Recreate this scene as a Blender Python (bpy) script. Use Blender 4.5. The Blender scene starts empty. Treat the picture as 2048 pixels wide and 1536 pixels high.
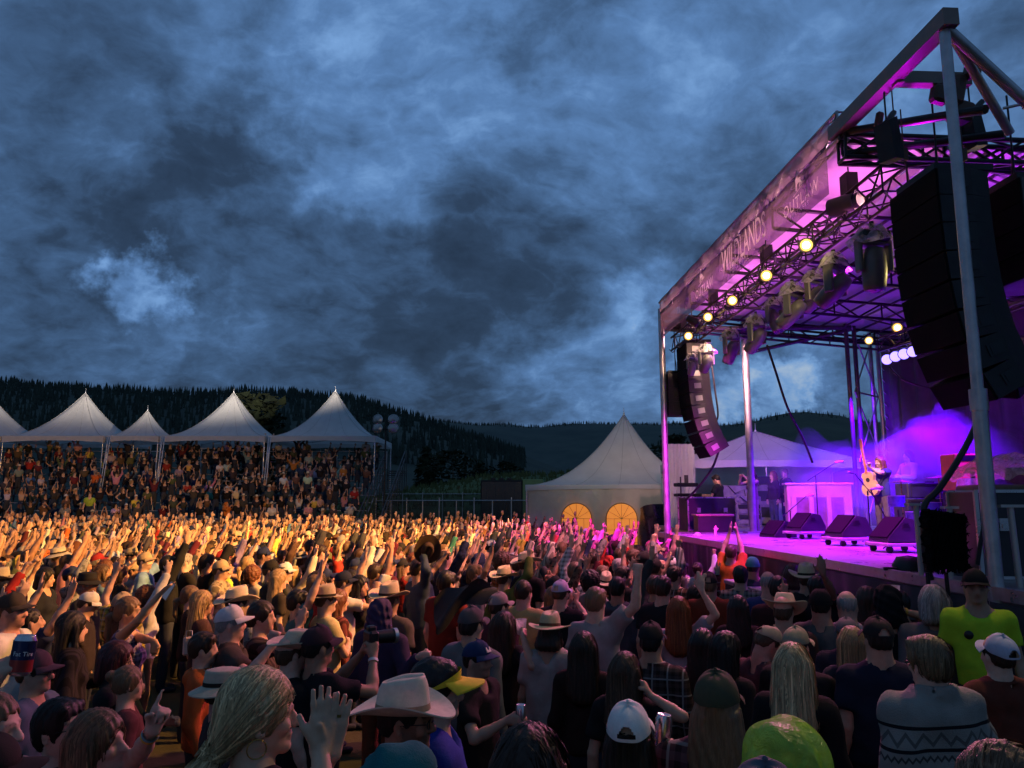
import bpy, bmesh, math, random
import numpy as np
from mathutils import Vector, Matrix, Euler
R = math.radians
rnd = random.Random(11)
SC = bpy.context.scene
COL = SC.collection

# ------------------------------------------------------------------ camera
CAM_Z = 2.3
F_PX = 1539.0
PITCH = R(8.68)
cd = bpy.data.cameras.new('camera'); cam = bpy.data.objects.new('camera', cd); COL.objects.link(cam)
cd.sensor_fit = 'HORIZONTAL'; cd.sensor_width = 36.0; cd.lens = 36.0 * F_PX / 2048.0
cd.clip_start = 0.05; cd.clip_end = 9000
cam.location = (0, 0, CAM_Z); cam.rotation_euler = (R(90) + PITCH, 0, 0)
SC.camera = cam
cP, sP = math.cos(PITCH), math.sin(PITCH)

def ray(px, py):
    "direction (unit depth along world y) of a photo pixel"
    u = (px - 1024) / F_PX; v = (768 - py) / F_PX
    y = cP - v * sP; z = sP + v * cP
    return Vector((u / y, 1.0, z / y))
def at(px, py, Y):
    d = ray(px, py); return Vector((d.x * Y, Y, CAM_Z + d.z * Y))
def on_z(px, py, z):
    d = ray(px, py); k = (z - CAM_Z) / d.z
    return Vector((d.x * k, k, z))

# ------------------------------------------------------------------ colour management
vs = SC.view_settings
vs.view_transform = 'Standard'; vs.look = 'None'; vs.exposure = 0.0; vs.gamma = 1.0; vs.use_curve_mapping = False
SC.cycles.use_denoising = True
SC.cycles.max_bounces = 6; SC.cycles.diffuse_bounces = 3; SC.cycles.glossy_bounces = 3
SC.cycles.transmission_bounces = 4; SC.cycles.transparent_max_bounces = 12; SC.cycles.volume_bounces = 0
SC.cycles.sample_clamp_indirect = 4.0
SC.cycles.caustics_reflective = False; SC.cycles.caustics_refractive = False

def gz(x, y):
    "the field falls gently away from where the picture was taken"
    s = min(1, max(0, (y - 2.2) / 3.2)); return -.25 * s * s * (3 - 2 * s)
def lin(r, g, b):
    f = lambda c: (c / 12.92 if c <= 0.04045 else ((c + 0.055) / 1.055) ** 2.4)
    return (f(r / 255), f(g / 255), f(b / 255), 1.0)

class NT:
    "tiny node-tree writer"
    def __init__(s, tree):
        s.t = tree; s.t.nodes.clear()
    def n(s, typ, **kw):
        nd = s.t.nodes.new(typ)
        for k, v in kw.items(): setattr(nd, k, v)
        return nd
    def put(s, sock, val):
        if isinstance(val, bpy.types.NodeSocket): s.t.links.new(val, sock)
        elif val is not None:
            if hasattr(sock.default_value, '__len__') and not hasattr(val, '__len__'): val = [val] * len(sock.default_value)
            if hasattr(sock.default_value, '__len__') and len(sock.default_value) != len(val):
                val = list(val)[:len(sock.default_value)] if len(val) > len(sock.default_value) else list(val) + [1.0]
            sock.default_value = val
    def m(s, op, a, b=None, c=None, clamp=False):
        nd = s.n('ShaderNodeMath', operation=op); nd.use_clamp = clamp
        for i, x in enumerate((a, b, c)):
            if x is not None: s.put(nd.inputs[i], x)
        return nd.outputs[0]
    def v(s, op, a, b=None, scale=None):
        nd = s.n('ShaderNodeVectorMath', operation=op)
        s.put(nd.inputs[0], a)
        if b is not None: s.put(nd.inputs[1], b)
        if scale is not None: s.put(nd.inputs['Scale'], scale)
        return nd.outputs['Value'] if op in ('DOT_PRODUCT', 'LENGTH', 'DISTANCE') else nd.outputs[0]
    def noise(s, vec, scale, detail=4, rough=0.55, dist=0.0, col=False):
        nd = s.n('ShaderNodeTexNoise'); s.put(nd.inputs['Vector'], vec)
        nd.inputs['Scale'].default_value = scale; nd.inputs['Detail'].default_value = detail
        nd.inputs['Roughness'].default_value = rough; nd.inputs['Distortion'].default_value = dist
        return nd.outputs['Color' if col else 'Fac']
    def ramp(s, fac, stops, interp='LINEAR'):
        nd = s.n('ShaderNodeValToRGB'); nd.color_ramp.interpolation = interp
        el = nd.color_ramp.elements
        while len(el) < len(stops): el.new(0.5)
        for e, (p, c) in zip(el, stops):
            e.position = p; e.color = c if len(c) == 4 else (*c, 1)
        s.put(nd.inputs[0], fac); return nd.outputs[0]
    def mix(s, fac, a, b, blend='MIX'):
        nd = s.n('ShaderNodeMix', data_type='RGBA', blend_type=blend)
        s.put(nd.inputs[0], fac); s.put(nd.inputs[6], a); s.put(nd.inputs[7], b); return nd.outputs[2]
    def rng(s, x, a, b, c=0.0, d=1.0, smooth=False):
        nd = s.n('ShaderNodeMapRange'); nd.interpolation_type = 'SMOOTHSTEP' if smooth else 'LINEAR'
        for i, q in enumerate((x, a, b, c, d)): s.put(nd.inputs[i], q)
        return nd.outputs[0]

# ------------------------------------------------------------------ world: dusk sky under broken storm cloud
SUN_EL, SUN_ROT = R(1.5), R(200)
w = bpy.data.worlds.new('World'); SC.world = w; w.use_nodes = True
t = NT(w.node_tree)
out = t.n('ShaderNodeOutputWorld'); bg = t.n('ShaderNodeBackground')
sky = t.n('ShaderNodeTexSky'); sky.sky_type = 'NISHITA'; sky.sun_disc = False
sky.sun_elevation = SUN_EL; sky.sun_rotation = SUN_ROT; sky.air_density = 1.0; sky.dust_density = 0.4; sky.ozone_density = 3.0
D0 = t.n('ShaderNodeTexCoord').outputs['Generated']
# foreshortened cloud deck coordinates
sep = t.n('ShaderNodeSeparateXYZ'); t.put(sep.inputs[0], D0)
dz = t.m('ADD', t.m('MAXIMUM', sep.outputs[2], 0.0), 0.45)
q = t.v('SCALE', D0, scale=t.m('DIVIDE', 1.0, dz))
warpn = t.noise(q, 1.6, 5, 0.55, col=True)
warp = t.v('SCALE', t.v('SUBTRACT', warpn, (0.5, 0.5, 0.5)), scale=0.55)
qw = t.v('ADD', q, warp)
big = t.noise(qw, 1.9, 3, 0.5)
det = t.noise(qw, 4.2, 12, 0.63, 0.10)
fine = t.noise(q, 16.0, 6, 0.6, 0.4)
L = t.m('ADD', t.m('MULTIPLY', t.m('SUBTRACT', big, 0.5), 0.26), t.m('MULTIPLY', t.m('SUBTRACT', det, 0.5), .66))
bil = t.m('SUBTRACT', 1.0, t.m('MULTIPLY', t.m('ABSOLUTE', t.m('SUBTRACT', t.noise(qw, 5.5, 6, 0.55, 0.1), 0.5)), 5.0))
L = t.m('ADD', L, t.m('ADD', t.m('MULTIPLY', t.m('SUBTRACT', fine, 0.5), 0.34), t.m('MULTIPLY', t.m('SUBTRACT', bil, 0.55), 0.15)))
wd = t.v('NORMALIZE', t.v('ADD', D0, t.v('SCALE', t.v('SUBTRACT', t.noise(D0, 7.0, 6, 0.6, col=True), (0.5, 0.5, 0.5)), scale=0.34)))
# thin and thick places of the cloud cover: direction, angular radius (deg), amount
SPOTS = [(1040, 200, 17, .15), (620, 300, 6.0, .14), (760, 60, 12, .12), (1650, 130, 13, .16), (1900, 250, 9, .14), (1110, 5, 6, -.22), (1290, 60, 6, .10),
         (120, 160, 16, -.08), (430, 420, 8, -.22), (110, 470, 9, -.08), (325, 545, 3.0, .30), (298, 505, 1.8, .20), (270, 625, 6, .12), (380, 600, 3, .12),
         (860, 760, 17, -.16), (1260, 640, 5, .20), (1330, 600, 4, .16), (1575, 795, 3.6, .34), (1455, 800, 3.2, .30), (1640, 735, 2.8, .20), (1390, 900, 6, .2), (1000, 560, 12, -.10),
         (1120, 815, 7, .24), (1230, 760, 6, .16), (300, 740, 14, -.14), (700, 560, 8, -.06), (1000, 420, 7, -.10), (480, 250, 6, -.12), (690, 480, 5, -.10), (1470, 380, 8, -.12)]
for px, py, rad, amp in SPOTS:
    d = ray(px, py).normalized()
    dp = t.v('DOT_PRODUCT', wd, tuple(d))
    L = t.m('ADD', L, t.m('MULTIPLY', t.rng(dp, math.cos(R(rad)), 1.0, 0, 1, True), amp * (.72 if amp > 0 and amp < .3 else .62 if amp < 0 else 1)))
L = t.m('ADD', L, 0.40)
CL = [(0.0, lin(33, 47, 67)), (0.22, lin(45, 64, 90)), (0.42, lin(65, 94, 132)), (0.62, lin(88, 126, 176)), (0.80, lin(118, 160, 212)), (1.0, lin(165, 188, 214))]
cloud = t.ramp(L, CL)
hz = t.rng(sep.outputs[2], 0.02, 0.30, 0.80, 1.0, True)          # thicker, darker air towards the horizon
cloud = t.v('SCALE', cloud, scale=hz)
gap = t.rng(L, 0.55, 0.95, 0.0, 0.35, True)
skyc = t.mix(0.06, t.v('SCALE', cloud, scale=10.9), sky.outputs[0])
skyc = t.v('SCALE', skyc, scale=t.rng(sep.outputs[2], -0.25, -0.02, 0.25, 1.0, True))
t.put(bg.inputs[0], skyc); bg.inputs[1].default_value = 0.1
t.put(out.inputs[0], bg.outputs[0])

sd = bpy.data.lights.new('sun', 'SUN'); so = bpy.data.objects.new('sun', sd); COL.objects.link(so)
sd.energy = 0.02; sd.angle = R(20); sd.color = (1.0, 0.93, 0.85)      # after sunset, under cloud
so.rotation_euler = (R(90) - SUN_EL, 0, R(180) - SUN_ROT)

# ------------------------------------------------------------------ object helpers
def tag(o, label=None, cat=None, group=None, kind=None):
    if label: o['label'] = label
    if cat: o['category'] = cat
    if group: o['group'] = group
    if kind: o['kind'] = kind
    return o
def empty(name, loc=(0, 0, 0), rz=0.0, label=None, cat=None, group=None):
    o = bpy.data.objects.new(name, None); COL.objects.link(o); o.location = loc; o.rotation_euler = (0, 0, rz)
    o.empty_display_size = 0.1
    return tag(o, label, cat, group)
def add(name, mesh, parent=None, mat=None, loc=None, color=None):
    o = bpy.data.objects.new(name, mesh); COL.objects.link(o)
    if parent is not None: o.parent = parent
    if loc is not None: o.location = loc
    if mat is not None:
        if not mesh.materials: mesh.materials.append(mat)
        elif mesh.materials[0] != mat:
            o.material_slots[0].link = 'OBJECT'; o.material_slots[0].material = mat
    if color is not None: o.color = color
    return o
def mesh_np(name, V, Fq, smooth=True, mat=None):
    "mesh from numpy verts and a list of face arrays (tris or quads)"
    me = bpy.data.meshes.new(name)
    V = np.asarray(V, np.float32)
    if isinstance(Fq, np.ndarray): Fq = [Fq]
    Fq = [np.asarray(f, np.int32) for f in Fq if len(f)]
    nl = sum(f.size for f in Fq); npoly = sum(len(f) for f in Fq)
    me.vertices.add(len(V)); me.vertices.foreach_set('co', V.ravel())
    me.loops.add(nl); me.loops.foreach_set('vertex_index', np.concatenate([f.ravel() for f in Fq]))
    starts = []; tot = []; s = 0
    for f in Fq:
        k = f.shape[1]; starts.append(np.arange(len(f)) * k + s); tot.append(np.full(len(f), k)); s += f.size
    me.polygons.add(npoly)
    me.polygons.foreach_set('loop_start', np.concatenate(starts).astype(np.int32))
    me.polygons.foreach_set('loop_total', np.concatenate(tot).astype(np.int32))
    me.update(calc_edges=True)
    me.polygons.foreach_set('use_smooth', np.full(npoly, smooth))
    me.validate()
    if mat: me.materials.append(mat)
    return me

class MB:
    "mesh builder: many primitive shapes into one mesh"
    def __init__(s): s.v = []; s.f = []; s.sm = []
    def _add(s, vs_, fs, smooth=False):
        o = len(s.v); s.v += [tuple(v) for v in vs_]; s.f += [tuple(i + o for i in f) for f in fs]; s.sm += [smooth] * len(fs); return s
    def box(s, c, size, rot=None, taper=1.0, bev=0.0):
        x, y, z = (q / 2 for q in size); c = Vector(c)
        if bev > 0:
            b = min(bev, x * .6, y * .6, z * .6); vs_ = []
            rings = [(-z, x - b, y - b, 0), (-z + b, x, y, b), (z - b, x, y, b), (z, x - b, y - b, 0)]
            for (zz, xx, yy, _) in rings:
                bb = b if xx == x else 0
                k = taper if zz > 0 else 1
                pts = [(-xx + bb, -yy), (xx - bb, -yy), (xx, -yy + bb), (xx, yy - bb), (xx - bb, yy), (-xx + bb, yy), (-xx, yy - bb), (-xx, -yy + bb)]
                vs_ += [Vector((p[0] * k, p[1] * k, zz)) for p in pts]
            fs = [tuple(range(7, -1, -1))]
            for r_ in range(3):
                for i in range(8): j = (i + 1) % 8; fs.append((r_ * 8 + i, r_ * 8 + j, r_ * 8 + 8 + j, r_ * 8 + 8 + i))
            fs.append(tuple(range(24, 32)))
        else:
            vs_ = [Vector((sx * x * (taper if sz > 0 else 1), sy * y * (taper if sz > 0 else 1), sz * z)) for sz in (-1, 1) for sx, sy in ((-1, -1), (1, -1), (1, 1), (-1, 1))]
            fs = [(3, 2, 1, 0), (4, 5, 6, 7), (0, 1, 5, 4), (1, 2, 6, 5), (2, 3, 7, 6), (3, 0, 4, 7)]
        if rot is not None:
            M = rot if isinstance(rot, Matrix) else Euler(rot).to_matrix(); vs_ = [M @ v for v in vs_]
        return s._add([v + c for v in vs_], fs)
    def cyl(s, p, q, r, r2=None, n=8, caps=True):
        p, q = Vector(p), Vector(q); r2 = r if r2 is None else r2; d = (q - p)
        if d.length < 1e-6: return s
        d.normalize(); a = d.orthogonal().normalized(); b = d.cross(a)
        vs_ = []
        for c, rr in ((p, r), (q, r2)):
            vs_ += [c + (a * math.cos(6.2832 * i / n) + b * math.sin(6.2832 * i / n)) * rr for i in range(n)]
        s._add(vs_, [(i, (i + 1) % n, n + (i + 1) % n, n + i) for i in range(n)], True)
        if caps: s._add(vs_, [tuple(range(n - 1, -1, -1)), tuple(range(n, 2 * n))])
        return s
    def tube(s, pts, r, n=6):
        pts = [Vector(p) for p in pts]; vs_ = []; ref = None
        for i, p in enumerate(pts):
            d = (pts[min(i + 1, len(pts) - 1)] - pts[max(i - 1, 0)]).normalized()
            a = d.orthogonal().normalized() if ref is None else (ref - d * ref.dot(d)).normalized()
            ref = a; b = d.cross(a); rr = r[i] if hasattr(r, '__len__') else r
            vs_ += [p + (a * math.cos(6.2832 * k / n) + b * math.sin(6.2832 * k / n)) * rr for k in range(n)]
        fs = [(i * n + k, i * n + (k + 1) % n, (i + 1) * n + (k + 1) % n, (i + 1) * n + k) for i in range(len(pts) - 1) for k in range(n)]
        s._add(vs_, fs, True)
        return s._add([vs_[k] for k in range(n)] + vs_[-n:], [tuple(range(n - 1, -1, -1)), tuple(range(n, 2 * n))])
    def lathe(s, prof, c=(0, 0, 0), n=16, rot=None, sx=1.0, sy=1.0):
        vs_ = []; c = Vector(c); M = None if rot is None else (rot if isinstance(rot, Matrix) else Euler(rot).to_matrix())
        for r, z in prof:
            for k in range(n):
                v = Vector((r * sx * math.cos(6.2832 * k / n), r * sy * math.sin(6.2832 * k / n), z))
                vs_.append((M @ v if M else v) + c)
        fs = [(i * n + k, i * n + (k + 1) % n, (i + 1) * n + (k + 1) % n, (i + 1) * n + k) for i in range(len(prof) - 1) for k in range(n)]
        return s._add(vs_, fs, True)
    def grid(s, fn, nu, nv, smooth=True, closed_u=False):
        vs_ = [fn(i / nu, j / nv) for j in range(nv + 1) for i in range(nu + (0 if closed_u else 1))]
        W = nu if closed_u else nu + 1
        fs = [(j * W + i, j * W + (i + 1) % W, (j + 1) * W + (i + 1) % W, (j + 1) * W + i) for j in range(nv) for i in range(nu)]
        return s._add(vs_, fs, smooth)
    def poly(s, pts, smooth=False): return s._add(pts, [tuple(range(len(pts)))], smooth)
    def prism(s, pts2, depth, M):
        "extrude a 2-D outline (x,z) by depth along y, placed by matrix M"
        n = len(pts2); vs_ = [M @ Vector((x, -depth / 2, z)) for x, z in pts2] + [M @ Vector((x, depth / 2, z)) for x, z in pts2]
        return s._add(vs_, [tuple(range(n)), tuple(range(2 * n - 1, n - 1, -1))] + [((i + 1) % n, i, n + i, n + (i + 1) % n) for i in range(n)])
    def mesh(s, name, mat=None):
        me = bpy.data.meshes.new(name); me.from_pydata(s.v, [], s.f)
        me.polygons.foreach_set('use_smooth', s.sm); me.update()
        if mat: me.materials.append(mat)
        return me
    def obj(s, name, mat, parent=None, loc=None, rz=None):
        o = add(name, s.mesh(name, mat), parent)
        if loc is not None: o.location = loc
        if rz is not None: o.rotation_euler = (0, 0, rz)
        return o

def truss(mb, a, b, w=0.3, h=0.3, r=0.022, rl=0.011, step=0.35, up=(0, 0, 1)):
    "square box truss of tubes from a to b"
    a, b = Vector(a), Vector(b); d = (b - a); Ln = d.length; d.normalize(); up = Vector(up)
    s_ = d.cross(up).normalized(); u_ = s_.cross(d).normalized()
    C = [(s_ * x * w / 2 + u_ * z * h / 2) for x, z in ((-1, -1), (1, -1), (1, 1), (-1, 1))]
    for c in C: mb.cyl(a + c, b + c, r, n=6)
    n = max(1, int(Ln / step))
    for i in range(n):
        p0 = a + d * (Ln * i / n); p1 = a + d * (Ln * (i + 1) / n)
        for k in range(4):
            c0, c1 = C[k], C[(k + 1) % 4]
            if i % 2: c0, c1 = c1, c0
            mb.cyl(p0 + c0, p1 + c1, rl, n=4, caps=False)
            if i % 3 == 0: mb.cyl(p0 + c0, p0 + c1, rl, n=4, caps=False)
    return mb
def flat_truss(mb, a, b, h=0.35, r=0.03, rl=0.018, step=0.45):
    a, b = Vector(a), Vector(b); d = b - a; Ln = d.length; d.normalize(); dn = Vector((0, 0, -h))
    mb.cyl(a, b, r, n=6); mb.cyl(a + dn, b + dn, r, n=6)
    n = max(1, int(Ln / step))
    for i in range(n):
        p0 = a + d * (Ln * i / n); p1 = a + d * (Ln * (i + 1) / n)
        mb.cyl(p0 + (dn if i % 2 else Vector()), p1 + (Vector() if i % 2 else dn), rl, n=5, caps=False)
        if i % 2 == 0: mb.cyl(p0, p0 + dn, rl, n=5, caps=False)
    return mb

# ------------------------------------------------------------------ materials
MATS = {}
def mat(name, col=(.5, .5, .5), rough=.7, metal=0.0, var=0.15, scale=8.0, bump=0.0, bscale=60, spec=0.5, emit=None, estr=0.0, coat=0, sub=None):
    if name in MATS: return MATS[name]
    m = bpy.data.materials.new(name); m.use_nodes = True; t = NT(m.node_tree)
    o = t.n('ShaderNodeOutputMaterial'); p = t.n('ShaderNodeBsdfPrincipled'); t.put(o.inputs[0], p.outputs[0])
    co = t.n('ShaderNodeTexCoord').outputs['Object']
    col = (*col[:3], 1.0)
    if var > 0:
        nz = t.noise(co, scale, 5, .6)
        dk = tuple(c * (1 - var) for c in col[:3]) + (1,); lt = tuple(min(1, c * (1 + var)) for c in col[:3]) + (1,)
        t.put(p.inputs['Base Color'], t.ramp(nz, [(.3, dk), (.7, lt)]))
        t.put(p.inputs['Roughness'], t.rng(nz, .3, .7, max(0.02, rough - .1), min(1, rough + .1)))
    else:
        p.inputs['Base Color'].default_value = col; p.inputs['Roughness'].default_value = rough
    p.inputs['Metallic'].default_value = metal; p.inputs['Specular IOR Level'].default_value = spec
    if coat: p.inputs['Coat Weight'].default_value = coat
    if bump > 0:
        b = t.n('ShaderNodeBump'); b.inputs['Strength'].default_value = bump; b.inputs['Distance'].default_value = 0.01
        t.put(b.inputs['Height'], t.noise(co, bscale, 4, .6)); t.put(p.inputs['Normal'], b.outputs[0])
    if emit is not None:
        p.inputs['Emission Color'].default_value = (*emit[:3], 1); p.inputs['Emission Strength'].default_value = estr
    MATS[name] = m; return m

def fabric_translucent(name, col, transl=0.4, transp=0.0, rough=0.8, bump=0.15, bscale=6):
    if name in MATS: return MATS[name]
    m = bpy.data.materials.new(name); m.use_nodes = True; t = NT(m.node_tree)
    o = t.n('ShaderNodeOutputMaterial'); co = t.n('ShaderNodeTexCoord').outputs['Object']
    nz = t.noise(co, 1.3, 6, .6); c = t.mix(t.rng(nz, .3, .75), tuple(x * .82 for x in col[:3]) + (1,), (*col[:3], 1))
    d = t.n('ShaderNodeBsdfPrincipled'); t.put(d.inputs['Base Color'], c); d.inputs['Roughness'].default_value = rough; d.inputs['Specular IOR Level'].default_value = .3
    b = t.n('ShaderNodeBump'); b.inputs['Strength'].default_value = bump; b.inputs['Distance'].default_value = .05
    t.put(b.inputs['Height'], t.noise(co, bscale, 3, .5, .5)); t.put(d.inputs['Normal'], b.outputs[0])
    tl = t.n('ShaderNodeBsdfTranslucent'); t.put(tl.inputs[0], c)
    mx = t.n('ShaderNodeMixShader'); mx.inputs[0].default_value = transl; t.put(mx.inputs[1], d.outputs[0]); t.put(mx.inputs[2], tl.outputs[0])
    last = mx
    if transp > 0:
        tp = t.n('ShaderNodeBsdfTransparent'); m2 = t.n('ShaderNodeMixShader'); m2.inputs[0].default_value = transp
        t.put(m2.inputs[1], mx.outputs[0]); t.put(m2.inputs[2], tp.outputs[0]); last = m2
    t.put(o.inputs[0], last.outputs[0]); MATS[name] = m; return m

def clear_plastic(name, tint=(.9, .9, .9), alpha=.35):
    if name in MATS: return MATS[name]
    m = bpy.data.materials.new(name); m.use_nodes = True; t = NT(m.node_tree)
    o = t.n('ShaderNodeOutputMaterial'); d = t.n('ShaderNodeBsdfPrincipled'); d.inputs['Base Color'].default_value = (*tint, 1); d.inputs['Roughness'].default_value = .25
    tl = t.n('ShaderNodeBsdfTranslucent'); tl.inputs[0].default_value = (*tint, 1)
    bp = t.n('ShaderNodeBump'); bp.inputs['Strength'].default_value = .8; bp.inputs['Distance'].default_value = .02; t.put(bp.inputs['Height'], t.noise(t.n('ShaderNodeTexCoord').outputs['Object'], 16, 5, .65, 1.5)); t.put(d.inputs['Normal'], bp.outputs[0])
    m0 = t.n('ShaderNodeMixShader'); m0.inputs[0].default_value = .5; t.put(m0.inputs[1], d.outputs[0]); t.put(m0.inputs[2], tl.outputs[0])
    tp = t.n('ShaderNodeBsdfTransparent'); tp.inputs[0].default_value = (*tint, 1); mx = t.n('ShaderNodeMixShader')
    co = t.n('ShaderNodeTexCoord').outputs['Object']
    t.put(mx.inputs[0], t.rng(t.noise(co, 9, 4, .6, 1.0), .35, .65, max(0, alpha - .22), min(1, alpha + .3)))
    t.put(mx.inputs[1], tp.outputs[0]); t.put(mx.inputs[2], m0.outputs[0]); t.put(o.inputs[0], mx.outputs[0]); MATS[name] = m; return m

def obj_color_mat(name, kind):
    "materials that take their base colour from the object's own colour, so copies can share a mesh"
    if name in MATS: return MATS[name]
    m = bpy.data.materials.new(name); m.use_nodes = True; t = NT(m.node_tree)
    o = t.n('ShaderNodeOutputMaterial'); p = t.n('ShaderNodeBsdfPrincipled'); t.put(o.inputs[0], p.outputs[0])
    oc = t.n('ShaderNodeObjectInfo').outputs['Color']; co = t.n('ShaderNodeTexCoord').outputs['Object']
    b = t.n('ShaderNodeBump')
    if kind == 'skin':
        nz = t.noise(co, 22, 4, .6); c = t.mix(t.rng(nz, .3, .7), t.v('MULTIPLY', oc, (.86, .78, .74)), oc)
        p.inputs['Roughness'].default_value = .58; p.inputs['Specular IOR Level'].default_value = .3
        b.inputs['Strength'].default_value = .12; b.inputs['Distance'].default_value = .004; t.put(b.inputs['Height'], t.noise(co, 160, 3, .6))
    elif kind in ('cloth', 'plaid', 'stripe', 'fleece', 'camo'):
        nz = t.noise(co, 9, 5, .6); c = t.mix(t.rng(nz, .3, .7), t.v('SCALE', oc, scale=.75), oc)
        if kind == 'plaid':
            sp = t.n('ShaderNodeSeparateXYZ'); t.put(sp.inputs[0], co)
            def band(ax, fr, w0): return t.m('GREATER_THAN', t.m('SINE', t.m('MULTIPLY', ax, fr)), w0)
            dark = t.m('ADD', t.m('MULTIPLY', band(sp.outputs[0], 120, .1), .5), t.m('MULTIPLY', band(sp.outputs[2], 120, .1), .5))
            lite = t.m('MAXIMUM', band(sp.outputs[0], 60, .95), band(sp.outputs[2], 60, .95))
            c = t.mix(t.m('MULTIPLY', dark, .85), c, t.v('SCALE', oc, scale=.12)); c = t.mix(t.m('MULTIPLY', lite, .55), c, (.34, .32, .30, 1))
        if kind == 'stripe':
            sp = t.n('ShaderNodeSeparateXYZ'); t.put(sp.inputs[0], co)
            c = t.mix(t.m('GREATER_THAN', t.m('SINE', t.m('MULTIPLY', sp.outputs[0], 150)), .1), c, t.v('SCALE', oc, scale=.3))
        if kind == 'camo': c = t.mix(t.m('GREATER_THAN', t.noise(co, 18, 3, .6), .52), c, t.v('SCALE', oc, scale=.35))
        if kind == 'fleece':      # knitted bands round the hem: zigzag between dark lines
            sp = t.n('ShaderNodeSeparateXYZ'); t.put(sp.inputs[0], co); z = sp.outputs[2]; x = t.m('ADD', t.m('ADD', t.m('ABSOLUTE', sp.outputs[0]), t.m('MULTIPLY', sp.outputs[1], .9)), 2.0)
            def line(h0, wd): return t.m('LESS_THAN', t.m('ABSOLUTE', t.m('SUBTRACT', z, h0)), wd)
            zz = t.m('PINGPONG', x, .05)
            zig = t.m('LESS_THAN', t.m('ABSOLUTE', t.m('SUBTRACT', z, t.m('ADD', 1.285, zz))), .011)
            zig2 = t.m('LESS_THAN', t.m('ABSOLUTE', t.m('SUBTRACT', z, t.m('ADD', 1.215, t.m('PINGPONG', x, .02)))), .007)
            dk = t.m('MAXIMUM', t.m('MAXIMUM', line(1.362, .008), line(1.262, .008)), t.m('MAXIMUM', t.m('MULTIPLY', zig, .6), t.m('MULTIPLY', zig2, .8)))
            c = t.mix(dk, c, (.012, .012, .016, 1))
        p.inputs['Roughness'].default_value = .92; p.inputs['Specular IOR Level'].default_value = .15
        b.inputs['Strength'].default_value = .7 if kind == 'fleece' else .45; b.inputs['Distance'].default_value = .012
        t.put(b.inputs['Height'], t.m('ADD', t.m('MULTIPLY', t.noise(co, 130 if kind == 'fleece' else 14, 6, .68, .5), 1.0), t.m('MULTIPLY', t.noise(co, 300, 2, .5), .25)))
    elif kind == 'hair':
        mp = t.n('ShaderNodeMapping'); t.put(mp.inputs[0], co); mp.inputs['Scale'].default_value = (150, 150, 9)
        st = t.noise(mp.outputs[0], 1.0, 4, .65, .6)
        at_ = t.n('ShaderNodeAttribute'); at_.attribute_name = 'tone'
        c = t.mix(t.rng(st, .32, .68), t.v('SCALE', oc, scale=.58), t.v('SCALE', oc, scale=1.2))
        c = t.v('SCALE', c, scale=t.m('ADD', 1.0, at_.outputs['Fac']))
        p.inputs['Roughness'].default_value = .5; p.inputs['Specular IOR Level'].default_value = .32
        b.inputs['Strength'].default_value = .5; b.inputs['Distance'].default_value = .006; t.put(b.inputs['Height'], st)
    elif kind == 'hat':
        nz = t.noise(co, 30, 5, .6); c = t.mix(t.rng(nz, .3, .7), t.v('SCALE', oc, scale=.8), oc)
        p.inputs['Roughness'].default_value = .85; p.inputs['Specular IOR Level'].default_value = .2
        b.inputs['Strength'].default_value = .3; b.inputs['Distance'].default_value = .004; t.put(b.inputs['Height'], t.noise(co, 220, 3, .6))
    elif kind == 'straw':
        wv = t.n('ShaderNodeTexWave'); t.put(wv.inputs[0], co); wv.inputs['Scale'].default_value = 75; wv.inputs['Distortion'].default_value = 1.5; wv.bands_direction = 'Z'
        nz = t.noise(co, 40, 5, .65)
        c = t.mix(t.rng(t.m('ADD', t.m('MULTIPLY', wv.outputs['Fac'], .35), nz), .4, .95), t.v('MULTIPLY', oc, (.72, .66, .55)), oc)
        p.inputs['Roughness'].default_value = .7; b.inputs['Strength'].default_value = .4; b.inputs['Distance'].default_value = .003; t.put(b.inputs['Height'], wv.outputs['Fac'])
    t.put(p.inputs['Base Color'], c); t.put(p.inputs['Normal'], b.outputs[0])
    MATS[name] = m; return m

SKIN = obj_color_mat('skin', 'skin'); CLOTH = obj_color_mat('cloth', 'cloth'); PLAID = obj_color_mat('plaid_cloth', 'plaid'); STRIPE = obj_color_mat('striped_cloth', 'stripe')
FLEECE = obj_color_mat('patterned_fleece', 'fleece'); CAMO = obj_color_mat('camouflage_cloth', 'camo')
HAIR = obj_color_mat('hair', 'hair'); HAT = obj_color_mat('hat_felt', 'hat'); STRAW = obj_color_mat('hat_straw', 'straw')
M_black = mat('black_metal', (.012, .012, .013), .45, .3, .3)
M_blackmat = mat('black_matte', (.014, .014, .015), .8, 0, .3, 20, .2)
M_steel = mat('galvanised_steel', (.42, .42, .43), .42, .75, .25, 5, .12)
M_dsteel = mat('dark_painted_steel', (.07, .07, .075), .5, .5, .3, 6, .1)
M_alu = mat('aluminium', (.55, .55, .56), .35, .85, .15, 9)
M_white = fabric_translucent('white_tent_vinyl', (.78, .78, .76), .30)
M_wood = mat('weathered_wood', (.18, .12, .08), .8, 0, .3, 7, .3)
# ================================================================== SETTING
def interp(tab, x):
    xs = [a for a, b in tab]; ys = [b for a, b in tab]; return float(np.interp(x, xs, ys))

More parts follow.
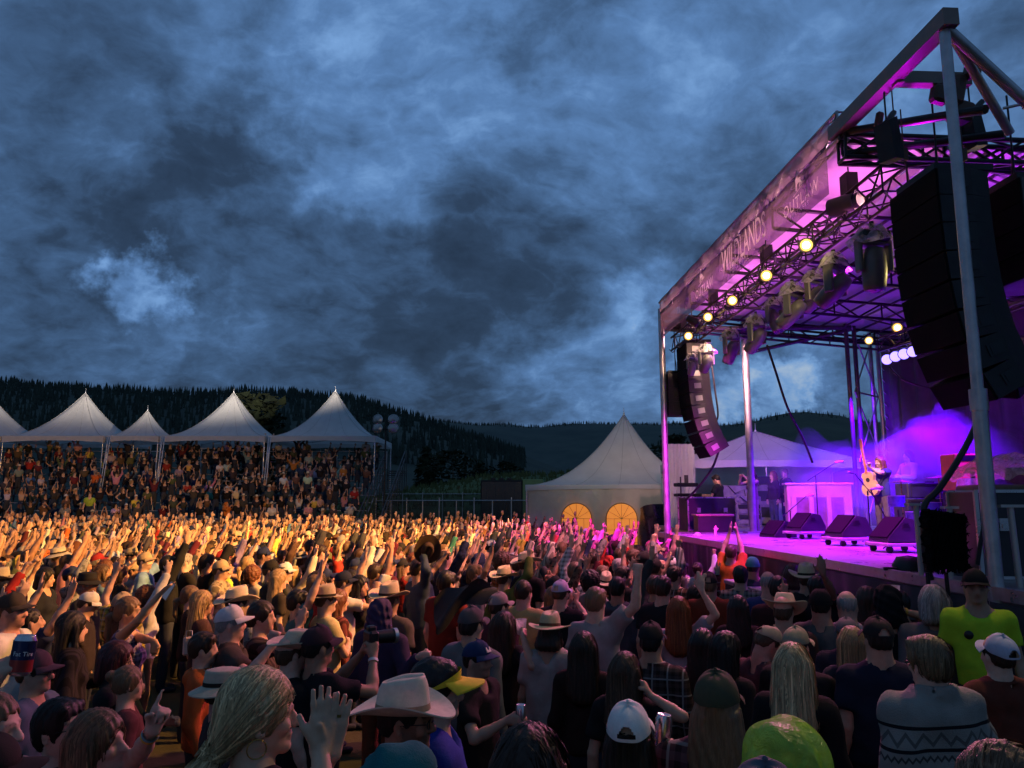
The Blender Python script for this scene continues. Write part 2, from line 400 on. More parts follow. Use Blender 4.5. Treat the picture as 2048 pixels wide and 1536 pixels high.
def two_tone(name, c1, c2, scale=3.0, rough=.95, bump=.3, bscale=30):
    if name in MATS: return MATS[name]
    m = bpy.data.materials.new(name); m.use_nodes = True; t = NT(m.node_tree)
    o = t.n('ShaderNodeOutputMaterial'); p = t.n('ShaderNodeBsdfPrincipled'); t.put(o.inputs[0], p.outputs[0])
    co = t.n('ShaderNodeTexCoord').outputs['Object']
    n1 = t.noise(co, scale, 8, .65, .4); n2 = t.noise(co, scale * 9, 4, .6)
    t.put(p.inputs['Base Color'], t.ramp(t.m('ADD', t.m('MULTIPLY', n1, .75), t.m('MULTIPLY', n2, .25)), [(.38, c1), (.62, c2)]))
    p.inputs['Roughness'].default_value = rough; p.inputs['Specular IOR Level'].default_value = .2
    b = t.n('ShaderNodeBump'); b.inputs['Strength'].default_value = bump; b.inputs['Distance'].default_value = .05
    t.put(b.inputs['Height'], t.noise(co, bscale, 5, .6)); t.put(p.inputs['Normal'], b.outputs[0]); MATS[name] = m; return m

g = MB()
ys_ = [-40, -10, 0, 2, 2.8, 3.6, 4.4, 5.2, 6, 20, 40, 60, 90, 150, 300, 700, 1500, 3000, 6000]; xs_ = [-6000, -2500, -900, -300, -100, -40, -15, 0, 15, 40, 100, 300, 900, 2500, 6000]
g._add([(x, y, gz(x, y)) for y in ys_ for x in xs_], [(j * 15 + i, j * 15 + i + 1, (j + 1) * 15 + i + 1, (j + 1) * 15 + i) for j in range(len(ys_) - 1) for i in range(14)], True)
ground = tag(g.obj('ground', two_tone('trampled_field', (.035, .026, .017), (.055, .058, .025), .35)), kind='structure')

CREST_A = [(-2500, 870), (-900, 822), (-300, 798), (0, 791), (150, 800), (200, 806), (310, 810), (450, 809), (560, 811), (640, 814), (690, 815), (720, 824), (760, 836), (800, 848), (850, 860), (900, 874), (1000, 902), (1100, 936), (1300, 1003), (4000, 1010)]
CREST_B = [(-2500, 900), (500, 872), (700, 862), (850, 850), (880, 846), (940, 853), (1000, 850), (1060, 860), (1100, 857), (1200, 850), (1350, 852), (1500, 858), (1700, 880), (4000, 900)]
CREST_C = [(-2500, 1003), (1150, 985), (1250, 920), (1400, 868), (1500, 856), (1560, 846), (1610, 838), (1680, 845), (1720, 851), (1800, 860), (2048, 872), (2600, 870), (5000, 900)]
npr = np.random.RandomState(5)
def smooth_noise1(x, seed):
    return sum(math.sin(x * f + seed * k * 1.7) * a for k, (f, a) in enumerate(((.011, 1.0), (.027, .6), (.063, .35), (.13, .18)), 1))
def hill(name, crest, Yc, Y0, Y1, mt, ncol=160, jag=0.0, px0=-1600, px1=3700):
    n = ncol; rows = [(-1.0), -.8, -.6, -.42, -.26, -.12, 0, .25, .6, 1.0]; V = []
    for i in range(n + 1):
        px = px0 + (px1 - px0) * i / n; d = ray(px, interp(crest, px) + jag * smooth_noise1(px, 3)); u = d.x
        for r_ in rows:
            Y = Yc + (Yc - Y0) * r_ if r_ < 0 else Yc + (Y1 - Yc) * r_
            k = math.cos(r_ * math.pi / 2) ** 1.3 if abs(r_) < 1 else 0
            zc = max(d.z * Yc, 2)
            V.append((u * Y, Y, zc * k * (1 + (.014 * smooth_noise1(px * 2 + Y * .31, 7) if r_ not in (0,) else 0)) - .5))
    m = len(rows)
    F = [(i * m + j, (i + 1) * m + j, (i + 1) * m + j + 1, i * m + j + 1) for i in range(n) for j in range(m - 1)]
    me = mesh_np(name, np.array(V), np.array(F)); me.materials.append(mt)
    return tag(add(name, me), kind='structure'), np.array(V).reshape(n + 1, m, 3)
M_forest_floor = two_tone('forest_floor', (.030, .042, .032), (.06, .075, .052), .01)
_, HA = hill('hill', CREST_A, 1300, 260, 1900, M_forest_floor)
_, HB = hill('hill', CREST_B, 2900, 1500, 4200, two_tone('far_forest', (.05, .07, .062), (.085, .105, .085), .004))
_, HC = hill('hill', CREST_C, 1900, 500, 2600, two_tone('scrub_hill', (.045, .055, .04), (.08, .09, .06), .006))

# wood on the hills: conifers as one mass each
def conifer_mass(name, H, count, hmin, hmax, px_lo, px_hi, seed, rows=(1, 7), crest_bias=0.35):
    rs = np.random.RandomState(seed); ncol = H.shape[0]
    V = []; F = []; k = 0
    N = 6
    for _ in range(count):
        c = rs.uniform(px_lo, px_hi); ci = (c + 1600) / 5300 * (ncol - 1); i = int(ci); fi = ci - i
        if i < 0 or i >= ncol - 1: continue
        r_ = 6 - abs(rs.normal(0, .35)) if rs.rand() < crest_bias else rs.uniform(*rows); r_ = max(0.2, min(6.2, r_)); j = int(r_); fj = r_ - j
        p = (H[i, j] * (1 - fi) + H[i + 1, j] * fi) * (1 - fj) + (H[i, j + 1] * (1 - fi) + H[i + 1, j + 1] * fi) * fj
        h = rs.uniform(hmin, hmax); w_ = h * rs.uniform(.13, .2)
        a0 = rs.rand() * 6.28
        for (z0, z1, ww) in ((-.05, .55, 1.0), (.35, .8, .68), (.62, 1.0, .42)):
            for q_ in range(N):
                a = a0 + 6.2832 * q_ / N; rr = w_ * ww * rs.uniform(.7, 1.2)
                V.append((p[0] + math.cos(a) * rr, p[1] + math.sin(a) * rr, p[2] + h * z0 + rs.uniform(-.03, .03) * h))
            V.append((p[0] + rs.uniform(-.02, .02) * h, p[1], p[2] + h * z1))
            F += [(k + q_, k + (q_ + 1) % N, k + N) for q_ in range(N)]; k += N + 1
    me = mesh_np(name, np.array(V), np.array(F), smooth=False); me.materials.append(two_tone('conifer_needles', (.022, .035, .028), (.050, .066, .048), .05))
    return tag(add(name, me), kind='stuff')
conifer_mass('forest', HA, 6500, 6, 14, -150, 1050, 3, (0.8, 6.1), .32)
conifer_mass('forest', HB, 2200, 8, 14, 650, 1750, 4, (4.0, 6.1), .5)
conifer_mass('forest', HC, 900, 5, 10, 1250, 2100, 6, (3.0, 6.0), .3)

# grass mound beyond the field
def mound():
    tab = [(500, 1010), (700, 1004), (780, 992), (850, 974), (950, 957), (1050, 949), (1150, 946), (1300, 958), (1500, 1000), (1800, 1010)]
    V = []; n = 60; rows = 14
    for i in range(n + 1):
        px = 600 + 1100 * i / n; d = ray(px, interp(tab, px)); top = max(0, CAM_Z + d.z * 95)
        for j in range(rows + 1):
            s_ = j / rows; Y = 66 + 60 * s_; k = math.sin(min(1, s_ * 2.05) * math.pi / 2) if s_ < .5 else math.cos((s_ - .5) * math.pi)
            V.append((d.x * Y, Y, top * max(0, k) - .05 + (.12 * smooth_noise1(px * 3 + Y * 9, 2) if 0 < j < rows else 0)))
    F = [(i * (rows + 1) + j, (i + 1) * (rows + 1) + j, (i + 1) * (rows + 1) + j + 1, i * (rows + 1) + j + 1) for i in range(n) for j in range(rows)]
    me = mesh_np('grass_mound', np.array(V), np.array(F)); me.materials.append(two_tone('meadow_grass', (.06, .085, .025), (.12, .15, .05), .6))
    return np.array(V), tag(add('grass_mound', me), kind='structure')
MV, _ = mound()
def mound_tufts():
    rs = np.random.RandomState(9); V = []; F = []
    pts = MV[(MV[:, 1] < 97)]
    for _ in range(5200):
        p = pts[rs.randint(len(pts))] + np.array([rs.uniform(-.9, .9), rs.uniform(-2, 2), 0]); h = rs.uniform(.25, .7); k = len(V)
        dx = rs.uniform(-.2, .2)
        V += [(p[0] - .12, p[1], p[2] - .1), (p[0] + .12, p[1], p[2] - .1), (p[0] + dx, p[1] + rs.uniform(-.1, .1), p[2] + h)]; F.append((k, k + 1, k + 2))
    me = mesh_np('grass', np.array(V), np.array(F), smooth=False); me.materials.append(two_tone('tall_grass', (.06, .075, .025), (.14, .15, .06), .8)); tag(add('grass', me), kind='stuff')
mound_tufts()

# ------------------------------------------------------------------ trees that stand out at the foot of the hill
def tree(px, py_top, Y, wide, label, conifer=False):
    base = at(px, 1003, Y); base.z = -.25; top = at(px, py_top, Y).z + .25
    r_ = empty('conifer_tree' if conifer else 'broadleaf_tree', base, 0, label, 'tree', 'trees at the foot of the hill')
    tr = MB(); tr.tube([(0, 0, 0), (.1, 0, top * .35), (0, .1, top * .8)], [top * .025, top * .018, .03], 7); tr.obj('trunk', M_wood, r_)
    rs = np.random.RandomState(int(px)); V = []; F = []
    for _ in range(900):
        if conifer:
            z = rs.beta(1.1, 1.6) * .88 + .1; rad = wide * (1 - z) ** .85 * rs.uniform(.3, 1.0)
        else:
            z = rs.uniform(.25, 1.0); rad = wide * math.sqrt(max(0, 1 - ((z - .6) / .42) ** 2)) * rs.uniform(.35, 1.0) * (1 + .25 * math.sin(z * 17 + px))
        a = rs.rand() * 6.28; c = np.array([math.cos(a) * rad, math.sin(a) * rad, z * top]); s_ = top * .03 * rs.uniform(.6, 1.4); k = len(V)
        for q_ in range(4): V.append(c + rs.normal(0, s_, 3) * np.array([1, 1, .6]))
        F += [(k, k + 1, k + 2), (k + 1, k + 3, k + 2)]
    me = mesh_np('crown', np.array(V), np.array(F), smooth=False); add('crown', me, r_, two_tone('leaf_mass', (.012, .018, .010), (.03, .042, .02), 1.2))
tree(905, 902, 120, 5.0, 'dark rounded tree on the hill foot behind the grass mound and lamp mast')
tree(960, 918, 125, 4.0, 'low dark tree standing behind the dark screen trailer', True)
tree(850, 890, 128, 3.6, 'slim dark conifer at the foot of the wooded hill beside the lamp mast', True)
tree(1012, 925, 126, 3.8, 'dark bushy tree rising above the green sided trailer')
tree(1352, 872, 70, 2.6, 'dark tree showing in the gap between big marquee and stage canopy')
tree(500, 792, 60, 3.3, 'yellowish green tree glimpsed behind the grandstand between two tent peaks')

# ------------------------------------------------------------------ tents
def frame_tent(label, x0, x1, Y0, Y1, eave, peak, group, walls=False, valance=.38, rz=0.0, base=-.25, matr=None, legs=True, power=1.85):
    cx, cy = (x0 + x1) / 2, (Y0 + Y1) / 2; hx, hy = (x1 - x0) / 2, (Y1 - Y0) / 2
    r_ = empty('frame_tent', (cx, cy, 0), rz, label, 'tent', group)
    mtl = matr or M_white
    N = 20
    def prof(a, b):
        rr = max(abs(a), abs(b)); e = eave + (peak - eave) * (1 - rr) ** power
        m_ = min(abs(a), abs(b)) / max(rr, 1e-4)
        return e - .10 * rr * (1 - m_ ** 3) * 0 - .05 * math.sin(rr * math.pi) * (1 - m_) - .01 * math.sin(a * 40) * rr
    c = MB(); c.grid(lambda u, v: Vector((hx * (2 * u - 1), hy * (2 * v - 1), prof(2 * u - 1, 2 * v - 1))), N * 2, N * 2)
    c.obj('canopy', mtl, r_)
    sm_ = MB()
    for (ax, ay) in ((-1, -1), (1, -1), (1, 1), (-1, 1), (0, -1), (0, 1), (-1, 0), (1, 0), (-.5, -1), (.5, -1)):
        sm_.tube([(hx * ax * (1 - q_ / 14), hy * ay * (1 - q_ / 14), prof(ax * (1 - q_ / 14), ay * (1 - q_ / 14)) + .004) for q_ in range(15)], .014 if abs(ax * ay) == 1 else .007, 5)
    sm_.obj('seam', mat('tent_seam', (.42, .42, .41), .8, 0, .1), r_)
    v = MB()
    def val(side):
        def fn(u, w_):
            s_ = 2 * u - 1; k = w_
            drop = valance * (1 - .30 * (1 - s_ * s_)) * k; ruf = .015 * math.sin(u * 60) * k
            x, y = {0: (hx * s_, -hy - ruf - .012), 1: (hx * s_, hy + ruf + .012), 2: (-hx - ruf - .012, hy * s_), 3: (hx + ruf + .012, hy * s_)}[side]
            return Vector((x, y, eave - drop + .01))
        return fn
    for s_ in range(4): v.grid(val(s_), 32, 3)
    v.obj('valance', mtl, r_)
    if legs:
        for sx in (-1, 1):
            for sy in (-1, 1):
                l = MB(); l.cyl((sx * (hx - .04), sy * (hy - .04), base), (sx * (hx - .04), sy * (hy - .04), eave), .04, n=7); l.obj('leg', M_alu, r_)
    rf = MB()
    for sx, sy in ((-1, -1), (1, -1), (1, 1), (-1, 1)): rf.cyl((sx * hx * .97, sy * hy * .97, eave - .06), (0, 0, eave + .05), .025, n=5)
    rf.cyl((0, 0, eave), (0, 0, peak + .05), .04, n=6); rf.cyl((0, 0, peak - .02), (0, 0, peak + .28), .022, .008, n=6)
    rf.obj('centre_mast', M_alu, r_)
    return r_
Y0 = 44.5; xw = lambda px, Y=Y0: (px - 1024) / F_PX * (Y * cP + .55)
G = 'white peaked tents over the grandstand'
frame_tent('large white peaked tent over the grandstand, leftmost whole peak', xw(4), xw(207), Y0, Y0 + 6, 6.05, 9.0, G, base=3)
frame_tent('small low white peaked tent between the large grandstand tents', xw(213), xw(317), Y0, Y0 + 3.2, 6.05, 7.75, G, base=3)
frame_tent('large white peaked tent over the grandstand, middle of the three big peaks', xw(320), xw(530), Y0, Y0 + 6, 6.05, 9.05, G, base=3)
frame_tent('large white peaked tent at the stair end of the grandstand beside the lamp mast', xw(536), xw(751), Y0, Y0 + 6, 6.05, 9.15, G, base=3)
frame_tent('white tent of which only one drooping corner enters the picture', xw(-205), xw(0), Y0, Y0 + 6, 6.05, 9.0, G, base=3)

# ------------------------------------------------------------------ grandstand
GX0, GX1 = -33.0, -7.9
NROW = 10
row_y = lambda i: 39.8 + .92 * i
row_z = lambda i: .55 + .42 * i
M_plank = mat('bleacher_aluminium', (.34, .34, .35), .5, .5, .3, 3)
gs = empty('grandstand', ((GX0 + GX1) / 2, 40, 0), 0, 'dark aluminium bleacher grandstand full of spectators under the white tents', 'grandstand')
gx = (GX1 - GX0)
bench_me = MB().box((0, 0, 0), (gx, .28, .04)).mesh('bench', M_plank); tread_me = MB().box((0, 0, 0), (gx, .55, .035)).mesh('tread', M_plank)
for i in range(NROW):
    add('bench', bench_me, gs, None, (0, row_y(i) - 40 + .25, row_z(i) + .42)); add('tread', tread_me, gs, None, (0, row_y(i) - 40 - .15, row_z(i)))
fr = MB()
for k in range(9):
    x = -gx / 2 + gx * k / 8
    for i in range(0, NROW, 3): fr.cyl((x, row_y(i) - 40, -.25), (x, row_y(i) - 40, row_z(i)), .035, n=5)
    fr.cyl((x, -.3, .3), (x, row_y(NROW - 1) - 40, row_z(NROW - 1) - .1), .03, n=5)
fr.obj('support_frame', M_steel, gs)
rail = MB(); zt = row_z(NROW - 1); yb = row_y(NROW - 1) - 40 + .6
for k in range(17):
    x = -gx / 2 + gx * k / 16; rail.cyl((x, yb, zt), (x, yb, zt + 1.1), .025, n=5)
rail.cyl((-gx / 2, yb, zt + 1.1), (gx / 2, yb, zt + 1.1), .025, n=5); rail.cyl((-gx / 2, yb, zt + .6), (gx / 2, yb, zt + .6), .02, n=5)
rail.obj('back_rail', M_alu, gs)
sr = MB()
for i in range(NROW + 1):
    y, z = row_y(i) - 40 - .2, row_z(i) if i < NROW else row_z(NROW - 1)
    for xo in (.06, 1.25): sr.cyl((gx / 2 + xo, y, max(-.25, z - 1.3)), (gx / 2 + xo, y, z + 1.05), .028, n=6)
    for kz in range(3): sr.box((gx / 2 + .65, y + .3 * kz, z - .42 + .14 * kz), (1.1, .3, .03))
for xo in (.06, 1.25):
    for dz_ in (1.05, .6): sr.cyl((gx / 2 + xo, row_y(0) - 40.2, row_z(0) + dz_), (gx / 2 + xo, row_y(NROW - 1) - 40.2, row_z(NROW - 1) + dz_), .028, n=6)
sr.obj('stair', M_dsteel, gs)
for px in (208, 318, 533):
    pst = MB(); x = xw(px, 43.7) - gs.location.x
    for o_ in (-.06, .06): pst.cyl((x + o_, 3.6, row_z(3)), (x + o_, 4.3, 6.0), .03, n=5)
    pst.obj('tent_prop', M_alu, gs)

# front barrier panels with their banners
M_navy = mat('navy_banner_print', (.022, .018, .07), .7, 0, .2, 3, .2, 4); M_tan = mat('tan_cloth', (.36, .29, .22), .85, 0, .2, 3, .4, 5); M_grey = mat('grey_board', (.20, .19, .17), .8, 0, .25, 3, .2)
M_pale = mat('pale_print', (.45, .43, .42), .8, 0, .1)
def banner(px0, px1, m_, label, emblem=0, sag=0.0):
    Yb = 38.6; x0, x1 = (px0 - 1024) / F_PX * Yb * cP, (px1 - 1024) / F_PX * Yb * cP; wd_ = x1 - x0
    r_ = empty('banner', ((x0 + x1) / 2, Yb, 0), 0, label, 'banner', 'banners along the grandstand barrier')
    b = MB(); b.grid(lambda u, v: Vector((wd_ * (u - .5), -.02 - .03 * math.sin(u * 19) * (1 - v) - .06 * sag * math.sin(u * 3.14), -.05 + 1.42 * v - sag * .22 * (1 - (2 * u - 1) ** 2) * v * v)), 20, 6)
    b.obj('cloth', m_, r_)
    rl = MB(); rl.cyl((-wd_ / 2, .04, 1.40), (wd_ / 2, .04, 1.40), .025, n=6)
    for q_ in (-.5, .5): rl.cyl((wd_ * q_ * .98, .04, -.25), (wd_ * q_ * .98, .04, 1.4), .025, n=6)
    rl.obj('rail', M_dsteel, r_)
    if emblem:
        e = MB()
        for k in range(28):
            a0, a1 = 6.2832 * k / 28, 6.2832 * (k + 1) / 28; c = Vector((.0, -.075, .85))
            for ri, ro in ((.36, .42), (.30, .32)) if emblem == 1 else ((.30, .36),):
                e.poly([c + Vector((math.cos(a) * r2, 0, math.sin(a) * r2)) for a, r2 in ((a0, ri), (a1, ri), (a1, ro), (a0, ro))])
        if emblem == 1: e.poly([Vector((-.18, -.075, .72)), Vector((.0, -.075, 1.02)), Vector((.06, -.075, .9)), Vector((.2, -.075, .72))])
        e.obj('emblem', M_pale, r_)
banner(-120, 28, M_grey, 'grey board at the left end of the grandstand barrier')
banner(30, 192, M_navy, 'dark navy banner with a pale round crest, beside the grey end board', 1)
banner(196, 284, M_tan, 'sagging tan cloth tied to the barrier between two navy banners', 0, 1.0)
banner(287, 440, M_navy, 'dark navy banner with a pale round crest, beside the sagging tan cloth', 1)
banner(443, 542, M_grey, 'grey banner with a faint ring, between two navy banners', 2)
banner(545, 628, M_navy, 'plain dark navy banner without any crest')
banner(631, 742, M_tan, 'pale tan banner with a faint ring at the stair end of the barrier', 2)

# ------------------------------------------------------------------ floodlight mast
Ym = 42.0; pm = at(768, 1003, Ym); mast = empty('floodlight_mast', (pm.x, Ym, 0), 0, 'portable floodlight mast with four unlit round lamps beside the grandstand', 'floodlight')
mb = MB(); mb.cyl((0, 0, -.25), (0, 0, 6.5), .06, .04, n=8); mb.cyl((-.45, 0, 6.2), (.45, 0, 6.2), .03, n=6); mb.cyl((-.42, 0, 6.62), (.42, 0, 6.62), .03, n=6); mb.obj('mast', M_black, mast)
M_lens = mat('lamp_glass', (.32, .30, .28), .15, .6, .1, 3)
for sx in (-1, 1):
    for z in (6.25, 6.72):
        l = MB(); Mx = Euler((R(90), 0, R(18 * sx))).to_matrix(); c = Vector((sx * .42, -.1, z))
        l.lathe([(.02, -.28), (.12, -.24), (.27, -.04), (.30, .04), (.28, .06)], c, 16, Mx); lo = l.obj('lamp_head', M_alu, mast)
        f_ = MB(); f_.lathe([(.275, .045), (.18, .075), (.002, .085)], c, 16, Mx); f_.obj('lens', M_lens, lo)

# ------------------------------------------------------------------ fence, trailer
def scrim_mat():
    m = bpy.data.materials.new('chain_link_scrim'); m.use_nodes = True; t = NT(m.node_tree); o = t.n('ShaderNodeOutputMaterial')
    co = t.n('ShaderNodeTexCoord').outputs['Object']; d = t.n('ShaderNodeBsdfDiffuse'); d.inputs[0].default_value = (.05, .055, .05, 1); tp = t.n('ShaderNodeBsdfTransparent')
    mx = t.n('ShaderNodeMixShader'); t.put(mx.inputs[0], t.rng(t.noise(co, 1.2, 4, .6), .3, .7, .30, .60)); t.put(mx.inputs[1], tp.outputs[0]); t.put(mx.inputs[2], d.outputs[0]); t.put(o.inputs[0], mx.outputs[0]); return m
M_scrim = scrim_mat()
def fence(a, b, h, n, label):
    a, b = Vector(a), Vector(b); r_ = empty('chain_link_fence', a, 0, label, 'fence'); d = b - a
    for i in range(n + 1):
        p = MB(); q_ = d * i / n; p.cyl(q_ - Vector((0, 0, .25)), q_ + Vector((0, 0, h + (.15 if i % 2 == 0 else 0))), .035, n=6); p.obj('post', M_steel, r_)
    p = MB(); p.cyl(Vector((0, 0, h)), d + Vector((0, 0, h)), .025, n=6); p.obj('top_rail', M_steel, r_)
    p = MB(); p.poly([Vector((0, 0, -.2)), d + Vector((0, 0, -.2)), d + Vector((0, 0, h - .03)), Vector((0, 0, h - .03))]); p.obj('wire_mesh', M_scrim, r_)
fence(at(752, 1003, 44).xy.to_3d(), at(1062, 1003, 38).xy.to_3d(), 2.35, 9, 'chain link fence with dark cloth behind the far edge of the crowd')
fence(at(765, 1003, 62).xy.to_3d(), at(965, 1003, 62).xy.to_3d(), 2.9, 5, 'taller chain link fence below the grass mound')
Yt = 52; a_, b_ = at(961, 1003, Yt), at(1045, 1003, Yt)
tr = empty('screen_trailer', ((a_.x + b_.x) / 2, Yt, 0), R(-4), 'black screen trailer with a pale green side beside the big marquee', 'trailer')
wt = b_.x - a_.x; ht = at(1000, 960, Yt).z
M_screen = mat('dark_screen', (.012, .012, .014), .22, 0, .1, 2); M_green = mat('pale_green_panel', (.16, .26, .10), .6, 0, .2, 2)
x = MB(); x.box((0, .9, ht / 2 - .1), (wt, 1.8, ht + .2), bev=.03); x.obj('body', M_blackmat, tr)
x = MB(); x.box((0, -.012, ht / 2 + .25), (wt * .94, .02, ht - .75)); x.obj('screen', M_screen, tr)
x = MB(); x.box((wt / 2 + .7, .6, ht / 2 - .05), (1.38, 1.2, ht + .2), bev=.03); x.obj('side_panel', M_green, tr)
for k in range(4):
    x = MB(); x.cyl((-wt / 2 + .4 + k * .62, -.02, -.2), (-wt / 2 + .4 + k * .62, -.02, ht - .5), .015, n=5); x.obj('strut', M_dsteel, tr)
for k in range(3):
    x = MB(); x.box((-.6 + k * .55, .5, ht + .08), (.3, .3, .16), bev=.03); x.obj('roof_box', M_black, tr)

# ------------------------------------------------------------------ the big marquee behind the crowd
def marquee():
    c = at(1206, 1003, 31.5); hx = 3.55
    r_ = frame_tent('large white marquee with one high peak and two lit arched windows', -hx, hx, -hx, hx, 2.92, 6.0, None, valance=.22, legs=True, power=2.0)
    r_.name = 'marquee'; r_.location = (c.x + 1.10, c.y + 1.2, 0); r_.rotation_euler.z = R(-13)
    return r_, hx

mq, hx = marquee()
M_vinyl = fabric_translucent('marquee_wall_vinyl', (.62, .58, .50), .18, 0, .35, .9, 2.2)
M_amber = mat('amber_lit_window', (.55, .30, .10), .6, 0, .25, 2.5, emit=(1.0, .29, .03), estr=.62)
M_frame = mat('window_tape', (.30, .20, .10), .7, 0, .1)
def arch_pts(cx, w_, z0, z1, n=14):
    r_ = w_ / 2; return [(cx - r_, z0), (cx + r_, z0)] + [(cx + r_ * math.cos(math.pi * k / n), z1 - r_ + r_ * math.sin(math.pi * k / n)) for k in range(n + 1)]
def fold(u): return .035 * math.sin(u * 31) + .02 * math.sin(u * 77 + 1)
for side in range(3):
    wl = MB()
    def fn(u, v, side=side):
        s_ = 2 * u - 1; k = fold(u + side) * (.3 + .7 * abs(math.sin(v * 2.4))); z = -.24 + 3.11 * v
        return Vector(((hx * s_, -hx + .05 + k, z), (-hx + .05 + k, hx * s_, z), (hx - .05 + k, hx * s_, z))[side])
    wl.grid(fn, 60, 10); wo = wl.obj('wall', M_vinyl, mq)
for cx in (-1.57, .13):
    wn = MB(); wn.poly([Vector((x, -hx - .07, z)) for x, z in arch_pts(cx, 1.12, .35, 2.22)]); wo = wn.obj('window', M_amber, mq)
    fr = MB(); P = arch_pts(cx, 1.16, .33, 2.24, 20); P.append(P[0]); fr.tube([(x, -hx - .08, z) for x, z in P], .022, 5)
    for z in (.8, 1.25, 1.66): fr.cyl((cx - .56, -hx - .08, z), (cx + .56, -hx - .08, z), .010, n=4)
    for k in (-.28, 0, .28): fr.cyl((cx + k, -hx - .08, .35), (cx + k, -hx - .08, 1.66), .010, n=4)
    for a in (30, 60, 90, 120, 150): fr.cyl((cx, -hx - .08, 1.66), (cx + .55 * math.cos(R(a)), -hx - .08, 1.66 + .55 * math.sin(R(a))), .009, n=4)
    fr.obj('window_frame', M_frame, wo)
ld = bpy.data.lights.new('marquee_lamp', 'POINT'); lo = bpy.data.objects.new('marquee_lamp', ld); COL.objects.link(lo); ld.energy = 60; ld.color = (1, .55, .2); ld.shadow_soft_size = .2
lo.location = (mq.location.x, mq.location.y, 2.3)
# dark wrapped speaker stack at the marquee's corner
pk = at(1306, 1003, 26)
sk = empty('wrapped_speaker', (pk.x, 26, -.25), R(12), 'tall black speaker wrapped in shiny plastic beside the big marquee', 'speaker')
x = MB(); x.grid(lambda u, v: Vector((.42 * (1 + .1 * math.sin(v * 9 + u * 20)) * math.copysign(abs(math.cos(u * 6.2832)) ** .6, math.cos(u * 6.2832)), .4 * math.copysign(abs(math.sin(u * 6.2832)) ** .6, math.sin(u * 6.2832)) * (1 + .07 * math.sin(u * 31 + v * 12)), .1 + 2.25 * v - .12 * v * math.sin(u * 6.28))), 32, 14, closed_u=True)
x.poly([Vector((.42 * math.cos(k * .5236) * .9, .4 * math.sin(k * .5236) * .9, 2.33)) for k in range(12)]); x.obj('wrap', mat('black_plastic_sheet', (.015, .013, .018), .28, 0, .2, 4, .6, 6), sk)
x = MB(); x.box((0, 0, .06), (.8, .7, .1)); x.obj('plinth', M_black, sk)
# ================================================================== STAGE
U_ = Vector((-.0526, .9986, 0)); N_ = Vector((.9986, .0526, 0)); P0 = Vector((4.281, 7.0, 0)); RZ = math.atan2(U_.y, U_.x)     # local +x runs along the stage front, local -y points into the stage
DECK = 1.55
def S(t_, n_, z): return P0 + U_ * t_ + N_ * n_ + Vector((0, 0, z))
def front_Y(px, z, n_):
    k = (px - 1024) / F_PX; return (4.65 + n_ - k * (z - CAM_Z) * sP) / (k * cP + .0527)
def on_front(px, z, n_):
    Y = front_Y(px, z, n_); return S((Y - 7.0 - n_ * N_.y) / U_.y, n_, z)
MS = Matrix((U_, N_, Vector((0, 0, 1)))).transposed()        # local (along, into, up) -> world
def stage_thing(name, label, cat, group=None): return empty(name, (0, 0, 0), 0, label, cat, group)
def LB(mb, t0, t1, n0, n1, z0, z1, bev=0.0): return mb.box(S((t0 + t1) / 2, (n0 + n1) / 2, (z0 + z1) / 2), (abs(t1 - t0), abs(n1 - n0), abs(z1 - z0)), MS, bev=bev)

M_deck = mat('stage_deck_ply', (.20, .17, .18), .32, 0, .3, 1.2, .12, 30)
def skirt_mat():
    m = mat('black_skirt', (.035, .034, .038), .55, 0, .35, 3, .5, 5); return m
st = stage_thing('stage', 'festival stage deck with black cloth skirt lit magenta', 'stage')
d = MB(); LB(d, -.6, 12.6, 0, 6.3, DECK - .14, DECK, .01); d.obj('deck', M_deck, st)
d = MB(); LB(d, 12.62, 18.0, 1.3, 8.0, DECK - .14, DECK - .004, .01); d.obj('wing_deck', M_deck, st)
d = MB(); LB(d, -.6, 12.6, -.06, -.01, DECK - .10, DECK + .012); d.obj('edge_trim', M_alu, st)
sk = MB(); sk.grid(lambda u, v: S(-.6 + 13.2 * u, -.05 - .05 * math.sin(u * 190) * (1.15 - v) - .03 * math.sin(u * 61), DECK - .12 - 1.68 * (1 - v)), 400, 6); sk.obj('skirt', skirt_mat(), st)
sk = MB(); sk.grid(lambda u, v: S(12.6 + 5.4 * u, 1.25 - .04 * math.sin(u * 90) * (1.1 - v), DECK - .12 - 1.68 * (1 - v)), 150, 4); sk.grid(lambda u, v: S(12.63 + .03 * math.sin(u * 40), 1.3 * u, DECK - .12 - 1.68 * (1 - v)), 40, 4); sk.obj('skirt', skirt_mat(), st)
cl = MB()
for k in range(9):
    cl.cyl(S(.3 + k * 1.4, .4, -.25), S(.3 + k * 1.4, .4, DECK - .14), .04, n=6); cl.cyl(S(.3 + k * 1.4, 5.8, -.25), S(.3 + k * 1.4, 5.8, DECK - .14), .04, n=6)
cl.obj('deck_support', M_dsteel, st)
ps = stage_thing('front_platform', 'low black platform in the pit catching purple light below the stage edge', 'platform')
d = MB(); LB(d, 1.0, 4.6, -.95, -.14, 1.12, 1.18, .01); d.obj('top', M_deck, ps)
d = MB(); LB(d, 1.0, 4.6, -.93, -.16, -.25, 1.118); d.obj('body', M_blackmat, ps)

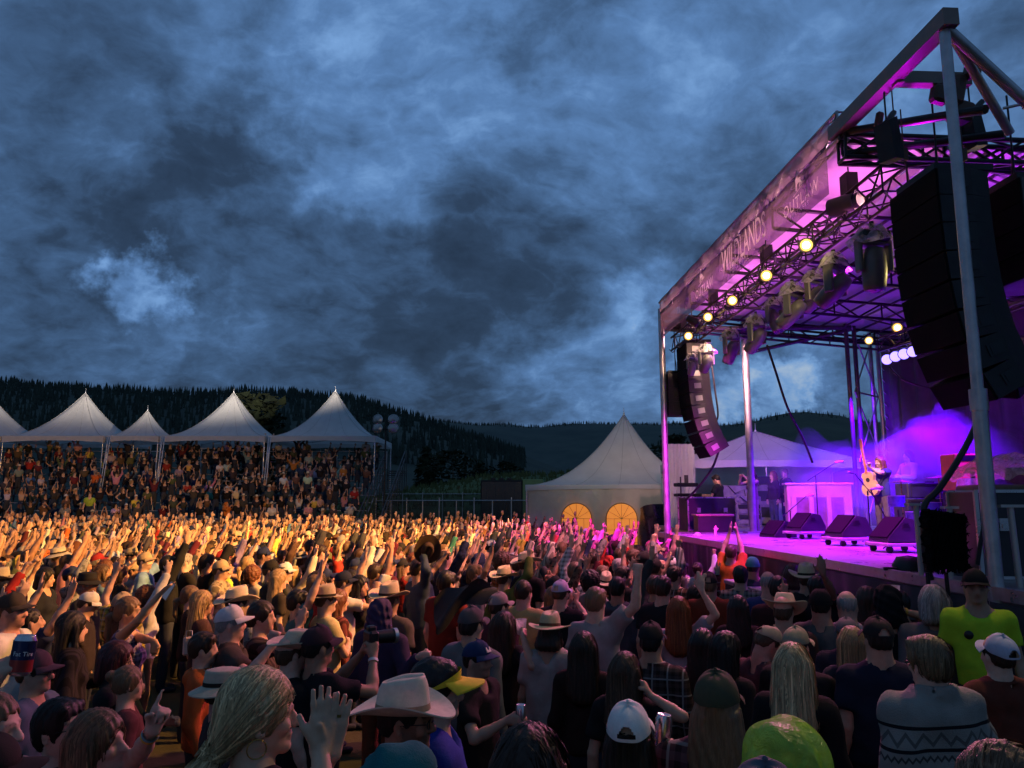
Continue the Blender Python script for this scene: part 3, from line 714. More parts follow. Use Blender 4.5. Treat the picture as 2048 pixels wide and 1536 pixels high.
# ---- roof structure
rf = stage_thing('stage_roof', 'steel framed mobile stage roof with magenta lit fabric ceiling', 'stage roof')
ZB = 7.02
ztop = at(1885, 50, 7.0).z
p = MB(); p.cyl(S(-.0, 0, -.1), S(0, 0, 3.25), .066, n=14); p.cyl(S(0, 0, 3.2), S(0, 0, ztop - .05), .052, n=14); p.cyl(S(0, 0, 3.12), S(0, 0, 3.32), .076, n=14); p.obj('pole', M_steel, rf)
p = MB(); p.box(S(0, 0, -.15), (.45, .45, .2)); p.obj('foot_plate', M_steel, rf)
T_far = (18.5 - 7) / U_.y
p = MB(); p.cyl(S(T_far, 0, -.25), S(T_far, 0, 8.0 - 1.0), .075, n=12); p.obj('pole', M_steel, rf)
sp = on_z(1507, 1066, DECK); p = MB(); p.cyl(sp, Vector((sp.x, sp.y, 6.75)), .085, n=12); p.box(sp + Vector((0, 0, .02)), (.4, .4, .04)); p.obj('pole', M_steel, rf)
rp = S(.7, 2.0, -.25); p = MB(); p.cyl(rp, rp + Vector((0, 0, 7.15)), .10, n=12); p.obj('pole', M_steel, rf)
# box beam along the front: bare outrigger near the pole, then the roof's own front truss
M_beam = mat('bare_beam_steel', (.20, .15, .125), .5, .4, .25, 4, .1)
p = MB(); p.box((S(-.12, 0, ztop + .02) + S(2.35, 0, ztop + .02)) / 2, (2.47, .155, .175), MS); p.obj('outrigger_beam', M_beam, rf)
p = MB(); truss(p, S(2.2, .05, ZB + .02), S(T_far + .1, .05, ZB - .02), .12, .36, .028, .014, .42); p.obj('front_truss', M_steel, rf)
p = MB(); p.cyl(S(-.0, 0.03, ztop - .05), S(.2, 1.0, 6.2), .055, n=8); p.cyl(S(.05, .12, ztop - .1), S(.5, .95, 6.1), .045, n=8); p.obj('knee_brace', M_steel, rf)
p = MB(); p.box((S(.95, 0.05, ztop - .02) + S(.95, .85, ztop - .02)) / 2, (.12, .85, .14), MS); p.obj('tie_beam', M_beam, rf)
# ceiling: front strip up to the ridge, then the long rear slope
M_ceil = fabric_translucent('roof_fabric', (.60, .56, .58), .12, 0, .8, .12, 2)
def ceil_z(n_): return 7.12 - .17 * n_ if n_ < 1.42 else 6.88 - (n_ - 1.42) * .08
c = MB(); c.grid(lambda u, v: S(2.25 + (T_far - 2.25) * u, .06 + 1.36 * v, ceil_z(.06 + 1.36 * v) + .02 * math.sin(u * 75) ** 2), 48, 4); c.obj('front_ceiling', M_ceil, rf)
c = MB(); c.grid(lambda u, v: S(2.25 + (T_far + .3 - 2.25) * u, 1.43 + 5.1 * v, ceil_z(1.43 + 5.1 * v) + .03 * math.sin(u * 62) ** 2), 48, 8); c.obj('rear_ceiling', M_ceil, rf)
p = MB(); p.box((S(2.2, 1.43, 6.81) + S(T_far, 1.43, 6.81)) / 2, (T_far - 2.2, .05, .13), MS); p.obj('ridge_rail', M_alu, rf)
for k in range(5):
    tt = 2.25 + (T_far - 2.3) * k / 4; p = MB(); flat_truss(p, S(tt, .05, 6.86 if k else 7.0), S(tt, 6.4, 6.42), .33, .032, .02, .5); p.obj('rafter_truss', M_black, rf)
for k in range(9):
    n_ = 2.0 + k * .5; p = MB(); p.cyl(S(2.3, n_, ceil_z(n_) - .07), S(T_far + .2, n_, ceil_z(n_) - .07), .028, n=5); p.obj('purlin', M_dsteel, rf)
for k in range(4):
    p = MB(); p.cyl(S(2.6 + k * 2.2, 1.6, 6.75), S(4.4 + k * 2.2, 6.2, 6.4), .02, n=5); p.obj('cross_brace', M_dsteel, rf)
p = MB(); p.grid(lambda u, v: S(2.35 + (T_far - 2.4) * u, -.045 + .008 * math.sin(u * 70) * v, 6.895 + .30 * v), 60, 3); p.obj('edge_scrim', fabric_translucent('edge_scrim_mesh', (.30, .25, .26), .5, .30, .85, .02, 3), rf)
# rear towers
for px, Yq in ((1700, 18.6), (1745, 19.6)):
    b0 = at(px, 640, Yq); p = MB()
    q0 = Vector((b0.x, Yq, DECK)); p.cyl(q0 + Vector((-.12, 0, 0)), q0 + Vector((-.12, 0, 5.1)), .055, n=8); p.cyl(q0 + Vector((.12, .1, 0)), q0 + Vector((.12, .1, 5.1)), .055, n=8); p.obj('tower_leg', M_steel if px > 1720 else M_dsteel, rf)
q0 = Vector((at(1700, 640, 18.6).x, 18.6, DECK)); q1 = Vector((at(1745, 640, 19.6).x, 19.6, DECK))
p = MB()
for k in range(3):
    p.cyl(q0 + Vector((0, 0, 1.7 * k)), q1 + Vector((0, 0, 1.7 * k + 1.7)), .02, n=5); p.cyl(q1 + Vector((0, 0, 1.7 * k)), q0 + Vector((0, 0, 1.7 * k + 1.7)), .02, n=5); p.cyl(q0 + Vector((0, 0, 1.7 * k + 1.7)), q1 + Vector((0, 0, 1.7 * k + 1.7)), .025, n=5)
p.obj('tower_brace', M_steel, rf)
p = MB(); p.cyl(on_z(1507, 1066, DECK).xy.to_3d() + Vector((0, 0, 5.95)), q0 + Vector((0, 0, 4.95)), .05, n=7); p.cyl(q0 + Vector((0, 0, 5.0)), S(T_far, 0, 6.5), .06, n=7); p.cyl(S(T_far, 0, 6.62), S(T_far + .2, 6.4, 6.2), .05, n=7); p.obj('side_beam', M_dsteel, rf)
p = MB(); flat_truss(p, S(T_far + .1, .1, 6.8), S(T_far + .2, 6.4, 6.3), .3, .03, .018, .5); p.obj('end_truss', M_dsteel, rf)
p = MB(); p.cyl(S(.6, 1.2, 6.45), S(1.6, 6.5, 6.0), .02, n=5); p.cyl(S(.9, 1.2, 6.6), S(-1.5, 4.5, 6.55), .018, n=5); p.obj('guy_line', M_steel, rf)
p = MB(); truss(p, S(2.2, .02, 6.72), S(2.0, 6.4, 6.55), .2, .3, .035, .022, .45); p.cyl(S(2.3, 0, 6.98), S(.35, .6, 6.28), .05, n=7); p.cyl(S(2.3, 0.1, 6.7), S(.9, 1.2, 6.3), .05, n=7); p.obj('end_truss', M_black, rf)

# ---- banner
bn = stage_thing('banner', 'long see-through mesh banner with festival lettering hanging from the stage roof front', 'banner')
M_scr = fabric_translucent('mesh_banner', (.12, .09, .105), .42, .25, .85, .02, 3)
TB0, TB1, ZT, ZL = 2.45, T_far - .15, 6.88, 6.22
bm_ = MB(); bm_.grid(lambda u, v: S(TB0 + (TB1 - TB0) * u, -.06 - .006 * math.sin(u * 37) * (1 - v), ZL + (ZT - ZL) * v + .012 * math.sin(u * 60) * v), 70, 6); bm_.obj('scrim', M_scr, bn)
M_print = fabric_translucent('pale_banner_print', (.92, .84, .80), .62, 0, .8, .05, 3)
def text(parent, body, size, loc, rot=None, mt=None, sx=1.0, name='lettering', extrude=0.0, align='CENTER', shear=0.0, matrix=None, space=1.0):
    cu = bpy.data.curves.new(name, 'FONT'); cu.body = body; cu.size = size; cu.align_x = align; cu.align_y = 'CENTER'; cu.extrude = extrude; cu.shear = shear; cu.space_character = space
    cu.resolution_u = 3
    o = bpy.data.objects.new(name, cu); COL.objects.link(o); o.parent = parent; cu.materials.append(mt or M_print)
    bpy.context.view_layer.update(); me = bpy.data.meshes.new_from_object(o.evaluated_get(bpy.context.evaluated_depsgraph_get())); bpy.data.objects.remove(o); me.name = name
    o = add(name, me, parent)
    M = (matrix or Matrix.Identity(3)).to_4x4(); M.translation = Vector(loc); o.matrix_local = M @ Matrix.Diagonal((sx, 1, 1, 1)); return o
# lettering faces the crowd (-N): x axis of text must run from far to near seen from the crowd -> -U
MT = Matrix((-U_, Vector((0, 0, 1)), -N_)).transposed()
def bt(px, frac, body, size, sx=1.0, **k):
    z = ZL + (ZT - ZL) * frac; p = on_front(px, z, -.082); return text(bn, body, size, p, None, M_print, sx, matrix=MT, **k)
zc_ = ZL + (ZT - ZL) * .5
def bspan(pa, pb, frac): z = ZL + (ZT - ZL) * frac; return (on_front(pa, z, -.105) - on_front(pb, z, -.105)).length
wl_ = bt(1484, .56, 'WILDLANDS', .60, .62); fv_ = bt(1478, .17, 'FESTIVAL', .19, 1.0, space=1.25)
o1 = bt(1600, .38, 'OUTLAW', .25, .95, space=1.2); o2 = bt(1408, .36, 'OUTLAW', .25, .95, space=1.2)
bt(1598, .17, 'PARTNERS', .09, 1.0, space=1.6); bt(1406, .17, 'PARTNERS', .09, 1.0, space=1.6)
def horse(px, s_=1.0):
    z = ZL + (ZT - ZL) * .76; c = on_front(px, z, -.082); hb = MB()
    P = [(-.19, -.13), (.24, -.05), (.24, -.035), (.10, -.06), (.115, .0), (.08, -.06), (.03, -.07), (.04, .01), (-.04, .0), (-.05, -.08), (-.10, -.09), (-.09, .02), (-.10, .09), (-.06, .15), (-.03, .20), (-.05, .23), (.0, .22), (.05, .17), (.04, .14), (.0, .13), (.02, .09), (.09, .08), (.115, .03), (.115, -.06), (.10, -.075), (-.19, -.15)]
    hb._add([c + MT @ Vector((x * s_, y * s_, 0)) for x, y in P], [tuple(range(len(P)))]); hb.obj('horse_emblem', M_print, bn)
horse(1596, .9); horse(1402, .9)
bt(1345, .9, 'V', .2)
p = MB()
for k in range(24):
    tt = TB0 + (TB1 - TB0) * k / 23; p.cyl(S(tt, -.03, ZT - .02), S(tt, 0, ZB - .12), .008, n=4)
p.obj('tie_cord', M_black, bn)

# ---- lighting truss and lamps
lt = stage_thing('lighting_truss', 'black box truss carrying lamps across the front of the stage', 'truss')
ZTR, NTR = 6.2, .5
p = MB(); truss(p, S(1.9, NTR, ZTR), S(11.9, NTR, ZTR), .32, .32, .026, .013, .32); p.obj('box_truss', M_black, lt)
for tt in (3.0, 6.0, 9.0, 11.4):
    p = MB(); p.cyl(S(tt, NTR, ZTR + .16), S(tt, NTR, 6.85), .012, n=4); p.box(S(tt, NTR, ZTR + .4), (.2, .16, .28), MS); p.obj('chain_hoist', M_black, lt)
cbl = MB(); rr_ = random.Random(4)
for k in range(16):
    a_ = 2.2 + k * .6; pts = [S(a_ + j * .16, NTR - .19, ZTR - .12 - .12 * math.sin(j / 5 * 3.14) - rr_.uniform(0, .03)) for j in range(6)]; cbl.tube(pts, .012, 4)
cbl.obj('cable_loom', M_black, lt)

M_bulb = mat('lit_tungsten_lens', (1, .8, .5), .3, 0, 0, emit=(1.0, .62, .20), estr=40)
M_halo = mat('amber_halo', (1, .7, .3), .3, 0, 0, emit=(1.0, .50, .10), estr=1.6)  # emission on this ring stands in for the glow round the lens
M_bulb_dim = mat('lit_small_lens', (1, .8, .5), .3, 0, 0, emit=(1.0, .66, .24), estr=14)
def lamp(kind, loc, target, energy, color, angle=60, blend=.5, size=.1, name='stage_lamp_light', parent=None):
    ld = bpy.data.lights.new(name, kind); ld.energy = energy; ld.color = color
    if kind == 'SPOT': ld.spot_size = R(angle); ld.spot_blend = blend; ld.shadow_soft_size = size
    elif kind == 'AREA': ld.size = size
    else: ld.shadow_soft_size = size
    o = bpy.data.objects.new(name, ld); COL.objects.link(o); o.location = loc
    if target is not None: o.rotation_euler = (Vector(target) - Vector(loc)).to_track_quat('-Z', 'Y').to_euler()
    return o
def par_can(c, aim, label, lit=True, dim=False):
    r_ = empty('par_can', c, 0, label, 'stage light', 'small warm lamps on the stage rig')
    dv = (Vector(aim) - c).normalized(); Mx = dv.to_track_quat('Z', 'Y').to_matrix()
    b = MB(); b.lathe([(.02, -.22), (.075, -.2), (.085, -.12), (.105, 0), (.11, .06), (.10, .06), (.085, .02)], (0, 0, 0), 14, Mx); b.obj('housing', M_black, r_)
    l = MB(); l.lathe([(.085, .02), (.05, .035)] if lit else [(.085, .02), (.05, .035), (.001, .04)], (0, 0, 0), 14, Mx); l.obj('reflector', M_halo if lit else M_lens, r_)
    if lit: l = MB(); l.lathe([(.052, .034), (.03, .05), (.001, .055)], (0, 0, 0), 14, Mx); l.obj('lens', M_bulb_dim if dim else M_bulb, r_)
    yk = MB(); yk.tube([(-.12, 0, 0), (-.12, 0, .14), (.12, 0, .14), (.12, 0, 0)], .012, 4); yk.obj('yoke', M_black, r_); return r_
CROWD = Vector((-6, 16, 1.5))
AIMC = Vector((0, 3, 2.5))
pcs = [(1377, 672, 'lit warm par lamp at the far end of the front truss'), (1416, 634, 'lit warm par lamp beneath the last banner emblem'), (1465, 601, 'lit warm par lamp under the gap before the big banner word'), (1533, 551, 'lit warm par lamp under the middle of the big banner word'), (1613, 490, 'brightest warm par lamp nearest the banner emblem')]
for px, py, lab in pcs:
    Y = front_Y(px, 6.25, .18); par_can(at(px, py, Y), AIMC, lab)
par_can(at(1738, 681, 18.0), AIMC, 'lit warm par lamp on the rear tower beside the sky')
par_can(at(1795, 655, 15.0), AIMC, 'lit warm par lamp above the row of violet lamps')
par_can(at(1993, 577, 11.0), AIMC, 'lit warm par lamp beside the second pole', dim=True)
par_can(at(2044, 690, 11.5), AIMC, 'lit warm par lamp half cut by the picture edge', dim=True)
par_can(at(1936, 264, 8.4), Vector((3, 6, 3)), 'small warm lamp glowing beside the top of the near pole', dim=True)
par_can(at(1392, 645, front_Y(1392, 6.3, .1)), S(8, 5, 3), 'unlit round lamp on a bracket above the far end of the truss', lit=False)

M_bag = clear_plastic('rain_cover', (.85, .80, .80), .40)
M_headgrey = mat('moving_head_plastic', (.10, .095, .09), .42, 0, .2, 6, .1)
M_glass = mat('dark_lens', (.02, .015, .03), .08, 0, 0)
def moving_head(px, py, n_, yaw, tilt, label, lit=False, sc=1.0, bag=True):
    c = on_front(px, ZTR - .2, n_)
    Yc = c.y; c = at(px, py, Yc)
    r_ = empty('moving_head', c, yaw, label, 'stage light', 'moving head lamps hanging under the front truss'); r_.scale = (sc,) * 3
    b = MB(); b.box((0, 0, .02), (.36, .26, .14), bev=.03); b.cyl((0, 0, .08), (0, 0, .22), .03, n=6); b.obj('base', M_black, r_)
    y = MB()
    for s_ in (-1, 1): y.box((s_ * .19, 0, -.22), (.055, .13, .40), bev=.02)
    y.box((0, 0, -.06), (.40, .15, .07), bev=.02); y.obj('yoke', M_headgrey, r_)
    Mx = Euler((tilt, 0, 0)).to_matrix(); h = MB()
    h.lathe([(.02, .24), (.10, .22), (.135, .12), (.15, -.05), (.135, -.24), (.12, -.30), (.105, -.30)], (0, 0, -.34), 16, Mx, 1.0, .9); ho = h.obj('head', M_headgrey, r_)
    l = MB(); l.lathe([(.105, -.295), (.05, -.32), (.001, -.33)], (0, 0, -.34), 14, Mx); l.obj('lens', M_bulb_dim if lit else M_glass, ho)
    if bag:
        rs = random.Random(px); g_ = MB()
        g_.grid(lambda u, v: Vector(((.12 + .15 * v + .03 * math.sin(u * 31 + v * 5) * v) * math.cos(u * 6.2832) * 1.15, (.10 + .13 * v + .03 * math.sin(u * 25 + 2) * v) * math.sin(u * 6.2832), .16 - .24 * v + .03 * math.sin(u * 19 + px) * v)), 40, 7, closed_u=True)
        g_.obj('rain_cover', M_bag, r_)
    return r_
heads = [(1384, 716, .35, .3, .5, 'bare yoked lamp at the far end under the truss, second head from the speaker stack', False, .62), (1412, 700, .45, .2, .75, 'moving head with its lens glowing warm below the far truss end', True, .8),
         (1462, 672, .5, .5, .55, 'covered moving head hanging just left of the side pole', False, .88), (1512, 645, .45, .6, .8, 'covered moving head hanging just right of the side pole', False, .9),
         (1548, 610, .7, .4, -.35, 'moving head pointing straight down behind the paired heads', False, .8), (1585, 585, .42, .7, .95, 'covered moving head tilted right with violet light on its belly, lower of two alike', False, .95),
         (1628, 560, .75, .5, .9, 'moving head half hidden behind the tilted pair', False, .85), (1668, 530, .42, .7, .95, 'covered moving head tilted right with violet light on its belly, upper of two alike', False, 1.0),
         (1745, 478, .45, .1, .1, 'large covered moving head beside the big hanging speakers', False, 1.05)]
for h in heads: moving_head(*h[:5], h[5], h[6], h[7])
fs = stage_thing('truss_motor', 'fat black cylinder shaped motor sitting on the front truss', 'hoist motor')
a_ = at(1662, 418, front_Y(1690, 6.6, .45)); b_ = at(1712, 402, front_Y(1690, 6.6, .45) - .3)
p = MB(); p.cyl(a_, b_, .13, n=14); p.cyl(b_, b_ + (b_ - a_).normalized() * .06, .10, n=12); p.obj('housing', M_headgrey, fs)
# violet lamps
M_violet = mat('violet_led', (.5, .3, 1), .3, 0, 0, emit=(.27, .22, 1.0), estr=3.0)
for i, (px, py) in enumerate(((1774, 719), (1791, 713), (1808, 708), (1826, 703))):
    c = at(px, py, 15.2 - .33 * i); r_ = empty('violet_lamp', c, 0, ('round violet lamp at the curtain end of the row of four', 'violet lamp second from the curtain edge in the row of four', 'violet lamp third from the curtain edge in the row of four', 'violet lamp nearest the big speakers in the row of four')[i], 'stage light', 'violet lamps above the back curtain')
    Mx = (Vector((0, 0, 2)) - c).to_track_quat('Z', 'Y').to_matrix(); b = MB(); b.lathe([(.03, -.2), (.1, -.16), (.115, .02), (.10, .03)], (0, 0, 0), 14, Mx); b.obj('housing', M_black, r_)
    l = MB()
    l.lathe([(.100, .03), (.07, .045), (.001, .05)], (0, 0, 0), 18, Mx); l.obj('lens', M_violet, r_)
p = MB(); truss(p, at(1768, 690, 14.9), at(1842, 668, 13.7), .25, .25, .022, .012, .3); tb = stage_thing('rear_truss', 'short black truss above the violet lamps at the back of the stage', 'truss'); p.obj('box_truss', M_black, tb)
p = MB(); truss(p, at(1990, 610, 11.2), at(2130, 560, 10.2), .25, .25, .022, .012, .3); tb = stage_thing('rear_truss', 'black truss with tangled cables behind the second pole', 'truss'); p.obj('box_truss', M_black, tb)
for i, (px, py, Yq) in enumerate(((2006, 640, 11), (1890, 672, 10.5), (1925, 672, 9.8), (2042, 745, 10.5))):
    c = at(px, py, Yq); r_ = empty('violet_lamp', c, .3, ('round violet lamp hanging behind the second pole', 'thin violet light strip behind the near pole', 'short violet light strip between the two poles', 'violet lamp at the edge below the tilted black speaker')[i], 'stage light', 'violet lamps deep in the stage')
    b = MB(); b.box((0, .05, 0), (.3 if i in (1, 2) else .2, .1, .07 if i in (1, 2) else .2), bev=.02); b.obj('housing', M_black, r_); l = MB()
    for k in range(6): l.lathe([(.02, 0), (.014, .02), (.001, .025)], (-.12 + .048 * k if i in (1, 2) else .06 * math.cos(k), -.005, 0 if i in (1, 2) else .06 * math.sin(k)), 6, Euler((R(90), 0, 0)).to_matrix())
    l.obj('lens', M_violet, r_)

# ---- hanging loudspeakers
M_spk = mat('speaker_black', (.010, .010, .011), .65, 0, .3, 9, .25, 90); M_grille = mat('speaker_grille', (.006, .006, .006), .9, 0, .4, 60, .4, 200, .12); M_side = mat('speaker_side_grey', (.055, .050, .046), .55, 0, .2, 5, .2)
M_hand = mat('handle_pale', (.45, .42, .38), .4, .3, .1)
def speaker_box_parts(parent, M, w_=1.05, h_=.31, dp=.62, side=None):
    "one cabinet: front grille towards local -y, side plates at +-x"
    b = MB(); bm = [(-w_ / 2, -dp / 2), (w_ / 2, -dp / 2), (w_ / 2, dp * .1), (w_ / 2 * .82, dp / 2), (-w_ / 2 * .82, dp / 2), (-w_ / 2, dp * .1)]
    vs_ = [M @ Vector((x, y, -h_ / 2 + .003)) for x, y in bm] + [M @ Vector((x, y, h_ / 2 - .003)) for x, y in bm]
    b._add(vs_, [tuple(range(5, -1, -1)), tuple(range(6, 12))] + [(i, (i + 1) % 6, 6 + (i + 1) % 6, 6 + i) for i in range(6)])
    o = b.obj('speaker_box', side or M_spk, parent)
    g_ = MB(); g_.box(M @ Vector((0, -dp / 2 - .012, 0)), (w_ - .03, .02, h_ - .010), M.to_3x3()); g_.obj('grille', M_grille, o)
    for s_ in (-1, 1):
        e = MB(); e.box(M @ Vector((s_ * (w_ / 2 + .004), -dp * .12, 0)), (.012, .16, h_ * .42), M.to_3x3()); e.box(M @ Vector((s_ * (w_ / 2 + .008), -dp * .16, 0)), (.012, .05, h_ * .30), M.to_3x3()); e.obj('handle', M_hand if side else M_black, o)
    return o
def line_array(name, label, t_, n_, ztop_, nbox, w_, h_, dp, bends, yaw=0.0, side=None):
    r_ = stage_thing(name, label, 'speaker stack', 'hanging speaker arrays')
    Mrot0 = Matrix((U_, N_, Vector((0, 0, 1)))).transposed()        # local -y -> -N: towards the crowd
    pos = S(t_, n_, ztop_); ang = 0.0
    Rz = Matrix.Rotation(yaw, 3, 'Z')
    for i in range(nbox):
        ang += bends[i]
        Rx = Matrix.Rotation(ang, 3, 'X')                              # tilt: front looks down
        M3 = Rz @ Mrot0 @ Rx; c = pos + M3 @ Vector((0, 0, -h_ / 2)); M = M3.to_4x4(); M.translation = c
        speaker_box_parts(r_, M, w_, h_, dp, side); pos = pos + M3 @ Vector((0, 0, -h_))
    f = MB(); f.box(S(t_, n_ + .05, ztop_ + .06), (w_ * .8, dp * 1.1, .07), Rz @ Mrot0); f.cyl(S(t_, n_, ztop_ + .08), S(t_, n_, 6.9), .012, n=5); f.cyl(S(t_ + .2, n_ + .1, ztop_ + .08), S(t_, n_, ztop_ + .5), .01, n=4); f.obj('hanging_frame', M_black, r_)
    return r_
tf = (18.15 - 7) / U_.y
line_array('line_array', 'curved column of black speakers hanging at the far stage corner, grey sides showing', tf, .66, 6.0, 9, .86, .292, .53, [0, .01, .02, .03, .05, .07, .09, .11, .13], 0, M_side)
sb = line_array('line_array', 'flat short black speaker column beside the far curved array', tf + .75, .42, 5.40, 3, .50, .34, .5, [0, 0, 0])
line_array('line_array', 'huge curved black speaker column hanging beside the near pole', 1.15, .56, 5.80, 8, .92, .30, .60, [0, .015, .025, .04, .06, .09, .12, .15])
line_array('line_array', 'four speakers with their side plates lit yellow behind the near pole', 1.15, 1.45, 5.72, 4, .9, .27, .55, [0, .0, .01, .02], R(0), M_side)
lo_ = at(2005, 735, 8.6); r_ = stage_thing('hung_speaker', 'tilted black speaker hanging below the yellow edged column', 'speaker'); M = (Euler((R(15), R(-32), R(20))).to_matrix() @ MS).to_4x4(); M.translation = lo_; speaker_box_parts(r_, M, .55, .45, .55)
p = MB(); p.cyl(lo_ + Vector((-.05, 0, .3)), at(1960, 560, 8.6), .012, n=4); p.obj('hanging_wire', M_black, r_)
for px, py, Yq, rz, lab, s_ in ((1776, 288, 8.0, .5, 'black speaker on the end truss, hanging lopsided below the lamp bracket', 1.0), (1945, 268, 8.3, .2, 'black wedge speaker hanging next to the second pole top', .9)):
    r_ = empty('hung_speaker', at(px, py, Yq), rz, lab, 'speaker', 'small speakers hung under the roof end'); p = MB(); p.prism([(-.09 * s_, .22 * s_), (.05 * s_, .3 * s_), (.11 * s_, -.02), (.12 * s_, -.18 * s_), (-.04 * s_, -.2 * s_), (-.06 * s_, 0)], .2 * s_, Matrix.Identity(3)); p.obj('cabinet', M_spk, r_)
    p = MB(); p.cyl((0, 0, .2), (.0, 0, .62), .01, n=4); p.cyl((0, 0, .25), (.22, .05, .45), .035, n=6); p.obj('bracket', M_black, r_)
rg = stage_thing('rigging_hoist', 'chain hoist with hooks and slings above the near speakers', 'hoist')
M_rust = mat('rusty_hoist', (.10, .06, .045), .6, .3, .3, 8, .2)
for px, py in ((1790, 265), (1808, 310), (1926, 310)):
    a_ = at(px, py, 8.2); p = MB(); p.cyl(a_ + Vector((0, 0, .55)), a_, .008, n=4); p.box(a_, (.07, .06, .14)); p.cyl(a_, a_ + Vector((.03, 0, -.3)), .009, n=4); p.obj('hook_chain', M_rust, rg)
for px, py, Yq, sz in ((1758, 240, 8.6, (.09, .07, .2)), (1920, 225, 8.0, (.24, .2, .22)), (1915, 180, 7.9, (.14, .14, .34)), (1880, 190, 7.95, (.2, .14, .2)), (1945, 140, 7.8, (.12, .2, .16))):
    p = MB(); p.box(at(px, py, Yq), sz, (.1, .2, .15), bev=.03); p.obj('hoist_motor', M_rust, rg)

# ---- hanging cables
def cable(pts, r, label, name='cable'):
    b = MB(); P = [Vector(q_) for q_ in pts]; out_ = []
    for i in range(len(P) - 1):
        p0, p1, p2, p3 = P[max(i - 1, 0)], P[i], P[i + 1], P[min(i + 2, len(P) - 1)]
        for k in range(6):
            s_ = k / 6; out_.append(.5 * ((2 * p1) + (p2 - p0) * s_ + (2 * p0 - 5 * p1 + 4 * p2 - p3) * s_ ** 2 + (3 * p1 - p0 - 3 * p2 + p3) * s_ ** 3))
    out_.append(P[-1]); b.tube(out_, r, 6); o = b.obj(name, M_black); return tag(o, label, 'cable')
cable([at(1958, 838, 7.6), at(1925, 905, 7.5), at(1880, 975, 7.45), at(1850, 1008, 7.4), at(1848, 1060, 7.4), at(1852, 1120, 7.4), at(1862, 1160, 7.4)], .030, 'thick black cable bundle sweeping from the near pole down to the black cloth')
cable([at(1975, 1020, 7.4), at(1962, 1080, 7.4), at(1955, 1130, 7.4)], .02, 'short black cable hanging beside the foot of the near pole')
cable([at(1534, 690, 18), at(1552, 745, 18), at(1575, 815, 18), at(1605, 875, 18.3), at(1625, 925, 18.6)], .028, 'black cable slanting from the side pole down over the stage canopy')
cable([at(1438, 900, 18.1), at(1425, 935, 18.3), at(1400, 970, 18.6), at(1372, 1000, 19)], .028, 'black cable trailing from the far speaker column down to the stage wing')
cable([at(1422, 720, 18.3), at(1430, 780, 18.4), at(1436, 830, 18.4), at(1428, 848, 18.4)], .022, 'cable loop behind the far speaker column')
cable([at(1780, 735, 14.5), at(1800, 755, 14.2), at(1835, 770, 14), at(1868, 778, 13.8)], .02, 'pale cable swag crossing the back curtain')

# ---- back curtain
cu = stage_thing('back_curtain', 'dark pleated curtain with a laced edge at the back of the stage', 'curtain')
M_curt = mat('curtain_cloth', (.075, .066, .058), .8, 0, .3, 2, .4, 4)
Xc = at(1768, 800, 20.6); 
p = MB(); p.grid(lambda u, v: Xc + U_ * (-14.5 * u) + N_ * (.08 * math.sin(u * 150) + .05 * math.sin(u * 61)) + N_ * (.0) + Vector((0, 0, 6.4 * v + DECK - Xc.z)), 260, 8); p.obj('cloth', M_curt, cu)
p = MB()
for k in range(18): p.cyl(Xc + Vector((0, -.12, DECK - Xc.z + .4 + k * .32)), Xc + Vector((-.12, -.1, DECK - Xc.z + .55 + k * .32)), .012, n=4)
tag(p.obj('lacing', M_hand, cu), kind='stuff')
gp_pos = on_z(1770, 1075, DECK)
# ================================================================== STAGE LIGHT (fixtures on the rig, plus added fill spots)
WARM = (1.0, .60, .20); MAG = (1.0, .03, .82); VIO = (.13, .0, 1.0); PINK = (1.0, .25, .75)
WARM = (1.0, .46, .11)
for k, (tt, tgt, en, an) in enumerate(((2.3, (-6.2, 8.6, 1.2), 7000, 58), (3.0, (-9.5, 15, 1.2), 12500, 56), (4.0, (-9.0, 23, 1.2), 14500, 52), (5.0, (-3.6, 25, 1.3), 9500, 42), (3.4, (-16, 26, 1.0), 10500, 44))):
    lamp('SPOT', S(tt, -.25, 6.0), tgt, en, WARM, an, .9, .12, 'par_and_fill_light')
lamp('SPOT', S(11.9, -.5, 6.1), S(11.9, -.5, 6.1) + Vector((-.66, .66, 1.12)) * 10, 105000, (1.0, .84, .70), 100, .12, .15, 'tent_fill_light')       # added beam without a fixture, brightens only the tent tops
lamp('SPOT', S(9.0, -.3, 6.0), (-20, 42, 3), 1100, (1.0, .70, .42), 40, .8, .15, 'par_and_fill_light')
lamp('SPOT', S(6.0, -.2, 6.0), (2.5, 18.5, 1.4), 8000, MAG, 54, .9, .15, 'head_and_fill_light')               # crowd in front of the far stage corner
lamp('SPOT', S(4.5, -.2, 6.0), (.8, 12.0, 1.5), 3000, (1.0, .30, .40), 76, 1.0, .3, 'head_and_fill_light')
lamp('SPOT', S(4.0, -.2, 6.0), (-1.9, 4.2, 1.5), 2300, (1.0, .22, .48), 76, 1.0, .3, 'head_and_fill_light')      # faint pink on the near faces
lamp('SPOT', S(-.25, -.15, 6.2), (1.4, 3.6, 1.6), 400, (1.0, .66, .34), 86, 1.0, .2, 'par_and_fill_light')           # spill over the near right crowd
for tt in (3.5, 5.4, 7.3, 9.2): lamp('SPOT', S(tt, .8, 6.0), S(tt + .3, 1.3, DECK), 3300, (.72, .02, 1.0), 66, .9, .1, 'head_and_fill_light')
lamp('SPOT', S(7.5, .9, 6.0), on_z(1640, 1066, DECK) + Vector((0, 0, .6)), 2300, (1.0, .06, .72), 26, .9, .1, 'head_and_fill_light')
lamp('SPOT', S(5.0, .8, 6.0), gp_pos + Vector((0, 0, 1.0)), 4200, (1.0, .50, .58), 17, .8, .1, 'head_and_fill_light')
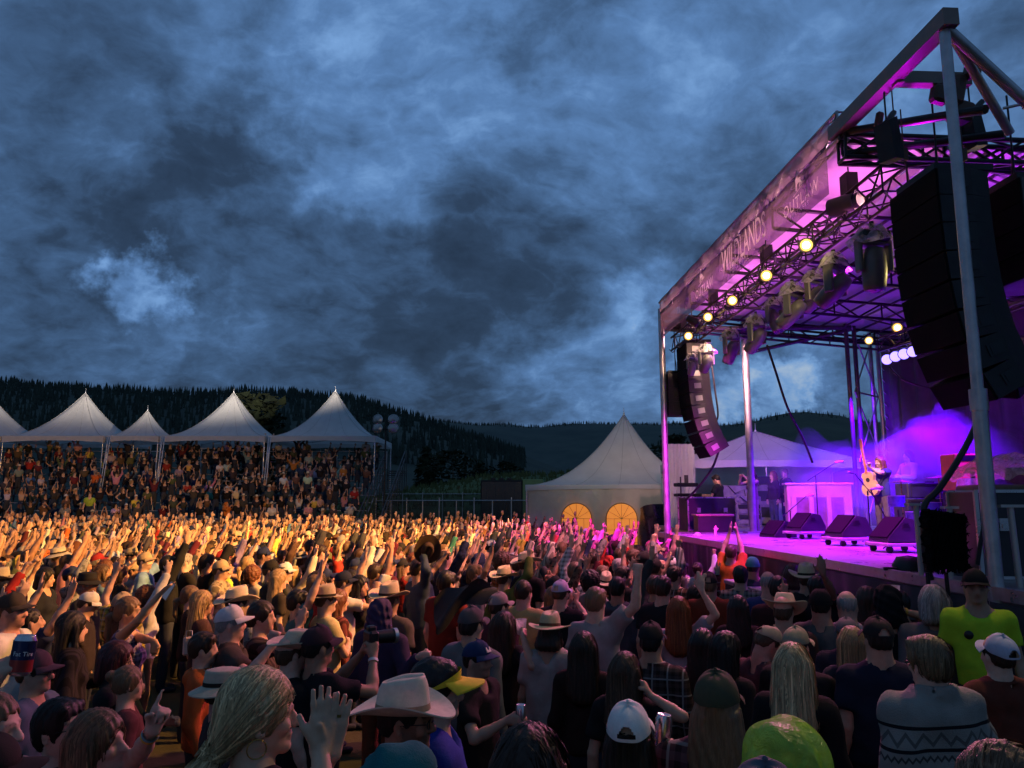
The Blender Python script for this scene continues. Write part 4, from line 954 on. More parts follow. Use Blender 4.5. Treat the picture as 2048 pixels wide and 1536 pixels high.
lamp('SPOT', S(2.7, 2.4, 5.5), S(2.9, 2.6, 7.5), 120, (.62, .05, 1.0), 130, 1.0, .15, 'added_wash_light')
lamp('SPOT', S(2.75, .95, 5.5), S(2.9, .70, 7.5), 110, (1.0, .20, .74), 120, 1.0, .15, 'added_wash_light')  # with the spot above, added to brighten the near ceiling end
for tt in (3.7, 5.2, 6.7, 8.2, 9.7, 11.0): lamp('SPOT', S(tt, 1.0, 5.65), S(tt, .70, 7.5), 130, (1.0, .20, .74), 120, 1.0, .15, 'added_wash_light')  # added uplights that give the front ceiling its pink glow
for tt in (2.9, 4.1, 5.3, 6.5, 7.7, 8.9, 10.1, 11.2): lamp('SPOT', S(tt, 2.1, 6.50), S(tt, -.06, 6.56), 820, (1.0, .46, .50), 42, 1.0, .2, 'added_wash_light')     # added lamps behind the banner, make its lettering show
lamp('SPOT', S(1.6, .5, 6.3), S(.9, .05, 7.2), 60, (.65, .0, 1.0), 120, .8, .1, 'added_wash_light')
for (tt, nn, zz) in ((2.5, 5.0, 5.0), (5.5, 5.0, 5.2), (8.5, 4.9, 5.2), (11.0, 4.6, 5.0)): lamp('SPOT', S(tt, nn, zz), S(tt, nn - .9, DECK), 5600, VIO, 100, 1.0, .1, 'violet_lamp_light')
lamp('SPOT', S(10.0, 1.0, 5.9), S(16.5, 4.0, 3.2), 1600, (1.0, .45, .50), 60, .8, .1, 'head_and_fill_light')       # on the stage canopy
lamp('SPOT', S(11.5, 3.0, 5.6), S(16.0, 6.5, 2.2), 2600, VIO, 90, 1.0, .1, 'violet_lamp_light')
lamp('SPOT', S(5.5, .7, 6.0), S(11.3, 4.6, 3.4), 420, WARM, 36, .8, .1, 'par_and_fill_light')                       # warm patch on the curtain edge
lamp('SPOT', S(3.0, 3.4, 5.6), S(1.0, .6, 5.0), 260, (1.0, .78, .25), 60, .8, .05, 'par_and_fill_light')
lamp('SPOT', S(11.9, -.4, 6.0), (4.2, 32, 4.5), 900, (1.0, .88, .70), 44, 1.0, .1, 'head_and_fill_light')  # added spot to lift the marquee, belongs to no fixture
lamp('SPOT', S(1.9, -.35, 5.75), S(7.5, .5, 5.85), 240, (1.0, .72, .30), 46, .9, .05, 'par_and_fill_light')  # added warm spot for the near sides of the moving heads
lamp('SPOT', S(8.6, .6, 5.9), S(11.4, .6, 4.8), 320, (1.0, .62, .40), 60, .8, .05, 'par_and_fill_light')

# ================================================================== STAGE CANOPY AND WING
cn = frame_tent('white pop-up canopy over the stage wing, washed warm and violet', -3.1, 3.1, -1.7, 1.7, 3.62, 4.72, None, valance=.30, power=1.15, base=1.55)
cn.name = 'stage_canopy'; cc = at(1520, 930, 26.0); cn.location = (cc.x + .15, 26.8, 0); cn.rotation_euler.z = R(-4)
p = MB(); p.grid(lambda u, v: Vector((-3.05 + .03 * math.sin(v * 9 + u * 25), -1.6 + 3.2 * u, 1.2 + 2.4 * v)), 24, 6); p.obj('side_wall', M_white, cn)
p = MB(); p.grid(lambda u, v: Vector((-3.05 + 6.1 * u, 1.62 + .05 * math.sin(u * 40), 1.2 + 2.4 * v)), 40, 6); p.obj('back_wall', M_white, cn)
p = MB(); p.cyl((-.1, -1.62, 1.55), (-.1, -1.62, 3.6), .035, n=6); p.obj('leg', M_alu, cn)
wa = empty('wall_cloth', at(1352, 960, 23.6), 0, 'pale hanging side cloth with window pattern beside the far roof pole', 'wall cloth')
p = MB(); p.grid(lambda u, v: Vector((-.25 + .85 * u, .05 * math.sin(u * 26), 1.1 - 3.2 * v)), 24, 6); p.obj('cloth', M_white, wa)
p = MB()
for k in range(4): p.box((.0 + .12 * k, -.06, -.9), (.012, .012, 1.2)); 
for k in range(4): p.box((.18, -.06, -.4 - .32 * k), (.42, .012, .012))
p.obj('window_tape', M_hand, wa)

# ================================================================== STAGE GEAR
M_case = mat('road_case_laminate', (.022, .022, .026), .4, 0, .25, 4, .1); M_trim = mat('case_trim', (.5, .5, .5), .3, .8, .1)
M_monit = mat('monitor_paint', (.022, .021, .025), .5, 0, .25, 6, .25, 80)
def monitor(px, py, rz, label, riser=True, s_=.80):
    c = on_z(px, py, DECK); r_ = empty('stage_monitor', c, rz, label, 'monitor speaker', 'wedge monitors along the stage front'); z0 = .16 if riser else 0
    M = Matrix.Identity(4); M.translation = Vector((0, 0, z0))
    pf = [(-.36, 0), (.36, 0), (.36, .06), (.0, .44), (-.22, .40), (-.36, .12)]
    p = MB(); p.prism([(x * s_, z * s_) for x, z in pf], .66 * s_, M); p.obj('cabinet', M_monit, r_)
    g_ = MB(); d_ = Vector((.36, 0, .06)) - Vector((0, 0, .44)); mid = Vector((.19 * s_, 0, z0 + .262 * s_)); n_ = Vector((.38, 0, .36)).normalized()
    Mx = Matrix((d_.normalized(), Vector((0, 1, 0)), n_)).transposed(); g_.box(mid, (.5 * s_, .6 * s_, .02), Mx); g_.obj('grille', M_grille, r_)
    for y in (-1, 1):
        h = MB(); h.prism([(-.06, .20), (.06, .20), (.03, .27), (-.03, .27)], .012, Matrix.Translation((0, y * .336 * s_, z0))); h.obj('handle', M_black, r_)
    if riser:
        t_ = MB(); t_.box((0, 0, .12), (.66, .60, .05), bev=.01); t_.box((0, -.29, .12), (.68, .02, .06)); t_.obj('dolly', M_hand, r_)
        for x in (-.25, .25):
            for y in (-.22, .22): w_ = MB(); w_.cyl((x, y - .02, .05), (x, y + .02, .05), .05, n=10); w_.obj('wheel', M_black, r_)
    return r_
monitor(1556, 1074, R(200), 'wedge monitor closest to the side pole at the far stage end', False, .78)
monitor(1612, 1077, R(195), 'wedge monitor on a low dolly in front of the piano')
monitor(1698, 1091, R(190), 'wedge monitor on a dolly, third from the side pole')
monitor(1795, 1104, R(185), 'wedge monitor nearest the black cloth at the near stage end')
def piano():
    c = on_z(1640, 1066, DECK); r_ = empty('upright_piano', c, R(172), 'pale upright piano back washed magenta', 'piano'); M_p = mat('pale_piano_paint', (.58, .52, .52), .45, 0, .12, 3)
    p = MB(); p.box((0, 0, .60), (1.5, .32, 1.1), bev=.015); p.obj('case', M_p, r_)
    p = MB(); p.box((0, 0, 1.17), (1.58, .40, .05), bev=.01); p.obj('lid', M_p, r_)
    for k in range(4): p = MB(); p.box((-.60 + .40 * k, .18, .46), (.10, .06, .82)); p.obj('back_post', M_p, r_)
    for k in range(3): p = MB(); p.box((-.40 + .40 * k, .165, .46), (.28, .012, .78)); p.obj('back_panel', mat('piano_panel', (.22, .16, .2), .6, 0, .2), r_)
    p = MB(); p.box((0, -.32, .68), (1.44, .32, .09), bev=.01); p.obj('keyboard_shelf', M_p, r_)
    for x in (-.72, .72): p = MB(); p.box((x, -.1, .06), (.09, .55, .1)); p.obj('foot', M_p, r_)
piano()
def mic_stand(px, py, h, boom, rz, label):
    c = on_z(px, py, DECK); r_ = empty('microphone_stand', c, rz, label, 'microphone stand', 'microphone stands on stage')
    p = MB(); p.cyl((0, 0, .12), (0, 0, h), .013, n=6)
    for k in range(3): p.cyl((0, 0, .2), (.28 * math.cos(k * 2.1), .28 * math.sin(k * 2.1), .01), .011, n=5)
    p.obj('stand', M_black, r_)
    e = Vector((boom, 0, h + .32)); p = MB(); p.cyl((-.22, 0, h - .12), e, .010, n=5); p.obj('boom', M_black, r_)
    p = MB(); p.cyl(e, e + Vector((.16, 0, .02)), .014, .024, n=8); p.lathe([(.001, .05), (.026, .03), (.03, 0), (.02, -.03)], e + Vector((.18, 0, .02)), 8, Euler((0, R(90), 0)).to_matrix()); p.obj('microphone', M_alu, r_)
mic_stand(1638, 1068, 1.35, .55, R(12), 'tall boom microphone stand behind the piano')
mic_stand(1583, 1072, .55, .5, R(25), 'short boom microphone stand beside the piano end')
mic_stand(1742, 1083, .95, .4, R(215), 'boom microphone stand in front of the guitarist')
mic_stand(1802, 1100, .62, -.45, R(8), 'low boom stand reaching over the nearest wedge monitor')
def case(px, py, size, rz, label, mt=None, name='road_case', z=DECK, Y=None):
    c = on_z(px, py, z) if Y is None else Vector((at(px, py, Y).x, Y, z)); r_ = empty(name, c, rz, label, 'equipment case'); w_, d_, h_ = size
    p = MB(); p.box((0, 0, h_ / 2), size, bev=.012); p.obj('body', mt or M_case, r_)
    p = MB()
    for sx in (-1, 1):
        for sy in (-1, 1): p.box((sx * w_ / 2, sy * d_ / 2, h_ / 2), (.035, .035, h_ + .01))
    for sy in (-1, 1):
        for z_ in (0.02, h_): p.box((0, sy * d_ / 2, z_), (w_, .035, .03))
    p.obj('edging', M_trim, r_)
    for sx in (-.28, .28): l = MB(); l.box((sx * w_, -d_ / 2 - .012, h_ * .62), (.10, .02, .12)); l.box((sx * w_, -d_ / 2 - .022, h_ * .60), (.06, .02, .04)); l.obj('latch', M_trim, r_)
    return r_
# crates and desks in the wing
case(1415, 1052, (1.3, .7, .85), R(8), 'black desk case the crew man in the dark tee leans over', Y=20.6)
tp = empty('equipment_table', at(1425, 1030, 19.6), 0, 'wood topped black flight case at the edge of the wing', 'table')
p = MB(); p.box((0, 0, 0), (.95, .55, .05), bev=.01); p.obj('top', mat('case_lid_wood', (.34, .24, .16), .6, 0, .2), tp); p = MB(); p.box((0, 0, -.42), (.85, .5, .8)); p.obj('body', M_case, tp)
def clutter(px, py, Y, label):
    r_ = empty('keyboard_rig', at(px, py, Y), .1, label, 'equipment rack'); p = MB(); p.box((0, 0, 0), (.7, .4, .08), bev=.02); p.obj('keyboard', M_black, r_); p = MB(); p.box((-.05, 0, .28), (.6, .36, .1), bev=.02); p.obj('upper_keyboard', M_black, r_)
    p = MB(); p.cyl((-.2, 0, -.8), (-.2, 0, .5), .02, n=5); p.cyl((.2, 0, -.8), (.2, 0, 0), .02, n=5); p.cyl((.0, .1, .3), (.0, .1, .55), .06, n=8); p.obj('stand', M_dsteel, r_)
    p = MB(); p.box((.28, -.1, -.28), (.42, .03, .5), (0, R(-25), 0)); p.obj('panel_frame', M_trim, r_)
clutter(1376, 990, 21.5, 'stacked keyboards and racks at the canopy corner')
M_rack = mat('rack_grey', (.20, .18, .20), .5, .2, .3, 6, .1)
for i, (px, pw, h_, Yq, lab) in enumerate(((1470, 1.2, 1.25, 24.8, 'grey equipment rack with cables at the back of the canopy'), (1515, .9, 1.55, 25.2, 'tall dark rack at the back of the canopy behind the woman'), (1488, .8, .9, 23.4, 'lower rack case beside the crew man'))):
    r_ = empty('equipment_rack', Vector((at(px, 1003, Yq).x, Yq, DECK)), R(5 * i), lab, 'equipment rack'); p = MB(); p.box((0, 0, h_ / 2), (pw, .6, h_), bev=.02); p.obj('body', (M_rack, M_case, M_rack)[i], r_)
    for k in range(5): q_ = MB(); q_.box((0, -.315, .15 + k * h_ / 6), (pw * .86, .03, h_ / 8)); q_.obj('panel', M_case if k % 2 else M_rack, r_)
    q_ = MB(); q_.tube([(-.3, -.34, h_), (-.1, -.4, h_ * .8), (.2, -.36, h_ * .9), (.3, -.4, h_ * .4)], .015, 4); q_.obj('cable', M_black, r_)
# amplifiers, pedals and drums
M_orange = mat('orange_tolex', (.62, .22, .04), .6, 0, .12, 12, .2); M_tweed = mat('pale_speaker_cloth', (.42, .36, .24), .85, 0, .2, 30, .2)
def amp(px, Y, size, z, rz, label, mt, gm):
    r_ = empty('guitar_amplifier', Vector((at(px, 1003, Y).x, Y, z)), rz, label, 'amplifier'); w_, d_, h_ = size
    p = MB(); p.box((0, 0, h_ / 2), size, bev=.02); p.obj('cabinet', mt, r_); p = MB(); p.box((0, -d_ / 2 - .006, h_ * .40), (w_ * .88, .014, h_ * .66)); p.obj('grille', gm, r_); p = MB(); p.box((0, -d_ / 2 - .006, h_ * .87), (w_ * .88, .014, h_ * .16)); p.obj('panel', M_black, r_)
    p = MB(); p.box((0, 0, h_ + .015), (.2, .03, .03)); p.obj('handle', M_black, r_)
amp(1938, 14.2, (.75, .4, .66), DECK + .95, R(10), 'orange amplifier with pale grille standing on a black cabinet', M_orange, M_orange); amp(1938, 14.2, (.78, .42, .92), DECK, R(10), 'black speaker cabinet under the orange amplifier', M_blackmat, M_grille)
amp(1862, 16.5, (1.4, .5, .8), DECK, R(6), 'wide violet lit case behind the guitarist', M_case, M_case); amp(1862, 16.45, (1.3, .45, .32), DECK + .82, R(6), 'flat framed case on top of the wide violet case', M_case, M_case)
pb = empty('pedal_board', on_z(1822, 1070, DECK), R(8), 'yellow lit row of small boxes and pedals behind the nearest wedge', 'pedal board'); M_cream = mat('cream_box', (.62, .50, .28), .6, 0, .15)
p = MB(); p.box((0, 0, .1), (1.3, .4, .2), bev=.01); p.obj('board', M_cream, pb)
for k in range(6): q_ = MB(); q_.box((-.5 + .2 * k, -.05, .25), (.14, .22, .1), bev=.02); q_.obj('pedal', M_cream if k % 2 else M_trim, pb)
dk = empty('drum_kit', on_z(1846, 1084, DECK), R(20), 'part of a drum kit showing between the rail posts', 'drum kit'); M_drum = mat('drum_shell', (.10, .08, .30), .3, 0, .1); M_skinw = mat('drum_head', (.6, .58, .55), .5, 0, .05)
for x, y, z, r_, h_ in ((0, 0, .35, .26, .4), (.45, .15, .6, .18, .25), (-.2, .35, .75, .15, .2)):
    q_ = MB(); q_.cyl((x, y, z - h_ / 2), (x, y, z + h_ / 2), r_, n=18); o = q_.obj('drum', M_drum, dk); q_ = MB(); q_.cyl((x, y, z + h_ / 2), (x, y, z + h_ / 2 + .012), r_ * 1.02, n=18); q_.obj('drum_head', M_skinw, o)
for x, y, z, r_ in ((.1, .5, 1.12, .24), (.75, .2, 1.2, .26)):
    q_ = MB(); q_.lathe([(r_, 0), (r_ * .3, .03), (.01, .05)], (x, y, z), 18); q_.cyl((x, y, z), (x, y, 0), .012, n=5); q_.obj('cymbal', mat('bronze', (.5, .34, .12), .3, .9, .1), dk)
# near end of the stage: rail posts, fur-edged black cloth, wrapped desk, cases
def rail_post(a, b, w_, label):
    a, b = Vector(a), Vector(b); r_ = empty('rail_post', a, 0, label, 'post', 'bare rail posts at the near stage end'); p = MB(); d = b - a
    p.cyl((0, 0, 0), d, .028, n=8); p.obj('post', M_hand, r_)
    if w_: q_ = MB(); q_.box(d, (w_, .09, .025)); q_.obj('cap_plate', M_hand, r_)
rail_post(at(1843, 1152, 7.9), at(1832, 1009, 7.9), .20, 'post with flat cap in front of the black cloth'); rail_post(at(1901, 1160, 7.75), at(1899, 1015, 7.75), .14, 'post behind the black cloth')
rail_post(at(2042, 1190, 7.0), at(2020, 1012, 7.0), .22, 'post with flat cap beyond the near pole'); 
bc = empty('draped_cloth', at(1890, 1080, 7.35), R(8), 'shaggy black cloth hung over a rail at the near stage end', 'cloth')
def shag(u, v):
    n_ = .02 * math.sin(u * 57 + v * 21) + .015 * math.sin(u * 131 + v * 63)
    return Vector((.19 * (2 * u - 1) * (1 - .06 * v) + n_ * (abs(2 * u - 1) ** 4), -.05 + n_, .27 - .55 * v + .02 * math.sin(u * 40) * (1 if v in (0, 1) else .3) - .05 * u * (1 - v)))
p = MB(); p.grid(shag, 44, 30); p.grid(lambda u, v: shag(u, v) + Vector((0, .09 - 2 * (shag(u, v).y + .05), 0)), 44, 30)
p.grid(lambda u, v: shag(u, 0) * (1 - v) + (shag(u, 0) + Vector((0, .09, 0))) * v, 44, 2); p.grid(lambda u, v: shag(1, u) * (1 - v) + (shag(1, u) + Vector((0, .09, 0))) * v, 30, 2); p.grid(lambda u, v: shag(0, u) * (1 - v) + (shag(0, u) + Vector((0, .09, 0))) * v, 30, 2)
p.obj('cloth', mat('shaggy_black', (.006, .006, .007), .95, 0, .3, 40, .8, 70, .05), bc)
q_ = MB(); rs = random.Random(3)
for k in range(160):
    u, v = rs.choice(((rs.random(), 0), (1, rs.random()), (rs.random(), 1), (0, rs.random()))); b0 = shag(u, v); q_.cyl(b0, b0 + Vector((rs.uniform(-.02, .02) + .02 * (2 * u - 1), rs.uniform(-.03, .03), rs.uniform(-.035, .03))), .008, .002, n=4)
tag(q_.obj('fringe', mat('shaggy_black'), bc), kind='stuff')
p = MB(); p.cyl((-.17, .05, -.3), (-.17, .05, -.72), .02, n=6); p.cyl((.02, .05, -.3), (.03, .05, -.85), .02, n=6); p.obj('rail_leg', M_black, bc)
dsk = empty('wrapped_desk', Vector((at(2036, 1003, 8.6).x, 8.6, DECK)), R(-8), 'wooden monitor desk under a clear plastic sheet at the picture edge', 'desk')
p = MB(); p.box((0, 0, .48), (1.0, .7, .9), bev=.02); p.obj('desk', M_wood, dsk); p = MB(); p.box((.2, -.1, 1.0), (.5, .5, .16), (R(12), 0, 0), bev=.02); p.obj('console', M_black, dsk)
for k in range(4): q_ = MB(); q_.box((.25, -.37, .93 + .06 * k), (.3, .03, .018)); q_.obj('paper', mat('paper', (.7, .66, .5), .7, 0, .05), dsk)
p = MB(); p.grid(lambda u, v: Vector((-.62 + 1.3 * u + .02 * math.sin(v * 23), -.42 + .84 * v, 1.02 + .24 * math.sin(math.pi * min(1, max(0, u * 1.05))) ** .6 * math.sin(math.pi * v) ** .5 + .03 * math.sin(u * 17 + v * 9) + .02 * math.sin(u * 41))), 40, 24); p.obj('plastic_sheet', clear_plastic('desk_sheet', (.9, .85, .6), .36), dsk)
case(2050, 1130, (1.1, .6, .85), R(-6), 'black flight case with silver edging beside the near pole', Y=7.9)
pl = empty('plastic_wrapped_stand', Vector((at(1950, 1003, 9.2).x, 9.2, DECK)), R(10), 'music stand and gear bundled in hanging clear plastic behind the near pole', 'wrapped equipment')
p = MB(); p.grid(lambda u, v: Vector(((.16 + .16 * v) * math.cos(u * 6.2832) * (1 + .15 * math.sin(u * 31 + v * 7)), (.15 + .15 * v) * math.sin(u * 6.2832) * (1 + .15 * math.sin(u * 23)), 1.02 - .98 * v)), 40, 16, closed_u=True); p.obj('wrap', clear_plastic('stand_sheet', (.9, .8, .85), .55), pl)
p = MB(); p.cyl((0, 0, 0), (0, 0, 1.1), .03, n=6); p.box((0, 0, .5), (.16, .16, .5)); p.obj('stand', M_dsteel, pl)
hl = tag(MB().lathe([(.001, .16), (.12, .14), (.17, .05), (.17, 0)], on_z(1818, 1140, DECK), 16).tube([on_z(1818, 1140, DECK) + Vector((x, -.05, .02)) for x in (-.3, -.1, .1, .35)], .02, 5).obj('cable_coil', M_black), 'small black coil of cable lying at the stage edge', 'cable')
c2 = MB(); cc_ = on_z(1880, 1136, DECK + .02)
c2.tube([cc_ + Vector((.16 * math.cos(k * .4), .16 * math.sin(k * .4), .002 * k)) for k in range(34)], .012, 5); tag(c2.obj('cable_coil', M_hand), 'pale loop of cable on the deck below the black cloth', 'cable')

# ---- stage smoke: rolling puffs of even thin haze, lit by the violet lamps
def smoke():
    rs = random.Random(8)
    for i, (px, py, Y, rx, rz_, dens, lab) in enumerate(((1880, 915, 17.0, 1.7, .66, .16, 'violet smoke billow behind the guitarist'), (1940, 895, 15.5, 1.3, .52, .17, 'upper violet smoke billow beside the near pole'), (1830, 945, 18.6, 1.3, .75, .16, 'low violet smoke drifting past the second musician'),
            (1960, 910, 14.6, .8, .5, .18, 'violet smoke curling round the near pole'), (1850, 872, 16.8, .7, .40, .16, 'small violet smoke puff under the speakers'), (1800, 912, 17.9, .8, .45, .14, 'faint violet smoke above the second musician'), (1900, 862, 16.4, .75, .45, .22, 'curling top of the violet smoke'), (1720, 960, 18.6, 1.9, .9, .08, 'thin violet haze in front of the rear tower'), (1610, 955, 19.6, 1.8, .85, .04, 'thin violet haze behind the piano'), (1820, 990, 17.8, 2.4, .9, .10, 'low violet haze over the drum gear'))):
        c = at(px, py, Y); ph = [rs.uniform(0, 6) for _ in range(6)]
        m = bpy.data.materials.new('stage_smoke'); m.use_nodes = True; t = NT(m.node_tree); o = t.n('ShaderNodeOutputMaterial'); v_ = t.n('ShaderNodeVolumeScatter')
        v_.inputs['Color'].default_value = (.85, .8, .9, 1); v_.inputs['Density'].default_value = dens; v_.inputs['Anisotropy'].default_value = .1; t.put(o.inputs['Volume'], v_.outputs[0])
        b = MB(); b.grid(lambda u, v: Vector((rx * math.sin(v * 3.1416) * math.sin(u * 6.2832), rx * .7 * math.sin(v * 3.1416) * math.cos(u * 6.2832), rz_ * math.cos(v * 3.1416))) * (1 + .26 * math.sin(u * 18.85 + ph[0] + v * 4) * math.sin(v * 9 + ph[1]) + .16 * math.sin(u * 31.4 + ph[2]) * math.sin(v * 15 + ph[3]) + .2 * math.sin(u * 6.2832 + ph[4])), 48, 26, True, True)
        so_ = b.obj('smoke', m); so_.location = c; tag(so_, lab, None, None, 'stuff')
smoke()
# ================================================================== PEOPLE ENGINE (distance fields -> one continuous surface each)
A3 = lambda *v: np.array(v, np.float64)
def nrm(v): v = np.asarray(v, float); return v / (np.linalg.norm(v) + 1e-9)
def rotm(rx=0, ry=0, rz=0): return np.array(Euler((rx, ry, rz)).to_matrix())

class Field:
    def __init__(s, h): s.h = h; s.p = []; s.neg = []
    def rc(s, a, b, r1, r2=None, k=.02, sy=1.0, cut=None, neg=False):
        (s.neg if neg else s.p).append(('rc', np.asarray(a, float), np.asarray(b, float), r1, r1 if r2 is None else r2, k, sy, cut)); return s
    def el(s, c, r, Rm=None, k=.02, neg=False):
        (s.neg if neg else s.p).append(('el', np.asarray(c, float), np.asarray(r, float), Rm, 0, k, 1, None)); return s
    def bounds(s):
        lo = np.full(3, 9.); hi = -lo
        for q in s.p:
            if q[0] == 'rc':
                m = max(q[3], q[4]); lo = np.minimum(lo, np.minimum(q[1], q[2]) - m); hi = np.maximum(hi, np.maximum(q[1], q[2]) + m)
            else:
                m = q[2].max(); lo = np.minimum(lo, q[1] - m); hi = np.maximum(hi, q[1] + m)
        return lo, hi
    def build(s):
        h = s.h; lo, hi = s.bounds(); lo = lo - 2.5 * h; hi = hi + 2.5 * h
        n = np.ceil((hi - lo) / h).astype(int) + 1; s.lo = lo
        s.ax = [lo[i] + h * np.arange(n[i]) for i in range(3)]
        A = np.full(tuple(n), 1.0, np.float32)
        for neg, L in ((False, s.p), (True, s.neg)):
            for q in L:
                k = q[5]
                if q[0] == 'rc': m = max(q[3], q[4]); a, b = np.minimum(q[1], q[2]) - m, np.maximum(q[1], q[2]) + m
                else: m = q[2].max(); a, b = q[1] - m, q[1] + m
                pad = k + 2.5 * h
                i0 = np.clip(np.floor((a - pad - lo) / h).astype(int), 0, n); i1 = np.clip(np.ceil((b + pad - lo) / h).astype(int) + 1, 0, n)
                if (i1 <= i0).any(): continue
                sl = tuple(slice(i0[j], i1[j]) for j in range(3))
                X = s.ax[0][sl[0]][:, None, None]; Y = s.ax[1][sl[1]][None, :, None]; Z = s.ax[2][sl[2]][None, None, :]
                if q[0] == 'rc':
                    a, b, r1, r2, sy = q[1], q[2], q[3], q[4], q[6]
                    ba = b - a; bb = ba @ ba + 1e-12
                    px, py, pz = X - a[0], (Y - a[1]), Z - a[2]
                    t_ = np.clip((px * ba[0] + py * ba[1] + pz * ba[2]) / bb, 0, 1)
                    d = np.sqrt((px - t_ * ba[0]) ** 2 + ((py - t_ * ba[1]) / sy) ** 2 + (pz - t_ * ba[2]) ** 2) - (r1 + (r2 - r1) * t_)
                    if sy != 1: d = d * (sy ** .5)
                    if q[7] is not None:
                        for (c0, nn) in q[7]: d = np.maximum(d, (X - c0[0]) * nn[0] + (Y - c0[1]) * nn[1] + (Z - c0[2]) * nn[2])
                else:
                    c, r, Rm = q[1], q[2], q[3]; px, py, pz = X - c[0], Y - c[1], Z - c[2]
                    if Rm is not None: px, py, pz = (Rm[0, 0] * px + Rm[1, 0] * py + Rm[2, 0] * pz, Rm[0, 1] * px + Rm[1, 1] * py + Rm[2, 1] * pz, Rm[0, 2] * px + Rm[1, 2] * py + Rm[2, 2] * pz)
                    q0 = np.sqrt((px / r[0]) ** 2 + (py / r[1]) ** 2 + (pz / r[2]) ** 2) + 1e-6
                    q1 = np.sqrt((px / r[0] ** 2) ** 2 + (py / r[1] ** 2) ** 2 + (pz / r[2] ** 2) ** 2) + 1e-6
                    d = q0 * (q0 - 1) / q1
                B = A[sl]
                if neg:
                    hh = np.clip(.5 - .5 * (B + d) / k, 0, 1); A[sl] = B * (1 - hh) + (-d) * hh + k * hh * (1 - hh)
                else:
                    hh = np.clip(.5 + .5 * (B - d) / k, 0, 1); A[sl] = B * (1 - hh) + d * hh - k * hh * (1 - hh)
        s.A = A; return s
    def wrinkle(s, fn, band=.035):
        m = np.abs(s.A) < band; I = np.nonzero(m); P = [s.ax[i][I[i]] for i in range(3)]; s.A[I] += fn(*P).astype(np.float32); return s
    def clip(s, c, n_):
        X, Y, Z = s.ax; d = ((X - c[0]) * n_[0])[:, None, None] + ((Y - c[1]) * n_[1])[None, :, None] + ((Z - c[2]) * n_[2])[None, None, :]
        s.A = np.maximum(s.A, d.astype(np.float32)); return s
    def mesh(s):
        A, lo, h = s.A, s.lo, s.h; S_ = A < 0
        S8 = S_.astype(np.int8)
        c = S8[:-1, :-1, :-1] + S8[1:, :-1, :-1] + S8[:-1, 1:, :-1] + S8[1:, 1:, :-1] + S8[:-1, :-1, 1:] + S8[1:, :-1, 1:] + S8[:-1, 1:, 1:] + S8[1:, 1:, 1:]
        act = (c > 0) & (c < 8); I = np.argwhere(act); n = len(I)
        off = [(0, 0, 0), (1, 0, 0), (0, 1, 0), (1, 1, 0), (0, 0, 1), (1, 0, 1), (0, 1, 1), (1, 1, 1)]
        val = [A[I[:, 0] + o[0], I[:, 1] + o[1], I[:, 2] + o[2]] for o in off]
        acc = np.zeros((n, 3)); cnt = np.zeros(n)
        for a, b in ((0, 1), (2, 3), (4, 5), (6, 7), (0, 2), (1, 3), (4, 6), (5, 7), (0, 4), (1, 5), (2, 6), (3, 7)):
            va, vb = val[a], val[b]; mk = (va < 0) != (vb < 0); t_ = np.where(mk, va / np.where(mk, va - vb, 1), 0)
            pa, pb = np.array(off[a]), np.array(off[b]); acc += np.where(mk[:, None], pa + (pb - pa) * t_[:, None], 0); cnt += mk
        V = lo + h * (I + acc / np.maximum(cnt, 1)[:, None])
        im = np.full(act.shape, -1, np.int32); im[act] = np.arange(n)
        F = []
        e = (S_[:-1, 1:-1, 1:-1] != S_[1:, 1:-1, 1:-1]); J = np.argwhere(e); i, j, k = J[:, 0], J[:, 1] + 1, J[:, 2] + 1
        q = np.stack([im[i, j - 1, k - 1], im[i, j, k - 1], im[i, j, k], im[i, j - 1, k]], 1); fl = S_[i, j, k]; q[~fl] = q[~fl][:, ::-1]; F.append(q)
        e = (S_[1:-1, :-1, 1:-1] != S_[1:-1, 1:, 1:-1]); J = np.argwhere(e); i, j, k = J[:, 0] + 1, J[:, 1], J[:, 2] + 1
        q = np.stack([im[i - 1, j, k - 1], im[i - 1, j, k], im[i, j, k], im[i, j, k - 1]], 1); fl = S_[i, j, k]; q[~fl] = q[~fl][:, ::-1]; F.append(q)
        e = (S_[1:-1, 1:-1, :-1] != S_[1:-1, 1:-1, 1:]); J = np.argwhere(e); i, j, k = J[:, 0] + 1, J[:, 1] + 1, J[:, 2]
        q = np.stack([im[i - 1, j - 1, k], im[i, j - 1, k], im[i, j, k], im[i - 1, j, k]], 1); fl = S_[i, j, k]; q[~fl] = q[~fl][:, ::-1]; F.append(q)
        F = np.concatenate(F); F = F[(F >= 0).all(1)]
        return V, F
    def sample(s, P):
        g = (P - s.lo) / s.h; n = np.array(s.A.shape); g = np.clip(g, 0, n - 1.001); i = g.astype(int); f = g - i
        r_ = 0
        for dx in (0, 1):
            for dy in (0, 1):
                for dz_ in (0, 1):
                    w_ = (f[:, 0] if dx else 1 - f[:, 0]) * (f[:, 1] if dy else 1 - f[:, 1]) * (f[:, 2] if dz_ else 1 - f[:, 2])
                    r_ = r_ + w_ * s.A[i[:, 0] + dx, i[:, 1] + dy, i[:, 2] + dz_]
        return r_
    def grad(s, P):
        e = s.h * .8; G = np.stack([s.sample(P + np.eye(3)[k] * e) - s.sample(P - np.eye(3)[k] * e) for k in range(3)], 1)
        return G / (np.linalg.norm(G, axis=1, keepdims=True) + 1e-9)

